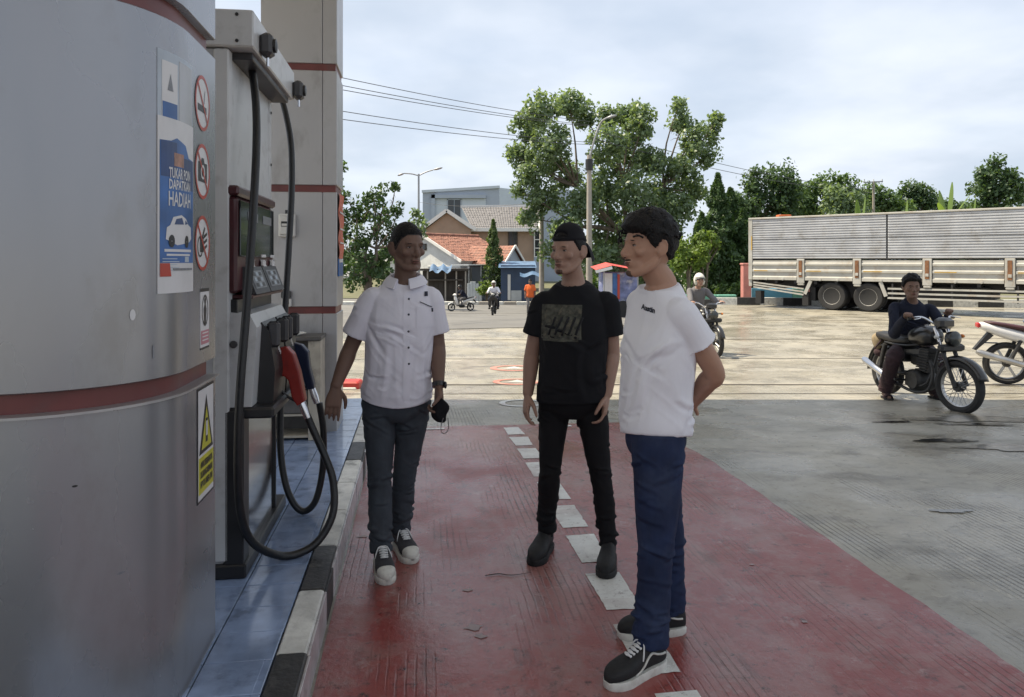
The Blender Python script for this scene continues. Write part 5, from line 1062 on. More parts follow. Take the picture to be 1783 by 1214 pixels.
# ---- head in its own frame: x to the person's right, y forward, z up, origin at the eye line
def sphere_dirs(nt=34, nphi=48):
    D = []; 
    for i in range(nt+1):
        th = math.pi*min(max(i/nt, .006), .994)
        for k in range(nphi): ph = 2*math.pi*k/nphi; D.append((math.sin(th)*math.cos(ph), math.sin(th)*math.sin(ph), math.cos(th)))
    return np.array(D), nt, nphi
def head_base(D):
    x, y, z = .074*D[:, 0], .094*D[:, 1], .116*D[:, 2]+0.0
    t = np.clip(-z/.1, 0, 1); x = x*(1-.26*t**1.4); y = np.where(y < 0, y*(1-.30*t), y+.006*t*(D[:, 1] > .2))
    g = np.exp(-((np.abs(x)-.031)**2/(2*.014**2)+(z-.0)**2/(2*.011**2)))*(y > 0); y = y-.011*g
    y = y-.006*np.clip((z-.045)/.06, 0, 1)*(y > 0)
    return np.stack([x, y-.004*(y < 0), z], 1)
def grid_faces(nt, nphi): return [(i*nphi+k, i*nphi+(k+1) % nphi, (i+1)*nphi+(k+1) % nphi, (i+1)*nphi+k) for i in range(nt) for k in range(nphi)]+[tuple(range(nphi-1, -1, -1)), tuple(nt*nphi+k for k in range(nphi))]
HD, HNT, HNP = sphere_dirs()
def head_mesh(mb, M):
    mb.add([M @ Vector(p) for p in head_base(HD)], grid_faces(HNT, HNP)); Mr = M.to_3x3()
    def E(c, r, rot=None): mb.ell(M @ Vector(c), r, 14, 9, Mr @ rot if rot else Mr)
    E((0, .080, .020), (.050, .014, .011)); E((0, .090, .004), (.009, .012, .02))
    mb.tube([M @ Vector(p) for p in ((0, .084, .014), (0, .096, -.010), (0, .108, -.030), (0, .098, -.044))], [.008, .0095, .0125, .008], 10, smooth=3)
    for s in (-1, 1):
        E((s*.0125, .094, -.037), (.0085, .011, .008)); E((s*.044, .064, -.024), (.022, .018, .019)); E((s*.031, .0765, .0075), (.0165, .008, .0045)); E((s*.031, .0755, -.008), (.0155, .008, .005))
        path_tube(mb, [M @ Vector(p) for p in ((s*.058, -.004, -.035), (s*.053, .012, -.066), (s*.038, .046, -.092), (s*.012, .072, -.104))], [.015, .018, .018, .017], 10, 3)
        rot = Matrix.Rotation(s*R(18), 3, 'Z') @ Matrix.Rotation(R(-10), 3, 'X'); E((s*.079, -.010, -.012), (.0075, .019, .031), rot); E((s*.076, .000, -.022), (.009, .011, .016), rot); mb.tube([M @ Vector(q_) for q_ in ((s*.074, .004, .002), (s*.081, -.004, .020), (s*.087, -.020, .018), (s*.088, -.029, -.004), (s*.083, -.022, -.030), (s*.076, -.004, -.044))], .0042, 7, smooth=4)
    E((0, .086, -.0545), (.020, .011, .006)); E((0, .088, -.0635), (.023, .0115, .0062)); E((0, .087, -.0735), (.019, .0115, .0068)); E((0, .076, -.100), (.022, .019, .016)); E((0, .055, -.07), (.045, .03, .04))
def shell(M, mask_fn, thick_fn, name, mat, parent, base=None, sink=.007, nz=0.0, nscale=60, seed=0, voxel=None, hi=True):
    D, nt, nphi = sphere_dirs(56, 84) if hi else sphere_dirs(30, 40); P = head_base(D); m = mask_fn(P, D); th = thick_fn(P, D)
    off = m*th-(1-m)*sink
    if nz: off = off+m*nz*(vnoise(P*nscale, seed)-.5)*2
    Q = P+D*off[:, None]; mb = MB(); mb.add([M @ Vector(q) for q in Q], grid_faces(nt, nphi)); return mb.build(name, mat, parent, 180)
def ss(a, b, x): t = np.clip((x-a)/(b-a), 0, 1); return t*t*(3-2*t)
def hairline(P, front=.070, temple=.028, ear=.004, nape=-.062):
    h = np.interp(P[:, 1], [-.12, -.06, -.035, -.012, .012, .030, .045, .065, .1], [nape, nape+.012, -.03, ear+.016, ear-.012, temple-.012, temple+.02, front-.004, front]); return P[:, 2]-h
def hand(mb, w, d, palm, thumb, curl=.35, index=None, scale=1.0, grip=False):
    """w wrist, d direction to the knuckles, palm normal out of the palm, thumb direction across towards the thumb"""
    w, d = Vector(w), Vector(d).normalized(); palm = Vector(palm); palm = (palm-d*palm.dot(d)).normalized(); th = palm.cross(d); th = th if th.dot(Vector(thumb)) > 0 else -th; s = scale
    secs = [(w-d*.02*s, th, palm, .026*s, .02*s), (w+d*.012*s, th, palm, .027*s, .018*s), (w+d*.05*s, th, palm, .039*s, .0165*s), (w+d*.085*s, th, palm, .041*s, .0135*s), (w+d*.094*s, th, palm, .038*s, .011*s)]
    loft_secs(mb, secs, 18, 2.6, 3)
    for i, (o, L) in enumerate(((.031, .074), (.0105, .081), (-.0105, .075), (-.030, .058))):
        c = curl*(1+.12*i) if not (index is not None and i == 0) else index; p = w+d*.085*s+th*o*s; pts = [p]; ang = c*.7
        for seg in (.46, .31, .25): q = d*math.cos(ang)+palm*math.sin(ang)+th*(o*.9); p = p+q.normalized()*L*seg*s; pts.append(p); ang += c
        mb.tube(pts, [.0092*s, .0086*s, .0078*s, .0062*s], 9, smooth=2); mb.ell(pts[-1], (.0062*s,)*3, 8, 6)
    b = w+d*.018*s+th*.022*s+palm*.006*s; t1 = b+(d*.62+th*.62+palm*.32).normalized()*.044*s; t2 = t1+(d*.86+th*.22+palm*(.35+(.5 if grip else 0))).normalized()*.034*s; t3 = t2+(d*.9+palm*(.35+(.6 if grip else 0))).normalized()*.024*s
    mb.tube([b, t1, t2, t3], [.014*s, .0118*s, .0098*s, .0075*s], 9, smooth=2); mb.ell(t3, (.0072*s,)*3, 8, 6)
def shoe(person, heel, f, style, ground):
    """heel: point under the heel, f: direction to the toe"""
    f = Vector((f[0], f[1], 0)).normalized(); s = Vector((-f.y, f.x, 0)); L = .278 if style != 'sandal' else .25; O = Vector((heel[0], heel[1], ground)); up = Vector((0, 0, 1))
    wy = [0, .06, .18, .35, .55, .72, .86, .95, 1.0]; ww = [.020, .032, .037, .036, .042, .048, .043, .030, .012]
    hy = [0, .05, .16, .30, .44, .58, .72, .86, .95, 1.0]; hh = [.058, .078, .090, .092, .080, .064, .054, .047, .036, .018]
    base = .030 if style != 'sandal' else .02
    outline = []
    for k in range(33): y = k/32; outline.append((y, np.interp(y, wy, ww)*1.06))
    poly = [O+f*(y*L)+s*w for y, w in outline]+[O+f*(y*L)-s*w for y, w in reversed(outline)]
    e = thing('shoe' if style != 'sandal' else 'sandal', None, None); e.parent = person; e.location = (0, 0, 0)
    mb = MB(); n = len(poly); c = sum(poly, Vector())/n
    rings = [[c+(p-c)*.97 for p in poly], [p+up*.006 for p in poly], [p+up*(base-.004) for p in poly], [c+(p-c)*.97+up*base for p in poly]]; mb.loft(rings)
    so = mb.build('sole', 'rubber_white' if style in ('canvas', 'skate') else 'shoe_black', e, 40)
    if style == 'sandal':
        for y in (.55, .70): MB().tube([O+f*(y*L)-s*.045+up*.02, O+f*(y*L+.01)-s*.02+up*.058, O+f*(y*L+.01)+s*.02+up*.058, O+f*(y*L)+s*.045+up*.02], .011, 8, smooth=4).build('strap', 'cloth_maroon', e, 180)
        return e
    secs = []
    for y in (0.004, .03, .08, .16, .26, .36, .46, .58, .70, .82, .91, .965, .993):
        w = np.interp(y, wy, ww)*.97; h = np.interp(y, hy, hh); secs.append((O+f*(y*L)+up*(base-.006+h/2), s, up, w, h/2+.003))
    mb = loft_secs(MB(), secs, 24, 2.5, 3); mb.v = [(v[0], v[1], max(v[2], ground+base-.012)) for v in mb.v]
    mb.build('upper', {'canvas': 'shoe_canvas', 'skate': 'shoe_black', 'black': 'shoe_black'}[style], e, 180)
    def top(y, x=0, e_=.003):
        w = np.interp(y, wy, ww)*.97; h = np.interp(y, hy, hh); q = max(0, 1-(abs(x)/w)**2.5)**(1/2.5); return O+f*(y*L)+s*x+up*(base-.006+h/2+(h/2+.003)*q+e_)
    if style in ('canvas', 'skate'):
        for i in range(5):
            y = .40+i*.055; w = .021-.001*i; MB().tube([top(y, -w), top(y+.03, -w*.3, .006), top(y+.03, w*.3, .006), top(y, w)], .0034, 6, smooth=3).build('lace', 'lace', e, 180)
            MB().tube([top(y+.02, w), top(y+.01, 0, .007), top(y+.0, -w)], .0034, 6, smooth=3).build('lace', 'lace', e, 180)
        for sg in (-1, 1): MB().tube([top(.40, 0, .008), top(.42, sg*.02, .012), top(.47, sg*.034, .004), top(.5, sg*.038, -.004)], .003, 6, smooth=3).build('lace', 'lace', e, 180)
    if style == 'canvas':
        secs = []
        for y in (.85, .88, .92, .96, .990, 1.0): w = np.interp(y, wy, ww)*.98; h = np.interp(y, hy, hh); secs.append((O+f*(y*L)+up*(base-.006+h/2), s, up, w+.0008, h/2+.0045))
        loft_secs(MB(), secs, 24, 2.5, 3).build('toe_cap', 'rubber_white', e, 180)
    if style == 'skate':
        for sg in (-1, 1):
            pts = []
            for y, zf in ((.08, .52), (.16, .50), (.24, .56), (.32, .66), (.40, .60), (.48, .38), (.56, .20), (.62, .12)):
                w = np.interp(y, wy, ww)*.97; h = np.interp(y, hy, hh); zz = zf*h; q = abs((zz-h/2)/(h/2+.003)); x = w*max(0, 1-q**2.5)**(1/2.5); pts.append(O+f*(y*L)+s*(sg*(x+.0012))+up*(base-.006+zz))
            MB().tube(pts, .0042, 6, smooth=4).build('side_stripe', 'rubber_white', e, 180)
    return e
def folds(scale, amp, seed, zmask=None, diag=0.0):
    def fn(co, no):
        P = co*np.array(scale); P[:, 2] += diag*co[:, 0]*scale[2]; w = vnoise(P*.5, seed+9)-.5; n = vnoise(P+w[:, None]*1.4, seed); n2 = vnoise(P*2.1+w[:, None], seed+3)
        r = (1-np.abs(2*n-1))**2*.8+(1-np.abs(2*n2-1))**2*.35-.45; a = amp*(zmask(co) if zmask else 1.0); return r*a
    return fn
def crease(me, lines, calm=None):
    """press creases into cloth: lines = (points, width, height); a sharp ridge with a hollow below it"""
    n = len(me.vertices); co = np.empty(n*3); me.vertices.foreach_get('co', co); co = co.reshape(-1, 3); no = np.empty(n*3); me.vertices.foreach_get('normal', no); no = no.reshape(-1, 3); tot = np.zeros(n)
    for pts, w, h in lines:
        P = np.array([tuple(p) for p in crom([Vector(p) for p in pts], 4)]); lo, hi = P.min(0)-4*w, P.max(0)+4*w; idx = np.nonzero(((co > lo) & (co < hi)).all(1))[0]
        if not len(idx): continue
        c = co[idx]; best = np.full(len(idx), 9.0); sg = np.zeros(len(idx)); fade = np.zeros(len(idx)); m = len(P)-1
        for i in range(m):
            a, b = P[i], P[i+1]; ab = b-a; t = np.clip(((c-a) @ ab)/(ab @ ab+1e-12), 0, 1); q = a+t[:, None]*ab; v = c-q; d = np.linalg.norm(v, axis=1); k = d < best; best[k] = d[k]; nn = np.cross(no[idx], ab/np.linalg.norm(ab)); sg[k] = np.sign((v*nn).sum(1))[k]; fade[k] = np.sin(math.pi*np.clip((i+t[k])/m, .0, 1))**.7
        x = best*sg/w; tot[idx] += h*fade*(np.exp(-x*x)-.75*np.exp(-(x-1.7)**2))
    if calm is not None: tot = tot*calm(co)
    co = co+no*tot[:, None]; me.vertices.foreach_set('co', co.ravel()); me.update()
def person(label, J, skin, top, bottom, shoes, hairkind, voxel=.0048, head_dir=(0, -1, 0), pitch=0, group=None, base=None, k=1.0, slv=.85, hem=-.10, fat=1.0, cvox=.006, headk=1.0, ease=.024, hand_kw=None, legs='slim', roll=0, tail=0.0, detail=0):
    V = {a: Vector(b) for a, b in J.items()}; gz = V['ground'].z if 'ground' in V else 0
    pel = (V['HL']+V['HR'])/2; sh = (V['SL']+V['SR'])/2; up = (sh-pel).normalized(); O = Vector((pel.x, pel.y, gz)) if base is None else Vector(base)
    sS = (V['SL']-V['SR']).normalized(); sH = (V['HL']-V['HR']).normalized(); Ht = (sh-pel).length
    V = {a: b-O for a, b in V.items()}; pel -= O; sh -= O; gz -= O.z
    def fr(u): s = sH.lerp(sS, min(1, max(0, u))).normalized(); f = s.cross(up).normalized(); return s, f
    bow = J.get('bow', 0.0)
    def sec(u, a, b, df=0):
        s, f = fr(u); c = pel.lerp(sh, u)+f*df; return (c, s, f, a*fat*k, b*fat*k)
    def nsec(v, a, b): s_, f_ = fr(1); return (sh.lerp(V['neck'], v), s_, f_, a*k, b*k)
    def tsec(v, a, b): c, s_, f_, a_, b_ = nsec(v, a, b); return (c+f_*.010-up*.010, s_, (f_-up*.30).normalized(), a_, b_*1.04)
    # ---- body: one continuous mesh
    fh = Vector(head_dir).normalized(); xr = fh.cross(Vector((0, 0, 1))).normalized(); Hm = Matrix((xr, fh, Vector((0, 0, 1)))).transposed(); Hm = Hm @ Matrix.Rotation(R(pitch), 3, 'X') @ Matrix.Rotation(R(roll), 3, 'Y')
    M = Matrix.Translation(V['head']) @ Hm.to_4x4() @ Matrix.Scale(headk, 4)
    mb = MB(); head_mesh(mb, M)
    path_tube(mb, [M @ Vector((0, -.012, -.045)), M @ Vector((0, -.014, -.085)), V['neck'], V['neck']+(pel-sh).normalized()*.05], [.052*k, .051*k, .057*k, .072*k], 18, 4)
    loft_secs(mb, [sec(-.14, .10, .08), sec(0, .15, .105), sec(.25, .13, .095), sec(.55, .142, .10), sec(.8, .150, .098), sec(.93, .142, .075), nsec(.2, .120, .06), nsec(.7, .075, .05)], 24, 2.2, 4)
    for S in 'LR':
        a, e, w = V['S'+S], V['E'+S], V['W'+S]; path_tube(mb, [a, a.lerp(e, .35), e, e.lerp(w, .3), w], [.046*k, .046*k, .038*k, .040*k, .026*k], 16, 5)
        hk = (hand_kw or {}).get(S, {}); dd = Vector(hk.get('d', (w-e))).normalized(); hand(mb, w, dd, hk.get('palm', (0, 0, -1)), hk.get('thumb', (0, -1, 0)), hk.get('curl', .35), hk.get('index'), k*hk.get('s', .98), hk.get('grip', False))
        h, kn, an = V['H'+S], V['K'+S], V['A'+S]; path_tube(mb, [h, h.lerp(kn, .4), kn, kn.lerp(an, .35), an, an-Vector((0, 0, .03))], [.07*k, .058*k, .036*k, .036*k, .028*k, .028*k], 14, 4)
    if shoes == 'sandal':
        for S in 'LR':
            t = (V['T'+S]-V['A'+S]); t.z = 0; t.normalize(); path_tube(mb, [V['A'+S]-t*.03-Vector((0, 0, .03)), V['A'+S]+t*.05-Vector((0, 0, .045)), V['A'+S]+t*.15-Vector((0, 0, .065))], [.034, .034, .022], 12, 4, .8)
    me = remesh(mb, voxel, 3, .45); body = link('person', me, skin, None, 180); body.location = O; tag(body, label, 'person', group)
    # ---- face details
    Mr = M.to_3x3()
    def dab(name, c, r, mat, rot=None): MB().ell(M @ Vector(c), [v*1.0 for v in r], 12, 8, Mr @ rot if rot else Mr).build(name, mat, body, 180)
    for s in (-1, 1):
        dab('eye', (s*.031, .0775, -.0005), (.0120, .0060, .0034), 'eye_white'); dab('eye', (s*.031, .0786, -.0003), (.0064, .0062, .0038), 'eye_dark'); dab('eyelid', (s*.031, .0795, .0040), (.0140, .0045, .0016), 'eye_dark')
        dab('eyebrow', (s*.031, .0860, .0190), (.0155, .0056, .0024), 'hair_black', Matrix.Rotation(s*R(6), 3, 'Y'))
    dab('lips', (0, .0895, -.0640), (.021, .0112, .0040), 'lip'); dab('lips', (0, .0885, -.0725), (.0175, .0115, .0048), 'lip'); dab('mouth_line', (0, .0955, -.0682), (.020, .0055, .0010), 'eye_dark')
    for s in (-1, 1): dab('nostril', (s*.0065, .103, -.0445), (.0036, .005, .0022), 'eye_dark')
    # ---- hair, cap, helmet
    if hairkind in ('crop', 'thick', 'curly'):
        if hairkind == 'crop': shell(M, lambda P, D: ss(-.012, .012, hairline(P, .070, .020, .002)), lambda P, D: .0022+.0075*ss(.01, .08, P[:, 2]), 'hair', 'hair_black', body, sink=.0018, nz=.0012, nscale=190)
        if hairkind == 'crop': shell(M, lambda P, D: ss(-.014, .006, hairline(P, .066, .012, -.006, -.07)), lambda P, D: np.full(len(P), .0016), 'hair_fade', 'hair_fade', body, sink=.002)
        if hairkind == 'thick': shell(M, lambda P, D: ss(-.004, .004, hairline(P+np.array([0, 0, .0]), .052, .016, .0, -.066)+.006*(vnoise(P*110, 4)-.5)), lambda P, D: .010+.022*ss(-.02, .075, P[:, 2])+.006*ss(.0, .08, P[:, 1])*ss(.03, .06, P[:, 2]), 'hair', 'hair_black', body, nz=.0055, nscale=75, seed=4)
        if hairkind == 'curly': shell(M, lambda P, D: ss(-.005, .005, hairline(P, .066, .03, .0, -.07)), lambda P, D: .016+.016*ss(.0, .08, P[:, 2]), 'hair', 'hair_black', body, nz=.011, nscale=60, seed=6)
    if hairkind == 'thick':
        rs = np.random.default_rng(3)
        mb = MB()
        for i in range(90):     # loose locks over the forehead, crown and nape
            D = rs.normal(size=3); D[2] = abs(D[2])*.9+.25; D /= np.linalg.norm(D); p = head_base(D[None])[0]+D*.026; t = Vector((rs.normal()*.4, rs.normal()*.4+.2, rs.normal()*.3)); t = (t-Vector(D)*t.dot(Vector(D))).normalized(); p = Vector(p)
            mb.tube([M @ (p-Vector(D)*.006), M @ (p+t*.014+Vector(D)*.004), M @ (p+t*.03-Vector(D)*.001)], [.0045, .0035, .0008], 5, smooth=2)
        for i in range(26): 
            x = -.05+.1*i/25; p = Vector((x, .080-1.6*x*x, .066)); mb.tube([M @ p, M @ (p+Vector((rs.normal()*.004, .006, -.004))), M @ (p+Vector((rs.normal()*.006+.004, .003, -.014+rs.normal()*.003)))], [.006, .005, .001], 5, smooth=2)
        mb.build('hair_locks', 'hair_black', body, 180)['kind'] = 'stuff'
    if hairkind == 'cap':
        shell(M, lambda P, D: ss(-.004, .004, hairline(P, .07, .03)), lambda P, D: np.full(len(P), .006), 'hair', 'hair_black', body, nz=.0015, nscale=150)
        def capmask(P, D):
            base_ = ss(-.003, .003, P[:, 2]-(.048-.16*np.clip(-P[:, 1], 0, 1)*1.0)); hole = ss(.9, 1.1, np.sqrt((P[:, 0]/.036)**2+((P[:, 2]-.062)/.024)**2)+(P[:, 1] < .03)*3); strap = ss(.003, -.003, np.abs(P[:, 2]-.057)-.009)*(P[:, 1] > .02); return np.maximum(base_*hole, strap*base_)
        shell(M, capmask, lambda P, D: .012+.012*ss(.06, .11, P[:, 2]), 'cap', 'cloth_black', body, sink=.004)
        vs = []; fs = []; nn = 15
        for i in range(nn):    # the peak, worn to the back
            a = math.pi*(.16+.68*i/(nn-1))
            for j, q in enumerate((0, .33, .66, 1.0)):
                rr = 1+.0*q; x = math.cos(a)*(.083-.012*q*0); y = -math.sin(a)*.100-.004-math.sin(a)**1.0*.078*q; z = .030-.078*q-.006*math.cos(2*a)-.016*(1-math.sin(a))*1.2+.010*math.sin(math.pi*q); 
                for th in (0, .005): vs.append(M @ Vector((x, y-.002, z+th)))
        for i in range(nn-1):
            for j in range(3):
                a0 = (i*4+j)*2; b0 = a0+8; fs += [(a0, a0+2, b0+2, b0), (a0+1, b0+1, b0+3, a0+3)]
            a0 = (i*4+3)*2; b0 = a0+8; fs.append((a0, a0+1, b0+1, b0)); a0 = i*8; fs.append((a0, a0+8, a0+9, a0+1))
        fs += [(0, 1, 3, 2), (2, 3, 5, 4), (4, 5, 7, 6)]; q = (nn-1)*8; fs += [(q, q+2, q+3, q+1), (q+2, q+4, q+5, q+3), (q+4, q+6, q+7, q+5)]
        MB().add(vs, fs).build('cap_peak', 'cloth_black', body, 50)
        dab('cap_button', (0, -.01, .1385), (.008, .008, .005), 'cloth_black')
    if hairkind.startswith('helmet'):
        hm = {'helmet_white': 'rubber_white', 'helmet_dark': 'plastic_black', 'helmet_silver': 'lamp_glass'}[hairkind]
        hs = shell(M, lambda P, D: ss(-.004, .004, np.where(P[:, 1] > .03, P[:, 2]-.042, P[:, 2]+.075)), lambda P, D: np.full(len(P), .034), 'helmet', hm, body, hi=False); MB().tube([M @ Vector((sx*.095, .055, .0)) for sx in (-1,)]+[M @ Vector((-.05, .125, .035)), M @ Vector((.05, .125, .035)), M @ Vector((.095, .055, .0))], .012, 8, smooth=4).build('visor_edge', 'plastic_black', body, 180)
    # ---- shirt
    t_mat, t_kind = top; E_ = ease; mb = MB()
    loft_secs(mb, [sec(hem, .161+E_, .112+E_, .0), sec(hem+.07, .158+E_, .112+E_), sec(max(.24, hem+.15), .148+E_, .110+E_, .004), sec(.5, .150+E_, .108+E_, .004), sec(.76, .158+E_*.8, .108+E_*.7), sec(.92, .160+E_*.3, .094+E_*.3), nsec(.08, .158, .086), nsec(.38, .138, .080), nsec(.62, .114, .076), nsec(.80, .095, .073), tsec(.93, .080, .072)], 32, 2.3, 5)
    for S in 'LR':
        a, e, w = V['S'+S], V['E'+S], V['W'+S]; inn = a.lerp(sh, .35)
        if t_kind == 'long': path_tube(mb, [inn, a, a.lerp(e, .5), e, e.lerp(w, .5), w+(w-e).normalized()*.005], [.042*k, .058*k, .059*k, .054*k, .048*k, .039*k], 18, 6, lip=(.012, .008))
        else: path_tube(mb, [inn, a, a.lerp(e, .45), a.lerp(e, slv)], [.040*k, .055*k, (.060+E_*.3)*k, (.057+E_*.7)*k], 20, 6)
    me = remesh(mb, cvox, 5, .5)
    zp, zs_ = pel.z, sh.z; ends = [np.array(V['S'+S].lerp(V['E'+S], slv) if t_kind != 'long' else V['W'+S]) for S in 'LR']
    def calm(co): return np.minimum.reduce([np.clip((np.linalg.norm(co-q_, axis=1)-.07)/.09, .12, 1) for q_ in ends])*np.clip((V['neck'].z-.01-co[:, 2])/.07, .1, 1)*np.clip((((co-np.array(pel)) @ np.array(up))-hem*Ht-.012)/.045, .03, 1)
    displace(me, folds((4.5, 4.5, 9), (.020 if not detail else .009)*(1.1 if t_kind == 'long' else 1), 11, lambda co: calm(co)*(.35+.65*np.clip(1-np.abs(co[:, 2]-zp-.08)/.22, 0, 1)), .8)); displace(me, folds((4.5, 4.5, 2.6), .015 if not detail else .012, 17, calm))
    if detail:
        rs = np.random.default_rng(detail); ls = []
        def T(u, th, ex=0.0): c, s_, f_, a_, b_ = sec(u, .155+E_, .110+E_); t_ = R(th); return c+s_*(a_*math.cos(t_))+f_*(b_*math.sin(t_))
        for i in range(16):     # waist: slanting drag lines
            th = rs.uniform(0, 360); u = rs.uniform(hem+.04, hem+.34); d1 = rs.uniform(28, 62)*rs.choice((-1, 1)); ls.append(([T(u, th), T(u+rs.uniform(-.05, .02), th+d1*.5), T(u+rs.uniform(-.02, .09), th+d1)], rs.uniform(.007, .013), rs.uniform(.005, .010)))
        for sd in (1, -1):      # from the armpits across the chest and the back
            for i in range(7):
                th0 = 90-sd*90+rs.uniform(-12, 12)*1.0; fr_ = 1 if i < 4 else -1; tgt = 90*fr_+sd*rs.uniform(-10, 25)*fr_; u0 = rs.uniform(.70, .82); ls.append(([T(u0, th0+(tgt-th0)*.06), T(u0-rs.uniform(.05, .12), th0+(tgt-th0)*.3), T(u0-rs.uniform(.14, .34), th0+(tgt-th0)*rs.uniform(.45, .75))], rs.uniform(.008, .014), rs.uniform(.005, .010)))
        for i in range(6):      # long vertical drapes
            th = rs.uniform(20, 160) if i < 4 else rs.uniform(200, 340); ls.append(([T(.62, th), T(.35, th+rs.uniform(-6, 6)), T(hem+.02, th+rs.uniform(-10, 10))], rs.uniform(.012, .02), rs.uniform(.004, .007)))
        for S in 'LR':          # sleeves
            a, e = V['S'+S], V['E'+S]; d_ = (e-a).normalized(); x_ = d_.orthogonal().normalized(); y_ = d_.cross(x_)
            for i in range(6):
                t0 = rs.uniform(.1, slv*.8); an_ = rs.uniform(0, 6.28); da = rs.uniform(.6, 1.4); rr_ = .066*k
                ls.append(([a+d_*((e-a).length*(t0+q_*.16))+x_*(rr_*math.cos(an_+da*q_))+y_*(rr_*math.sin(an_+da*q_)) for q_ in (0, .5, 1)], rs.uniform(.006, .010), rs.uniform(.003, .006)))
        crease(me, ls, calm)
    if tail:      # shirt tails: higher at the side seams
        n_ = len(me.vertices); co = np.empty(n_*3); me.vertices.foreach_get('co', co); co = co.reshape(-1, 3); hz = pel.z+hem*Ht; lat = (co-np.array(pel)) @ np.array(sH); co[:, 2] += tail*np.clip(np.abs(lat)/.17, 0, 1)**2*np.clip(1-(co[:, 2]-hz)/.16, 0, 1); me.vertices.foreach_set('co', co.ravel()); me.update()
    shirt = link('jacket' if t_kind == 'long' else 'shirt', me, t_mat, body, 180)
    # ---- trousers
    mb = MB(); wd = {'slim': (.086, .074, .056, .055, .050), 'skinny': (.083, .069, .050, .049, .041), 'straight': (.097, .086, .067, .062, .063), 'loose': (.10, .095, .085, .08, .078)}[legs]
    loft_secs(mb, [sec(-.15, .10, .085), sec(-.05, .158, .112), sec(.06, .157, .112), sec(.16, .150, .108), sec(.30, .142, .102)], 28, 2.3, 4)
    for S in 'LR':
        h, kn, an = V['H'+S], V['K'+S], V['A'+S]; path_tube(mb, [h+(h-kn).normalized()*.02, h.lerp(kn, .45), kn, kn.lerp(an, .45), an-(an-kn).normalized()*.005], [w_*k for w_ in wd], 22, 7, lip=(.02, .008))
    me = remesh(mb, cvox, 5, .5); kz, az = (V['KL'].z+V['KR'].z)/2, (V['AL'].z+V['AR'].z)/2
    displace(me, folds((5.5, 5.5, 14), .019 if not detail else .007, 31, lambda co: .08+.8*np.exp(-((co[:, 2]-kz)/.12)**2)+1.0*np.exp(-((co[:, 2]-az-.05)/.10)**2)+.5*np.exp(-((co[:, 2]-pel.z+.08)/.09)**2), .5)); displace(me, folds((9, 9, 4), .007, 37))
    if detail:
        rs = np.random.default_rng(detail+50); ls = []
        for S in 'LR':
            h, kn, an = V['H'+S], V['K'+S], V['A'+S]
            def LP(t, ang):     # a point on the leg: t 0 hip, 1 knee, 2 ankle
                c = h.lerp(kn, t) if t < 1 else kn.lerp(an, t-1); d_ = ((kn-h) if t < 1 else (an-kn)).normalized(); x_ = sH-d_*sH.dot(d_); x_.normalize(); y_ = d_.cross(x_); r_ = float(np.interp(t, [0, .45, 1, 1.45, 2], wd))*k; return c+x_*(r_*math.cos(ang))+y_*(r_*math.sin(ang))
            for (t0, t1, cnt, am) in ((1.55, 1.97, 15, .009), (.85, 1.2, 9, .007), (.05, .35, 7, .007), (1.2, 1.55, 5, .005), (.4, .8, 4, .004)):
                for i in range(cnt):
                    t = rs.uniform(t0, t1); an0 = rs.uniform(0, 6.28); da = rs.uniform(.8, 2.1); sl = rs.uniform(-.10, .10)*(2 if t < .5 else 1); ls.append(([LP(min(1.99, t+sl*q_), an0+da*q_) for q_ in (0, .35, .7, 1)], rs.uniform(.006, .011), am*rs.uniform(.6, 1.2)))
        crease(me, ls)
    tr = link('trousers', me, bottom, body, 180)
    # ---- shoes
    if shoes:
        for S in 'LR':
            an = V['A'+S]; t = V['T'+S]-an; t.z = 0; t.normalize(); hl = an-t*.062; shoe(body, (hl.x, hl.y), t, shoes if not isinstance(shoes, dict) else shoes[S], gz)
    return body, V, M, shirt
def on_surface(obj, p, d, off=.002):
    """drop point p (object space) along d onto a mesh"""
    ok, loc, nor, idx = obj.ray_cast(Vector(p), Vector(d).normalized()); return (loc+nor*off) if ok else Vector(p)
bpy.context.view_layer.update()
def front_patch(obj, center, right, upv, fwd, w, h, nx=10, ny=8, off=.003):
    vs = []; fs = []
    for j in range(ny+1):
        for i in range(nx+1): p = Vector(center)+Vector(right)*(w*(i/nx-.5))+Vector(upv)*(h*(j/ny-.5)); vs.append(on_surface(obj, p+Vector(fwd)*.3, -Vector(fwd), off))
    for j in range(ny):
        for i in range(nx): a = j*(nx+1)+i; fs.append((a, a+1, a+nx+2, a+nx+1))
    return MB().add(vs, fs)
# ---------------------------------------------------------------- man in the white shirt
J = dict(SR=W(648, 520, 3.64), SL=W(748, 518, 3.72), ER=W(611, 604, 3.66), WR=W(584, 675, 3.58), EL=W(762, 600, 3.74), WL=W(764, 674, 3.64), HR=W(661, 702, 3.68), HL=W(720, 702, 3.71), KR=W(661, 832, 3.63), KL=W(704, 830, 3.74),
         AR=W(664, 962, 3.575), AL=W(697, 926, 3.80), TR=W(675, 1000, 3.36), TL=W(726, 960, 3.55), neck=W(706, 484, 3.71), head=W(708, 430, 3.68), ground=(0, 0, .004))
p1, V1, M1, s1 = person('man in a white short-sleeved button shirt and grey jeans pointing down at the pump', J, 'skin_a', ('cloth_shirt', 'tee'), 'denim_grey', 'canvas', 'crop', head_dir=(.62, -.78, 0), pitch=-3, slv=.76, hem=.0, tail=.03, detail=3, cvox=.005, fat=.97, ease=.022, legs='slim',
                        hand_kw={'R': dict(d=(-.10, -.12, -1), palm=(-.2, .9, 0), thumb=(.9, -.1, 0), curl=.22, index=.08), 'L': dict(d=(.03, -.15, -1), palm=(-.7, -.4, .1), thumb=(-.3, -1, 0), curl=.75, grip=True)})
bpy.context.view_layer.update()
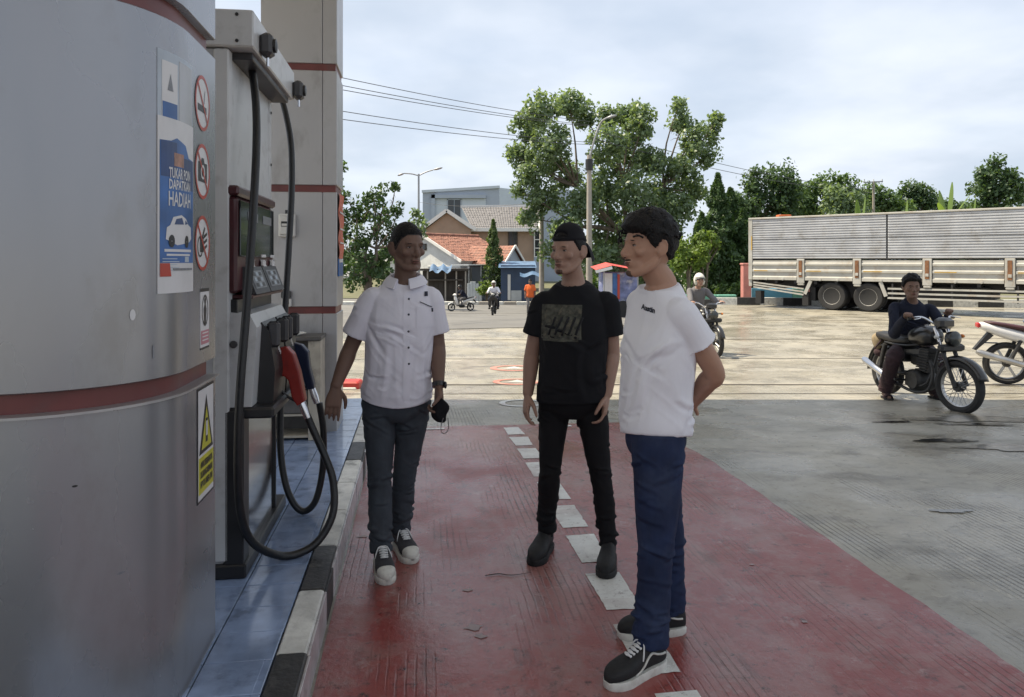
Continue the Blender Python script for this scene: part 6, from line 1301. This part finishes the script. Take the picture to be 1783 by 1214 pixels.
O1 = Vector(p1.location); f1 = Vector((.10, -1, 0)).normalized(); r1 = Vector((1, .1, 0)).normalized(); UP = Vector((0, 0, 1))
def w1(px, py, Y=3.5): return W(px, py, Y)-O1
# placket, buttons, pocket, badge, collar
front_patch(s1, w1(708, 596, 3.6), r1, UP, f1, .030, .56, 3, 30, .0018).build('placket', 'cloth_shirt', s1, 180)
for y in (527, 556, 587, 618, 648): MB().ell(on_surface(s1, w1(707, y, 3.3), f1*-1, .004), (.0055, .003, .0055), 10, 6).build('button', 'button_dark', s1, 180)
front_patch(s1, w1(740, 553, 3.6), r1, UP, f1, .085, .10, 8, 8, .0022).build('pocket', 'cloth_shirt', s1, 180)
pts = [on_surface(s1, w1(px, py, 3.3), f1*-1, .005) for px, py in ((727, 533), (734, 536), (742, 540), (750, 543))]; MB().tube(pts, .0022, 6).build('pocket_edge', 'button_dark', s1, 180)
front_patch(s1, w1(741, 513, 3.6), r1, UP, f1, .016, .022, 3, 3, .004).build('badge', 'logo_ink', s1); front_patch(s1, w1(752, 541, 3.6), r1, UP, f1, .010, .018, 3, 3, .004).build('badge', 'logo_ink', s1)
nk = V1['neck']
for sg in (-1, 1):
    rows = []
    for i in range(8):
        a = math.pi*(.5+sg*(.11+.80*i/7)); q = i/7     # round the neck from the throat to the nape
        x, y = math.cos(a)*.078, -math.sin(a)*.075; hgt = .012-.0*q; drop = .052-.020*q; out = .020+.012*(1-q)
        c = nk+Vector((x*1.0+.0, y-.012*(1-q), -.030+.040*q)); o = Vector((x, y, 0)).normalized()
        rows.append([c-o*.006+Vector((0, 0, .022)), c+Vector((0, 0, .027)), c+o*out*.6+Vector((0, 0, .014)), c+o*out*1.3+Vector((0, 0, .030-drop)), c+o*(out*1.3-.004)+Vector((0, 0, .027-drop)), c-o*.004])
    MB().loft(rows).build('collar', 'cloth_shirt', s1, 50)
# watch and the black mask in his hand
wl2 = V1['WL']; ax_ = (V1['EL']-V1['WL']).normalized(); c = wl2+ax_*.012
rt = ax_.to_track_quat('Z', 'Y').to_matrix(); wt = MB().lathe([(.030, -.011), (.033, -.011), (.033, .011), (.030, .011)], 22).xf(lambda v: rt @ v+c).build('wristwatch', 'watch_steel', p1, 40); MB().ell(c+Vector((.034, -.012, 0)), (.008, .018, .018), 12, 8).build('watch_face', 'plastic_black', wt, 180)
hm = W(766, 712, 3.60); mk = thing('face_mask', 'black cloth face mask with ear loop held by the man in the white shirt', 'face mask', hm)
rs = np.random.default_rng(9); mb = MB().ell((0, 0, -.004), (.042, .030, .062), 18, 14); mb.v = [(v[0]*(1+.25*math.sin(v[2]*60)*.3)+.006*math.sin(v[2]*70), v[1]+.006*math.sin(v[0]*120+v[2]*40), v[2]-.25*abs(v[0])) for v in mb.v]; mb.build('folded_cloth', 'cloth_black', mk, 180)
lp = [W(772, 728, 3.57)-hm, W(768, 742, 3.57)-hm, W(769, 753, 3.57)-hm, W(776, 754, 3.57)-hm, W(781, 745, 3.57)-hm, W(780, 728, 3.58)-hm]; MB().tube(lp, .0022, 6, smooth=4).build('ear_loop', 'cloth_grey', mk, 180)
# ---------------------------------------------------------------- man in black with the reversed cap
J = dict(SR=W(947, 527, 3.72), SL=W(1056, 527, 3.66), ER=W(927, 612, 3.74), WR=W(919, 688, 3.70), EL=W(1066, 612, 3.68), WL=W(1056, 690, 3.62), HR=W(966, 698, 3.72), HL=W(1028, 698, 3.68), KR=W(957, 826, 3.69), KL=W(1046, 830, 3.63),
         AR=W(950, 931, 3.78), AL=W(1060, 949, 3.64), TR=W(926, 968, 3.56), TL=W(1052, 990, 3.40), neck=W(998, 487, 3.71), head=W(991, 436, 3.675), ground=(0, 0, .004))
p2, V2, M2, s2 = person('man all in black wearing a cap backwards between the two in white', J, 'skin_b', ('cloth_black', 'tee'), 'denim_black', 'black', 'cap', head_dir=(-.66, -.75, 0), pitch=-2, slv=.66, hem=.01, detail=5, cvox=.005, fat=1.0, ease=.022, legs='skinny',
                        hand_kw={'R': dict(palm=(.9, .2, 0), thumb=(.1, -1, 0), curl=.42), 'L': dict(palm=(-.9, .1, 0), thumb=(-.1, -1, 0), curl=.45)})
bpy.context.view_layer.update()
O2 = Vector(p2.location); f2 = Vector((-.28, -1, 0)).normalized(); r2 = Vector((1, -.28, 0)).normalized()
c = W(981, 559, 3.66)-O2; pr_ = front_patch(s2, c, r2, UP, f2, .205, .165, 12, 10, .0025).build('chest_print', 'print_camo', s2, 180)
for i in range(5):     # slanted dark bars of the print
    x = -.035+.033*i; pts = []
    for q in range(7): pts.append(on_surface(s2, c+r2*(x-.022+.032*q/6)+UP*(-.062+.085*q/6)+f2*.3, -f2, .0035))
    MB().tube(pts, .006, 6).build('printed_bar', 'print_ink', s2, 180)
front_patch(s2, c+UP*-.088, r2, UP, f2, .18, .010, 10, 2, .003).build('printed_bar', 'print_camo', s2, 180)
# beard stubble on chin
Mr = M2.to_3x3()
for cc, rr in (((0, .0763, -.1012), (.0225, .0195, .0158)), ((0, .0875, -.0545), (.0195, .0112, .0050))): MB().ell(M2 @ Vector(cc), rr, 12, 8, Mr).build('facial_hair', 'stubble', p2, 180)
# ---------------------------------------------------------------- man in the white T-shirt, hands behind his back
J = dict(SL=W(1186, 548, 2.68), SR=W(1117, 528, 2.93), EL=W(1244, 648, 2.73), WL=W(1204, 702, 2.90), ER=W(1172, 640, 3.02), WR=W(1178, 682, 2.98), HL=W(1146, 762, 2.73), HR=W(1137, 760, 2.91), KL=W(1142, 950, 2.70), KR=W(1160, 935, 2.94),
         AL=W(1133, 1124, 2.675), AR=W(1166, 1065, 2.945), TL=W(1062, 1190, 2.56), TR=W(1075, 1100, 2.90), neck=W(1151, 491, 2.815), head=W(1131, 428, 2.79), ground=(0, 0, .004))
p3, V3, M3, s3 = person('man in a plain white T-shirt and blue jeans with hands behind his back', J, 'skin_c', ('cloth_white', 'tee'), 'denim_blue', 'skate', 'thick', head_dir=(-.96, -.28, 0), pitch=0, slv=.50, detail=8, cvox=.005, hem=.02, fat=.97, ease=.026, legs='straight',
                        hand_kw={'L': dict(d=(-.9, .2, -.1), palm=(.5, .6, 0), thumb=(0, 0, 1), curl=.7), 'R': dict(d=(.1, -.1, -1), palm=(.5, .6, 0), thumb=(0, 0, 1), curl=.7)})
bpy.context.view_layer.update()
O3 = Vector(p3.location); f3 = Vector((-.55, -.84, 0)).normalized(); r3 = Vector((.84, -.55, 0)).normalized()
mbt = text_mb('Austin', .026, lambda x, y: on_surface(s3, W(1122, 539, 2.7)-O3+r3*(x*1.0)+UP*(y-x*.18)+f3*.3, -f3, .002), .0012); mbt.build('chest_logo', 'logo_ink', s3, fix=False)
Mr = M3.to_3x3()
for cc, rr, mm in (((0, .0875, -.0545), (.0205, .0122, .0056), 'hair_black'), ((0, .0763, -.1015), (.0222, .0194, .0156), 'stubble')): MB().ell(M3 @ Vector(cc), rr, 12, 8, Mr).build('facial_hair', mm, p3, 180)
# ================================================================ motorcycles (local frame: x forward, y left, z up, origin on the ground under the middle)
pm('moto_black', (.012, .012, .013), .3, var=.25, vscale=9, coat=.3, dirt=((.06, .05, .04), .4, 10)); pm('moto_frame', (.02, .02, .021), .5, var=.3); pm('engine_grey', (.05, .05, .05), .5, metal=.6, var=.3, vscale=20, dirt=((.03, .028, .025), .6, 18)); pm('rim_silver', (.42, .42, .42), .35, metal=.8, var=.2); pm('seat_vinyl', (.014, .013, .013), .55, var=.2)
pm('panel_white', (.66, .66, .66), .3, var=.05, coat=.4); pm('seat_red', (.05, .014, .018), .5, var=.2); pm('lens_clear', (.45, .45, .43), .12, var=.1); pm('lens_orange', (.6, .18, .02), .2); pm('lens_red', (.4, .02, .02), .2); pm('sack_tan', (.24, .19, .12), .9, var=.3, vscale=14, bump=.4, bscale=50)
def wheel(parent, x, r, mat='rim_silver', spokes=18, steer=0.0, tw=.045, mag=False):
    w = thing('wheel', None, None); w.parent = parent; w.location = (x, 0, r); w.rotation_euler = (0, 0, steer)
    n = 40; pr = [(r-.075, -tw*.5), (r-.045, -tw), (r-.015, -tw*.85), (r, -tw*.3), (r, tw*.3), (r-.015, tw*.85), (r-.045, tw), (r-.075, tw*.5)]; rings = []
    for k in range(n): a = 2*math.pi*k/n; rings.append([(q*math.cos(a), y, q*math.sin(a)) for q, y in pr])
    rings.append(rings[0]); MB().loft(rings, False).build('tyre', 'tyre', w, 40)
    rings = []
    for k in range(n): a = 2*math.pi*k/n; rings.append([(q*math.cos(a), y, q*math.sin(a)) for q, y in ((r-.064, -tw*.6), (r-.058, -tw*.3), (r-.058, tw*.3), (r-.064, tw*.6), (r-.085, tw*.35), (r-.085, -tw*.35))])
    rings.append(rings[0]); MB().loft(rings, False).build('rim', mat, w, 40)
    mb = MB(); mb.lathe([(.0, -.05), (.045, -.05), (.055, -.02), (.055, .02), (.045, .05), (0, .05)], 16, (0, 0, 0), 'y'); mb.build('hub', 'engine_grey', w, 40)
    mb = MB()
    if mag:
        for i in range(6): a = i*math.pi/3; mb.beam((.04*math.cos(a), 0, .04*math.sin(a)), ((r-.08)*math.cos(a), 0, (r-.08)*math.sin(a)), .03, .022, (0, 1, 0))
    else:
        for i in range(spokes): a = 2*math.pi*i/spokes; b = a+(.35 if i % 2 else -.35); mb.tube([(.045*math.cos(b), .035*(-1)**(i//2), .045*math.sin(b)), ((r-.08)*math.cos(a), 0, (r-.08)*math.sin(a))], .0035, 4)
    mb.build('spokes', mat, w)['kind'] = 'stuff'
    return w
def bars(parent, fx, hz, steer, width=.34, rise=.06, mat='chrome'):
    c, s = math.cos(steer), math.sin(steer)
    def P(x, y, z): return Vector((fx+x*c-y*s, x*s+y*c, z))
    pts = [P(-.16, width, hz), P(-.10, width*.62, hz+.02), P(-.02, width*.3, hz-rise), P(0, 0, hz-rise-.005), P(-.02, -width*.3, hz-rise), P(-.10, -width*.62, hz+.02), P(-.16, -width, hz)]
    MB().tube(pts, .012, 8, smooth=5).build('handlebar', mat, parent, 180)
    for sg in (1, -1):
        MB().tube([P(-.165, sg*(width+.005), hz), P(-.115, sg*(width*.66), hz+.018)], .018, 10).build('grip', 'rubber', parent, 60); MB().tube([P(-.10, sg*width*.62, hz+.025), P(-.06, sg*width*.85, hz+.01), P(-.075, sg*width*1.02, hz+.0)], .006, 6, smooth=3).build('lever', 'chrome', parent, 180)
    return P
def naked_bike(label, loc, rz, steer=0.0, tank='moto_black', spokes=28, group=None):
    e = thing('motorcycle', label, 'motorcycle', loc, rz, group); r = .285; fx, rx = .62, -.60; cs, sn = math.cos(steer), math.sin(steer)
    wheel(e, fx, r, 'rim_silver', spokes, steer); wheel(e, rx, r, 'rim_silver', spokes)
    def T(x, y, z, px=fx-.10): return Vector((px+(x-px)*cs-y*sn, (x-px)*sn+y*cs, z))
    for sg in (1, -1):
        MB().tube([T(fx, sg*.085, r), T(fx-.15, sg*.085, r+.36), T(fx-.25, sg*.085, r+.60)], [.024, .022, .018], 10).build('fork_leg', 'moto_frame' if sg < 0 else 'moto_frame', e, 60); MB().tube([T(fx-.14, sg*.085, r+.34), T(fx-.25, sg*.085, r+.61)], .0195, 10).build('fork_tube', 'chrome', e, 60)
        MB().tube([(rx, sg*.11, r), (rx+.12, sg*.11, r+.34)], .028, 10).build('shock', 'moto_frame', e, 60); MB().tube([(rx, sg*.085, r), (-.08, sg*.085, r+.03)], .018, 8).build('swingarm', 'moto_frame', e, 60)
        MB().tube([(rx+.1, sg*.10, r+.36), (-.1, sg*.10, r+.36), (.26, sg*.03, r+.44)], .014, 8, smooth=4).build('frame_tube', 'moto_frame', e, 180); MB().tube([(.36, sg*.03, r+.42), (.24, sg*.09, r-.02), (-.1, sg*.10, r-.08)], .015, 8, smooth=4).build('frame_tube', 'moto_frame', e, 180)
        MB().tube([(-.12, sg*.10, r-.04), (-.12, sg*.24, r-.03)], .014, 8).build('foot_peg', 'rubber', e, 60)
    # front fender follows the tyre
    vs = []; fs = []; n = 14
    for i in range(n+1):
        a = R(18+118*i/n)
        for y, dr in ((-.062, -.012), (-.045, .018), (0, .028), (.045, .018), (.062, -.012)): q = r+.018+dr; vs.append(T(fx+q*math.cos(a), y, r+q*math.sin(a), fx))
    for i in range(n):
        for j in range(4): a0 = i*5+j; fs.append((a0, a0+1, a0+6, a0+5))
    fm = MB().add(vs, fs).build('front_fender', 'moto_black', e, 180); md = fm.modifiers.new('t', 'SOLIDIFY'); md.thickness = .006
    vs = []; fs = []
    for i in range(n+1):
        a = R(60+125*i/n)
        for y, dr in ((-.075, -.012), (-.05, .02), (0, .03), (.05, .02), (.075, -.012)): q = r+.03+dr; vs.append((rx+q*math.cos(a), y, r+q*math.sin(a)))
    for i in range(n):
        for j in range(4): a0 = i*5+j; fs.append((a0, a0+1, a0+6, a0+5))
    fm = MB().add(vs, fs).build('rear_fender', 'moto_black', e, 180); md = fm.modifiers.new('t', 'SOLIDIFY'); md.thickness = .006
    X, Yv, Zv = Vector((0, 1, 0)), Vector((0, 0, 1)), None
    loft_secs(MB(), [(Vector((-.14, 0, r+.44)), X, Yv, .06, .05), (Vector((-.06, 0, r+.47)), X, Yv, .11, .09), (Vector((.08, 0, r+.49)), X, Yv, .135, .115), (Vector((.20, 0, r+.50)), X, Yv, .125, .105), (Vector((.28, 0, r+.49)), X, Yv, .08, .07)], 22, 2.6, 5).build('fuel_tank', tank, e, 180)
    MB().lathe([(.03, 0), (.03, .015), (.0, .018)], 14, (.12, 0, r+.605)).build('tank_cap', 'chrome', e, 60)
    loft_secs(MB(), [(Vector((-.72, 0, r+.42)), X, Yv, .06, .03), (Vector((-.66, 0, r+.43)), X, Yv, .11, .045), (Vector((-.4, 0, r+.41)), X, Yv, .125, .05), (Vector((-.16, 0, r+.41)), X, Yv, .10, .05), (Vector((-.10, 0, r+.42)), X, Yv, .06, .04)], 20, 3, 5).build('seat', 'seat_vinyl', e, 180)
    # engine
    mb = MB(); mb.lathe([(0, -.13), (.10, -.13), (.125, -.10), (.125, .10), (.10, .13), (0, .13)], 20, (.02, 0, r-.02), 'y'); mb.cbox(-.16, .10, -.10, .10, r-.12, r+.08, .03); mb.build('crankcase', 'engine_grey', e, 40)
    for i in range(8): z = r+.10+.032*i; MB().cbox(.02+.010*i, .19+.010*i, -.085, .085, z, z+.014, .004).build('cooling_fin', 'engine_grey', e)
    MB().cbox(.05, .22, -.06, .06, r+.08, r+.36, .01).build('cylinder', 'engine_grey', e); MB().cbox(-.12, .02, -.05, .05, r+.14, r+.26, .02).build('carburettor', 'engine_grey', e); MB().cbox(-.34, -.14, -.12, .12, r+.16, r+.34, .03).build('side_cover', 'moto_black', e)
    MB().tube([(.22, -.05, r+.24), (.33, -.09, r+.12), (.30, -.12, r-.08), (.1, -.14, r-.14), (-.2, -.15, r-.10)], .018, 10, smooth=5).build('exhaust_pipe', 'engine_grey', e, 180); MB().tube([(-.2, -.15, r-.10), (-.35, -.165, r-.04), (-.78, -.175, r+.10), (-.82, -.175, r+.115)], [.02, .038, .042, .03], 14).build('silencer', 'chrome', e, 60)
    # headlight with dark cowl, indicators, carrier
    hl = MB().lathe([(.03, -.05), (.075, -.02), (.085, .05), (.08, .06), (0, .075)], 20, (0, 0, 0), 'x').xf(lambda v: T(fx-.12+v.x, v.y, r+.50+v.z)).build('headlight', 'moto_black', e, 60); MB().lathe([(.076, .061), (.06, .078), (0, .084)], 20, (0, 0, 0), 'x').xf(lambda v: T(fx-.12+v.x, v.y, r+.50+v.z)).build('lens', 'display_glass', hl, 60)
    MB().cbox(fx-.27, fx-.14, -.10, .10, r+.60, r+.72, .03).xf(lambda v: T(v.x, v.y, v.z)).build('instrument_cowl', 'moto_black', e, 40); MB().cbox(fx-.16, fx-.08, -.17, .17, r+.36, r+.44, .02).xf(lambda v: T(v.x, v.y, v.z)).build('front_carrier', 'moto_frame', e, 40)
    for sg in (1, -1):
        MB().tube([T(fx-.15, sg*.1, r+.52), T(fx-.14, sg*.17, r+.52)], .01, 6).build('indicator_stalk', 'moto_frame', e); MB().ell(T(fx-.14, sg*.185, r+.52), (.03, .025, .022), 10, 6).build('indicator', 'lens_orange' if sg > 0 else 'lens_clear', e, 180)
    MB().cbox(-.80, -.74, -.05, .05, r+.33, r+.40, .015).build('tail_light', 'lens_red', e)
    return e, bars(e, fx-.24, r+.70, steer, .33, .05, 'chrome')
bk, BP = naked_bike('black roadster motorcycle stopped at the edge of the shade, front wheel turned', (4.68, 8.49, -.14), R(-90+7), R(12))
def mw(o, v): return Matrix.Translation(o.location) @ Matrix.Rotation(o.rotation_euler.z, 4, 'Z') @ Vector(v)
gl, gr = mw(bk, BP(-.14, .30, .99)), mw(bk, BP(-.14, -.30, .99)); gz = zg(4.7, 8.8)
J = dict(SR=W(1557, 535, 8.80), SL=W(1620, 538, 8.74), ER=W(1556, 582, 8.62), WR=gr+Vector((-.03, .07, .015)), EL=W(1645, 572, 8.58), WL=gl+Vector((-.0, .09, .02)), HR=W(1578, 600, 8.98), HL=W(1602, 600, 8.95), KR=W(1556, 622, 8.62), KL=W(1632, 630, 8.62),
         AR=(4.44, 8.82, gz+.09), AL=(5.02, 8.84, gz+.09), TR=(4.40, 8.5, gz), TL=(5.06, 8.5, gz), neck=W(1588, 521, 8.75), head=W(1587, 499, 8.69), ground=(0, 0, gz+.003))
pa, Va, Ma, sa = person('man in a navy jacket with curly hair sitting astride the black motorcycle', J, 'skin_a', ('cloth_navy', 'long'), 'cloth_maroon', 'sandal', 'curly', voxel=.007, cvox=.007, detail=12, slv=.9, head_dir=(-.25, -1, 0), pitch=-4, hem=-.12, headk=1.12, legs='loose', ease=.026, fat=1.0,
                        hand_kw={'R': dict(palm=(0, .2, -1), thumb=(1, 0, 0), curl=.9, grip=True), 'L': dict(palm=(0, .2, -1), thumb=(-1, 0, 0), curl=.9, grip=True)})
sk = thing('sack', 'tan sack tied behind the seat of the black motorcycle', 'sack', W(1531, 592, 9.2)); mb = MB().ell((0, 0, 0), (.09, .09, .11), 16, 12); mb.v = [(v[0]*(1+.12*math.sin(9*v[2]+5*v[0])), v[1]*(1+.1*math.sin(20*v[2])), v[2]+.015*math.sin(40*v[0])) for v in mb.v]; mb.build('cloth', 'sack_tan', sk, 180); MB().ell((.02, 0, -.15), (.085, .07, .06), 12, 8).build('dark_pouch', 'cloth_maroon', sk, 180); MB().tube([(-.1, -.08, -.1), (-.02, -.12, .02), (.1, -.06, .05)], .012, 6, smooth=4).build('strap', 'cloth_maroon', sk, 180)
# ---------------------------------------------------------------- scooters / underbones
def underbone(label, loc, rz, body='panel_white', seat='seat_vinyl', r=.285, mag=True, steer=0, group=None, scooter=False):
    e = thing('motor_scooter' if scooter else 'motorcycle', label, 'scooter' if scooter else 'motorcycle', loc, rz, group); fx, rx = .62, -.60; r = .24 if scooter else r
    wheel(e, fx, r, 'rim_silver', 18, steer, .04, mag); wheel(e, rx, r, 'rim_silver', 18, 0, .045, mag); X, Z_ = Vector((0, 1, 0)), Vector((0, 0, 1))
    for sg in (1, -1): MB().tube([(fx, sg*.07, r), (fx-.20, sg*.06, r+.42)], .02, 8).build('fork_leg', 'moto_frame', e, 60); MB().tube([(rx, sg*.10, r), (rx+.14, sg*.10, r+.32)], .026, 8).build('shock', 'moto_frame', e, 60)
    loft_secs(MB(), [(Vector((-.93, 0, .80)), X, Z_, .035, .03), (Vector((-.86, 0, .775)), X, Z_, .085, .06), (Vector((-.62, 0, .70)), X, Z_, .125, .085), (Vector((-.3, 0, .61)), X, Z_, .125, .085), (Vector((-.08, 0, .52)), X, Z_, .09, .09), (Vector((.08, 0, .44)), X, Z_, .06, .08)], 22, 2.5, 5).build('tail_panel', body, e, 180)
    loft_secs(MB(), [(Vector((-.86, 0, .835)), X, Z_, .04, .015), (Vector((-.76, 0, .825)), X, Z_, .105, .025), (Vector((-.5, 0, .78)), X, Z_, .125, .035), (Vector((-.2, 0, .715)), X, Z_, .11, .04), (Vector((-.06, 0, .68)), X, Z_, .06, .04)], 20, 3, 5).build('seat', seat, e, 180)
    loft_secs(MB(), [(Vector((.20, 0, .36)), X, Vector((.9, 0, .3)), .10, .05), (Vector((.30, 0, .55)), X, Vector((.9, 0, .3)), .20, .06), (Vector((.36, 0, .75)), X, Vector((.9, 0, .3)), .19, .06), (Vector((.38, 0, .88)), X, Vector((.9, 0, .3)), .12, .05)], 20, 2.6, 5).build('leg_shield', body, e, 180)
    MB().ell((.40, 0, .97), (.11, .16, .08), 16, 10).build('handlebar_cowl', body, e, 180); MB().ell((.49, 0, .96), (.04, .085, .045), 14, 8).build('headlight', 'lens_clear', e, 180)
    if scooter: MB().cbox(-.2, .3, -.13, .13, .30, .37, .03).build('floor_board', 'moto_frame', e, 40)
    else:
        MB().tube([(.3, 0, .62), (.05, 0, .42), (-.15, 0, .40)], .035, 8, smooth=4).build('frame_tube', 'moto_frame', e, 180)
    mb = MB(); mb.cbox(-.22, .12, -.10, .10, .20, .38, .04); mb.build('engine', 'engine_grey', e, 40); MB().tube([(-.12, .09, r), (rx, .09, r)], .022, 8).build('swingarm', 'moto_frame', e, 60)
    vs = []; fs = []; n = 10
    for i in range(n+1):
        a = R(30+110*i/n)
        for y, dr in ((-.06, -.01), (-.04, .018), (0, .026), (.04, .018), (.06, -.01)): q = r+.02+dr; vs.append((fx+q*math.cos(a), y, r+q*math.sin(a)))
    for i in range(n):
        for j in range(4): a0 = i*5+j; fs.append((a0, a0+1, a0+6, a0+5))
    fm = MB().add(vs, fs).build('front_fender', body, e, 180); md = fm.modifiers.new('t', 'SOLIDIFY'); md.thickness = .005
    MB().add([(-.82, -.05, .70), (-.82, .05, .70), (-1.0, .045, .46), (-1.0, -.045, .46), (-.76, -.05, .66), (-.76, .05, .66), (-.97, .045, .45), (-.97, -.045, .45)], [(0, 1, 2, 3), (4, 7, 6, 5), (0, 4, 5, 1), (3, 2, 6, 7), (0, 3, 7, 4), (1, 5, 6, 2)]).build('rear_fender', 'moto_frame', e)
    MB().cbox(-.96, -.92, -.06, .06, .76, .83, .012).build('tail_light', 'lens_red', e); MB().tube([(.1, -.09, .24), (-.2, -.12, .22), (-.4, -.14, .27)], .016, 8, smooth=4).build('exhaust_pipe', 'chrome', e, 180); MB().tube([(-.38, -.14, .265), (-.46, -.15, .29), (-.95, -.17, .43), (-1.0, -.17, .445)], [.02, .042, .045, .022], 14).build('silencer', 'rim_silver', e, 60)
    MB().box(-.93, -.70, -.055, .055, .55, .56).build('plate_bracket', 'moto_frame', e)
    bp = bars(e, .38, 1.0, steer, .30, .03, 'moto_frame'); return e, bp
def rider(label, e, bp, rz, skin, top, bottom, hairkind, vox=.012, reach=.30, group=None, gz=None, foot=.0, kk=.97, lean=.0):
    """sits astride a bike: joints in the bike's frame"""
    def L(x, y, z): return mw(e, (x, y, z))
    J = dict(SR=L(.02+lean, -.17, 1.22), SL=L(.02+lean, .17, 1.22), ER=L(.14, -.27, 1.02), EL=L(.14, .27, 1.02), WR=mw(e, bp(-.20, -.29, 1.02)), WL=mw(e, bp(-.20, .29, 1.02)), HR=L(-.26, -.09, .82), HL=L(-.26, .09, .82), KR=L(.12, -.20, .72), KL=L(.12, .20, .72),
             AR=L(.0, -.20, .36), AL=L(.0, .20, .36), TR=L(.25, -.2, .3), TL=L(.25, .2, .3), neck=L(.05+lean, 0, 1.29), head=L(.10+lean, 0, 1.42), ground=(0, 0, e.location.z+.28))
    hd = Matrix.Rotation(rz, 3, 'Z') @ Vector((1, 0, 0)); dn = (0, 0, -1)
    return person(label, J, skin, top, bottom, 'black', hairkind, voxel=vox, cvox=vox, head_dir=hd, k=.95, legs='slim', ease=.03, group=group, hand_kw={'R': dict(palm=dn, thumb=(Matrix.Rotation(rz, 3, 'Z') @ Vector((0, 1, 0))), curl=.9, grip=True), 'L': dict(palm=dn, thumb=(Matrix.Rotation(rz, 3, 'Z') @ Vector((0, -1, 0))), curl=.9, grip=True)})
# white motorcycle cut by the picture edge, and its rider
wb, wbp = underbone('white underbone motorcycle with chrome silencer leaving at the picture edge', (7.30, 9.9, zg(7.2, 9.9)), R(-18), 'panel_white', 'seat_red')
rider('rider in a faded blue jacket on the white motorcycle, mostly out of view', wb, wbp, R(-18), 'skin_a', ('cloth_steel', 'long'), 'denim_blue', 'helmet_dark', .014, lean=-.02)
# rider behind the white T-shirt
b2, bp2 = naked_bike('dark motorcycle rolling in behind the man in the white T-shirt', (3.64, 14.35, zg(3.7, 14.3)), R(-76), R(-6), 'moto_black', 16)
rider('rider in a grey shirt and open white helmet approaching behind the white T-shirt', b2, bp2, R(-84), 'skin_b', ('cloth_grey', 'long'), 'cloth_navy', 'helmet_white', .012, lean=-.12)
# the two on the street
b3, bp3 = underbone('white and black scooter heading across the street, side on', (W(803, 0, 44).x, 44, zg(-3, 44)+.02), R(207), 'panel_white', 'seat_vinyl', scooter=True)
rider('scooter rider in dark clothes and dark helmet, side on in the street', b3, bp3, R(207), 'skin_a', ('cloth_navy', 'long'), 'cloth_grey', 'helmet_dark', .02)
b4, bp4 = underbone('dark scooter coming straight down the street towards the forecourt', (W(860, 0, 33.5).x, 33.5, zg(-.8, 33.5)+.02), R(-94), 'moto_black', 'seat_vinyl', scooter=True)
rider('scooter rider in a white shirt and white helmet facing the forecourt', b4, bp4, R(-94), 'skin_a', ('cloth_white', 'long'), 'cloth_navy', 'helmet_white', .018)
# walker in orange
Yo = 33.5; xo = W(923, 0, Yo).x; go = zg(xo, Yo)+.02
J = dict(SR=(xo-.16, Yo, go+1.33), SL=(xo+.16, Yo-.02, go+1.33), ER=(xo-.22, Yo+.02, go+1.06), EL=(xo+.22, Yo-.05, go+1.06), WR=(xo-.22, Yo-.1, go+.84), WL=(xo+.22, Yo-.12, go+.84), HR=(xo-.09, Yo, go+.85), HL=(xo+.09, Yo, go+.85), KR=(xo-.1, Yo-.1, go+.47), KL=(xo+.1, Yo+.05, go+.47), AR=(xo-.1, Yo+.02, go+.09), AL=(xo+.1, Yo+.25, go+.10), TR=(xo-.1, Yo-.2, go), TL=(xo+.1, Yo, go), neck=(xo, Yo, go+1.40), head=(xo, Yo-.02, go+1.52), ground=(0, 0, go))
person('walker in an orange shirt crossing the street behind the man in black', J, 'skin_a', ('cloth_orange', 'tee'), 'cloth_grey', 'black', 'crop', voxel=.02, cvox=.02, head_dir=(-.3, -1, 0), legs='slim')
